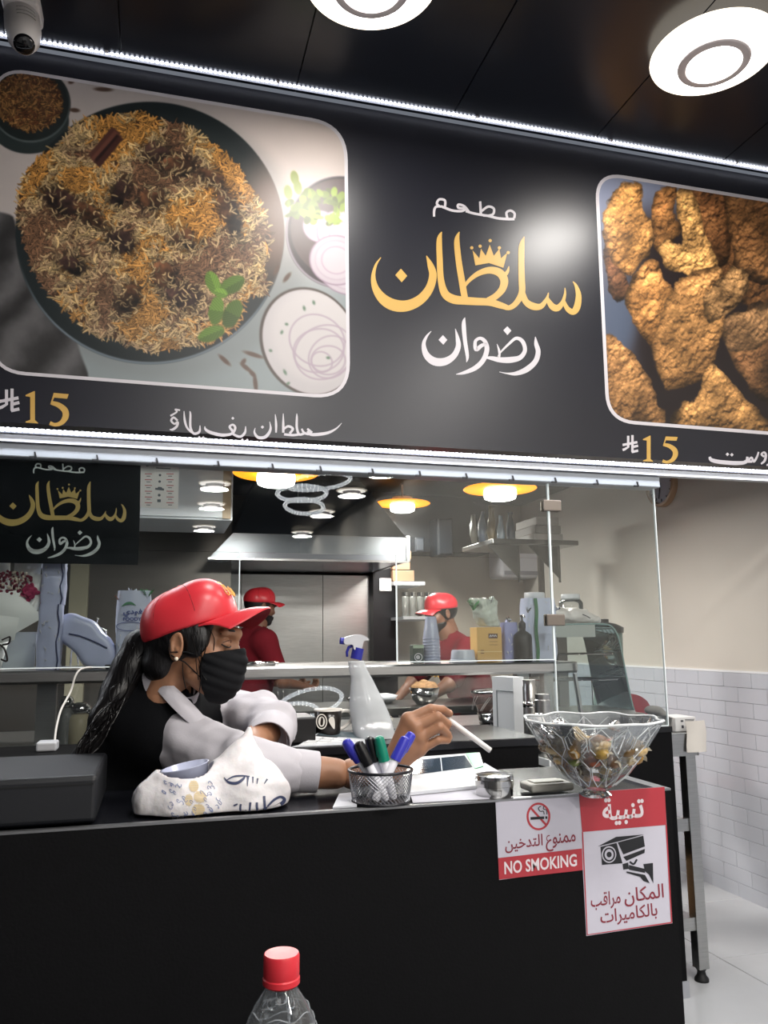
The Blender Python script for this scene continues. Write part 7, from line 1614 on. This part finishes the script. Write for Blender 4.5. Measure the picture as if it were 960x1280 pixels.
s = SDF((PY(690, 770, 3.08).x-.03, 2.98, zt_d-.01), (PY(748, 770, 3.08).x+.02, 3.20, zt_d+.12), .0032); s.u(s.ell(tuple(PY(716, 771, 3.08)+Vector((0, 0, -.002))), (.085, .07, .040)), 0); s.u(s.ell(tuple(PY(735, 775, 3.08)), (.05, .05, .026)), .02); s.u(s.ell(tuple(PY(697, 768, 3.06)), (.04, .03, .03)), .02); s.wave(.005, 75, 5); s.wave(.0018, 230, 6); s.inter(zt_d+.0008-s.Z, .002)
s.mesh('bag_body', M('bag_white', 'cfcac8', .3), fb, 1); q = Print(lambda x, y: PY(x, y, 3.0), LIFT(0)); q.stroke([(728, 768), (733, 770), (738, 773)], 3, 1.3); q.build('dark_print', M('print_dark', '3a3c44', .6), fb)
ur = thing('drink_urn', 'tall grey-green drink urn with a black lid behind the display case', 'urn', (PY(765, 840, 3.5).x, 3.5, 0)); ux = PY(763, 840, 3.45).x; uz = PY(765, 783, 3.45).z
st_ = thing('urn_stand', 'small steel stand under the drink urn', 'stand', (ux, 3.45, 0)); MB().rbox((ux-.14, 3.39-.0, .86), (ux+.14, 3.62, .90), .004, 1).build('stand_top', m_steel, st_)
for a_ in (-.12, .12):
    for c_ in (3.41, 3.60): MB().box((ux+a_-.012, c_-.012, 0), (ux+a_+.012, c_+.012, .86)).build('leg', m_steel, st_)
MB().lathe([(.062, 0), (.07, .01), (.072, .05), (.066, .09), (.078, .15), (.080, uz-.901-.03)], (ux, 3.48, .9005), 32).build('urn_body', M('urn_green_grey', '667a76', .35), ur, smooth=True)
MB().lathe([(.086, uz-.901-.03), (.088, uz-.901-.005), (.055, uz-.901+.012), (.02, uz-.901+.02), (.02, uz-.901+.035), (0, uz-.901+.038)], (ux, 3.48, .9005), 32).build('urn_lid', M('urn_lid_black', '17191c', .35), ur, smooth=True, angle=.7)
MB().tube([(ux-.05, 3.40, 1.12), (ux-.075, 3.385, 1.08), (ux-.075, 3.385, 1.0), (ux-.05, 3.40, .96)], .006, 8).build('side_handle', M('urn_lid_black', '17191c', .35), ur, smooth=True)
# on the side counter: steel bowl, wrapped clear bowl, white box, steel cans
z1 = ZW+.0005-.0035
c = PZ(598, 918, z1); bw = thing('steel_bowl', 'polished steel bowl at the end of the side counter beside the pen hand', 'bowl', (c.x, c.y, z1)); c.y = 2.54; c.x = max(PY(598, 900, c.y).x, 1.105)
r_ = 26*(PY(620, 900, c.y)-PY(520, 900, c.y)).length/100; hz_ = PY(598, 893, c.y).z-z1
MB().lathe([(r_*.45, 0), (r_*.75, hz_*.18), (r_*.95, hz_*.6), (r_, hz_), (r_*.97, hz_), (r_*.9, hz_*.55), (r_*.4, .005), (0, .004)], (c.x, c.y, z1), 40).build('bowl_wall', m_steel2, bw, smooth=True)
MB().tube([(c.x+r_*math.cos(a), c.y+r_*math.sin(a), z1+hz_) for a in [2*PI*i/40 for i in range(40)]], .002, 6, closed=True).build('rolled_rim', m_chrome, bw, smooth=True)
cd = thing('clear_plastic_tub', 'clear plastic wrapped tub with pinkish contents behind the steel bowl', 'tub', (c.x-.03, c.y, z1)); rr_ = r_*1.02; zA = hz_+.004; zB = PY(590, 866, c.y).z-z1
MB().lathe([(rr_*.80, zA), (rr_*1.08, zB*.92), (rr_*1.12, zB)], (c.x-.012, c.y, z1), 36, cap1=False).build('tub_wall', M('tub_clear', 'b8aaa4', .1, alpha=.42), cd, smooth=True)
MB().lathe([(rr_*.74, zA+.002), (rr_*.90, zB*.72), (rr_*.5, zB*.76), (0, zB*.78)], (c.x-.012, c.y, z1), 30).build('contents', M('contents_pink', '8f7468', .6, noise=.4, nscale=60, bump=.4, bscale=80), cd, smooth=True)
MB().lathe([(rr_*1.12, zB-.002), (rr_*1.14, zB+.004), (rr_*.9, zB+.010), (0, zB+.011)], (c.x-.012, c.y, z1), 36).build('tub_lid', m_steel2, cd, smooth=True)
b = MB(); rr2 = random.Random(3)  # film creases in white, as painted glints on the wrap
for i in range(10):
    a = rr2.uniform(2.8, 6.2); b.tube([(c.x-.012+rr_*1.09*math.cos(a+k*.09), c.y+rr_*1.09*math.sin(a+k*.09), z1+zA+.01+(zB-zA-.02)*k/5) for k in range(6)], .0008, 4)
stuff(b.build('film_crease_glints', M('crease_glint_white', 'dcdad8', .15), cd))
wb_ = thing('white_box', 'white rectangular box with a thin outlined panel standing on the side counter', 'box', (1.2, 2.4, z1))
yA = 2.30; p0, p1 = PY(619, 915, yA+.10), PY(645, 915, yA); zt_ = PY(630, 843, yA).z
p0 = PY(617, 915, 2.41); p1 = PY(643.5, 920, 2.31); p0.z = p1.z = z1; th_ = Vector((.045, .02, 0)); hh_ = Vector((0, 0, PY(630, 846, 2.36).z-z1))
b = MB(); b.add([p0, p1, p1+th_, p0+th_, p0+hh_, p1+hh_, p1+th_+hh_, p0+th_+hh_], [(3, 2, 1, 0), (4, 5, 6, 7), (0, 1, 5, 4), (1, 2, 6, 5), (2, 3, 7, 6), (3, 0, 4, 7)]); b.build('box_body', M('white_box_face', 'c9cdd0', .4), wb_, recalc=True)
nf = (p1-p0).cross(Vector((0, 0, 1))).normalized(); nf = nf if nf.y < 0 else -nf; W2_ = lambda u, v: p0*(1-u)+p1*u+hh_*v+nf*.001
b = MB()
for a, c_ in (((.22, .24), (.22, .80)), ((.22, .80), (1.0, .80))):
    A, B_ = W2_(*a), W2_(*c_); b.tube([A, B_], .0016, 4)
b.build('panel_outline', M('outline_grey', '6f767a', .5), wb_)
for i, (px, Yq, r_, py) in enumerate(((652, 2.22, .020, 850), (668, 2.14, .022, 868), (1, 0, 0, 0))):
    if not Yq: continue
    x_ = PY(px, 900, Yq).x; x_ = min(max(x_, 1.062), 1.19); t = thing('steel_canister', 'narrow steel canister on the side counter, %s' % ('beside the white box' if i == 0 else 'just left of the crystal bowl rim'), 'canister', (x_, Yq, z1)); hq = PY(px, py, Yq).z-z1
    MB().lathe([(r_, 0), (r_, hq*.9), (r_*.9, hq*.92), (r_*.92, hq), (0, hq)], (x_, Yq, z1), 28).build('can_body', m_steel, t, smooth=True, angle=.5); MB().lathe([(r_*1.05, hq*.62), (r_*1.06, hq*.66), (r_*1.05, hq*.70)], (x_, Yq, z1), 28).build('band', m_steel2, t, smooth=True)
# food and dishes on the prep table
zp = .9255
for i, (px, Yq, r_, lb) in enumerate(((531, 3.95, .078, 'small steel bowl heaped with brown fried crumbs, under the shelf'), (455, 4.0, .09, 'steel bowl with white contents at the left on the prep table'), (478, 4.12, .08, 'white dish behind the spray bottle on the prep table'))):
    x_ = PY(px, 880, Yq).x; t = thing('food_bowl' if i < 2 else 'white_dish', lb, 'bowl', (x_, Yq, zp)); hq = .085 if i == 0 else .04
    MB().lathe([(r_*.5, 0), (r_*.8, hq*.3), (r_, hq), (r_*.96, hq), (r_*.72, hq*.35), (0, hq*.2)], (x_, Yq, zp), 36).build('bowl_wall', m_steel2 if i < 2 else m_wplastic, t, smooth=True)
    s = SDF((x_-r_*1.1, Yq-r_*1.1, zp+hq*.3), (x_+r_*1.1, Yq+r_*1.1, zp+hq+.07), .005); s.u(s.ell((x_, Yq, zp+hq*.85), (r_*.9, r_*.9, .045 if i == 0 else .015)), 0); s.wave(.008 if i == 0 else .003, 130, 3); s.mesh('food', M('crumbs_brown', '94704a', .8, noise=.4, nscale=90) if i == 0 else M('food_white', 'c6c6c8', .6), t, 0)
# white frame of the pass-through window by the column
# plastic bag with printed lettering on the desk, and the cup inside it
YbG = Y0+.092
pbg = thing('printed_plastic_bag', 'crumpled white plastic bag printed with dark lettering and gold and blue pattern', 'bag', (PY(265, 1020, YbG).x, YbG, ZD))
kk = (PY(300, 980, YbG)-PY(200, 980, YbG)).length/100
lo = PY(165, 1040, YbG-.09); hi = PY(368, 898, YbG+.12)
s = SDF((lo.x-.01, YbG-.078, ZD-.004), (hi.x+.02, YbG+.13, hi.z+.02), .0028)
C = lambda x, y, dy=0.: tuple(PY(x, y, YbG+dy))
s.u(s.ell(C(250, 1008), (76*kk, .062, 44*kk)), 0); s.u(s.ell(C(222, 998, -.005), (46*kk, .058, 40*kk)), .03); s.u(s.ell(C(315, 1000, .0), (46*kk, .056, 46*kk)), .03); s.u(s.ell(C(190, 1015, 0), (18*kk, .03, 28*kk)), .03)
s.u(s.cone(C(300, 985, .01), C(305, 945, .03), .052, .030), .04); s.u(s.cone(C(305, 945, .03), C(311, 912, .045), .028, .004), .02); s.u(s.cone(C(280, 970, .02), C(300, 950, .03), .03, .012), .02)
s.wave(.0060, 50, 12); s.wave(.0026, 105, 13); s.wave(.0007, 260, 14)
s.sub(s.cone(C(236, 988, 0), C(230, 940, 0), .043, .050), .003); s.inter(ZD+.0006-s.Z, .002)
bag_o = s.mesh('bag_body', M('bag_print_white', 'd0cdcf', .35, sss=.1, bump=.15, bscale=60), pbg, 1)
from mathutils.bvhtree import BVHTree
bvh = BVHTree.FromPolygons([v.co for v in bag_o.data.vertices], [tuple(p.vertices) for p in bag_o.data.polygons])
def onbag(x, y):
    """print lies on the bag's own skin, found along the line of print"""
    d = ray(x, y).normalized(); h_ = bvh.ray_cast(CAM, d)
    return (h_[0]+h_[1]*.0009) if h_[0] is not None else PY(x, y, YbG-.03)
q = Print(onbag, Vector((0, 0, 0))); q.dir = Vector((0, 0, 0))
for pts in ([(280, 972, 1), (286, 978, 3), (296, 979, 3.5), (304, 974, 3), (306, 970, 1)], [(284, 975, 1), (292, 971, 2), (302, 970, 2), (312, 971, 1.5)], [(310, 970, 3), (309, 983, 1)], [(316, 971, 2.5), (316, 979, 1)], [(322, 973, 2.5), (321, 980, 1)], [(334, 974, 2.5), (330, 980, 1)],
            [(301, 1005, 2.5), (301, 1013, 2.5), (308, 1013, 2)], [(292, 1007, 2), (297, 1005, 2)], [(313, 1003, 3), (312, 1013, 2)], [(321, 1003, 3), (322, 1012, 3), (330, 1011, 2)], [(330, 995, 3), (331, 1011, 3)], [(331, 1010, 3), (342, 1009, 4), (352, 1004, 4.5), (355, 999, 4), (350, 996, 3), (342, 1000, 3), (334, 1008, 2)]):
    q.stroke(pts, 5)
q.build('dark_lettering', M('bag_ink_blue', '39405c', .4), pbg)
q = Print(onbag, Vector((0, 0, 0))); q.dir = Vector((0, 0, 0)); rq = random.Random(5)
for cx0, cy0, n_, rx_, ry_ in ((228, 1010, 16, 16, 13), (266, 1012, 13, 9, 14), (215, 984, 9, 11, 7), (258, 985, 6, 8, 8)):
    for i in range(n_):
        a, c_ = cx0+rq.uniform(-rx_, rx_), cy0+rq.uniform(-ry_, ry_); t0 = rq.uniform(0, 6.3); q.stroke([(a+2.6*math.cos(t0+k), c_+2.2*math.sin(t0+k*1.3), .8) for k in range(5)], 3)
q.build('blue_pattern', M('bag_ink_pale', '7480a4', .4), pbg)
q = Print(onbag, Vector((0, 0, 0))); q.dir = Vector((0, 0, 0))
for cx0, cy0, r0 in ((248, 1012, 8), (250, 996, 8), (242, 983, 6), (236, 1000, 5)):
    b_n = 5
    for i in range(-b_n, b_n+1): q.stroke([(cx0-math.sqrt(max(0, 1-(i/b_n)**2))*r0, cy0+i*1.5), (cx0+math.sqrt(max(.02, 1-(i/b_n)**2))*r0, cy0+i*1.5)], 1, 1.1)
q.build('gold_pattern', M('bag_ink_gold', 'cfbb92', .5), pbg)
cpd = thing('paper_cup', 'pale translucent cup inside the printed plastic bag', 'cup', C(236, 988)); c0v, c1v = Vector(C(236, 988, -.0)), Vector(C(231, 957, -.0)); rk0 = 31*kk
MB().lathe([(rk0*.80, 0), (rk0*.93, (c1v-c0v).length*.95), (rk0*1.0, (c1v-c0v).length), (rk0*.90, (c1v-c0v).length), (rk0*.78, .004), (0, .003)], c0v, 36, axis=(c1v-c0v).normalized().to_track_quat('Z', 'Y').to_matrix()).build('cup_wall', M('cup_pale_blue', 'b4b9d0', .25, alpha=.9), cpd, smooth=True)
# security camera
sc0 = PY(31, 18, 2.50)
cm = thing('security_camera', 'white security camera hanging from the ceiling at the top left corner', 'camera', (sc0.x, 2.5, Z_CEIL-.004)); m_cw = M('camera_white', 'c7c2c0', .35)
zc_ = Z_CEIL-.0045; cxm = sc0.x
MB().rbox((cxm-.055, 2.40, zc_-.05), (cxm+.055, 2.52, zc_), .012, 3).build('mount_box', m_cw, cm)
axc = (PY(30, 56, 2.36)-Vector((cxm, 2.46, zc_-.06))).normalized(); Rm = axc.to_track_quat('Z', 'Y').to_matrix(); o_ = Vector((cxm, 2.46, zc_-.055))
Lc = (PY(30, 56, 2.36)-o_).length
MB().lathe([(.046, -.02), (.052, .0), (.052, Lc*.5), (.046, Lc*.8), (.034, Lc*.98), (.030, Lc)], o_, 32, axis=Rm).build('housing', m_cw, cm, smooth=True)
MB().lathe([(.029, Lc-.002), (.030, Lc+.003), (.022, Lc+.010), (0, Lc+.013)], o_, 28, axis=Rm).build('lens', M('lens_black', '08080b', .06), cm, smooth=True)
b = MB()
for i in range(3): b.tube([o_+Rm @ Vector((.0525*math.cos(a), .0525*math.sin(a), Lc*(.30+.13*i))) for a in [1.0+k*.12 for k in range(10)]], .0013, 4)
b.build('vent_slots', M('vent_grey', '6b6866', .5), cm)
# crystal ring chandelier of the dining room, reflected in the glass
ch = thing('ring_chandelier', 'crystal ring chandelier of the dining room, seen only as a reflection in the glass', 'chandelier', (1.15, -1.2, 2.2))
m_ring = M('crystal_ring', 'e8eef4', .15, emit='eaf0f8', estr=3.5); m_bead = M('crystal_bead', 'ffffff', .05, emit='ffffff', estr=9)
Ym = 2*YS-6.55; cc = PY(378, 612, 6.55)
for i, (dx, dz, r) in enumerate(((.14, .075, .27), (.0, -.03, .205), (.02, -.14, .16))):
    c0 = Vector((cc.x+dx, Ym, cc.z+dz)); tl = Matrix.Rotation(.10*(i-1), 3, 'Y') @ Matrix.Rotation(.07*(i+1), 3, 'X')
    pts = [c0+tl @ Vector((r*math.cos(a), r*math.sin(a), 0)) for a in [2*PI*k/72 for k in range(72)]]
    MB().tube(pts, .016, 6, closed=True).build('ring', m_ring, ch, smooth=True)
    b = MB(); [b.ball(p+Vector((0, 0, -.008*(k % 2))), .021, 4) for k, p in enumerate(pts) if k % 2 == 0]; stuff(b.build('crystal_beads', m_bead, ch))
    for k in (0, 24, 48): MB().tube([pts[k], (pts[k].x, pts[k].y, Z_CEIL)], .0015, 4).build('wire', m_chrome, ch)
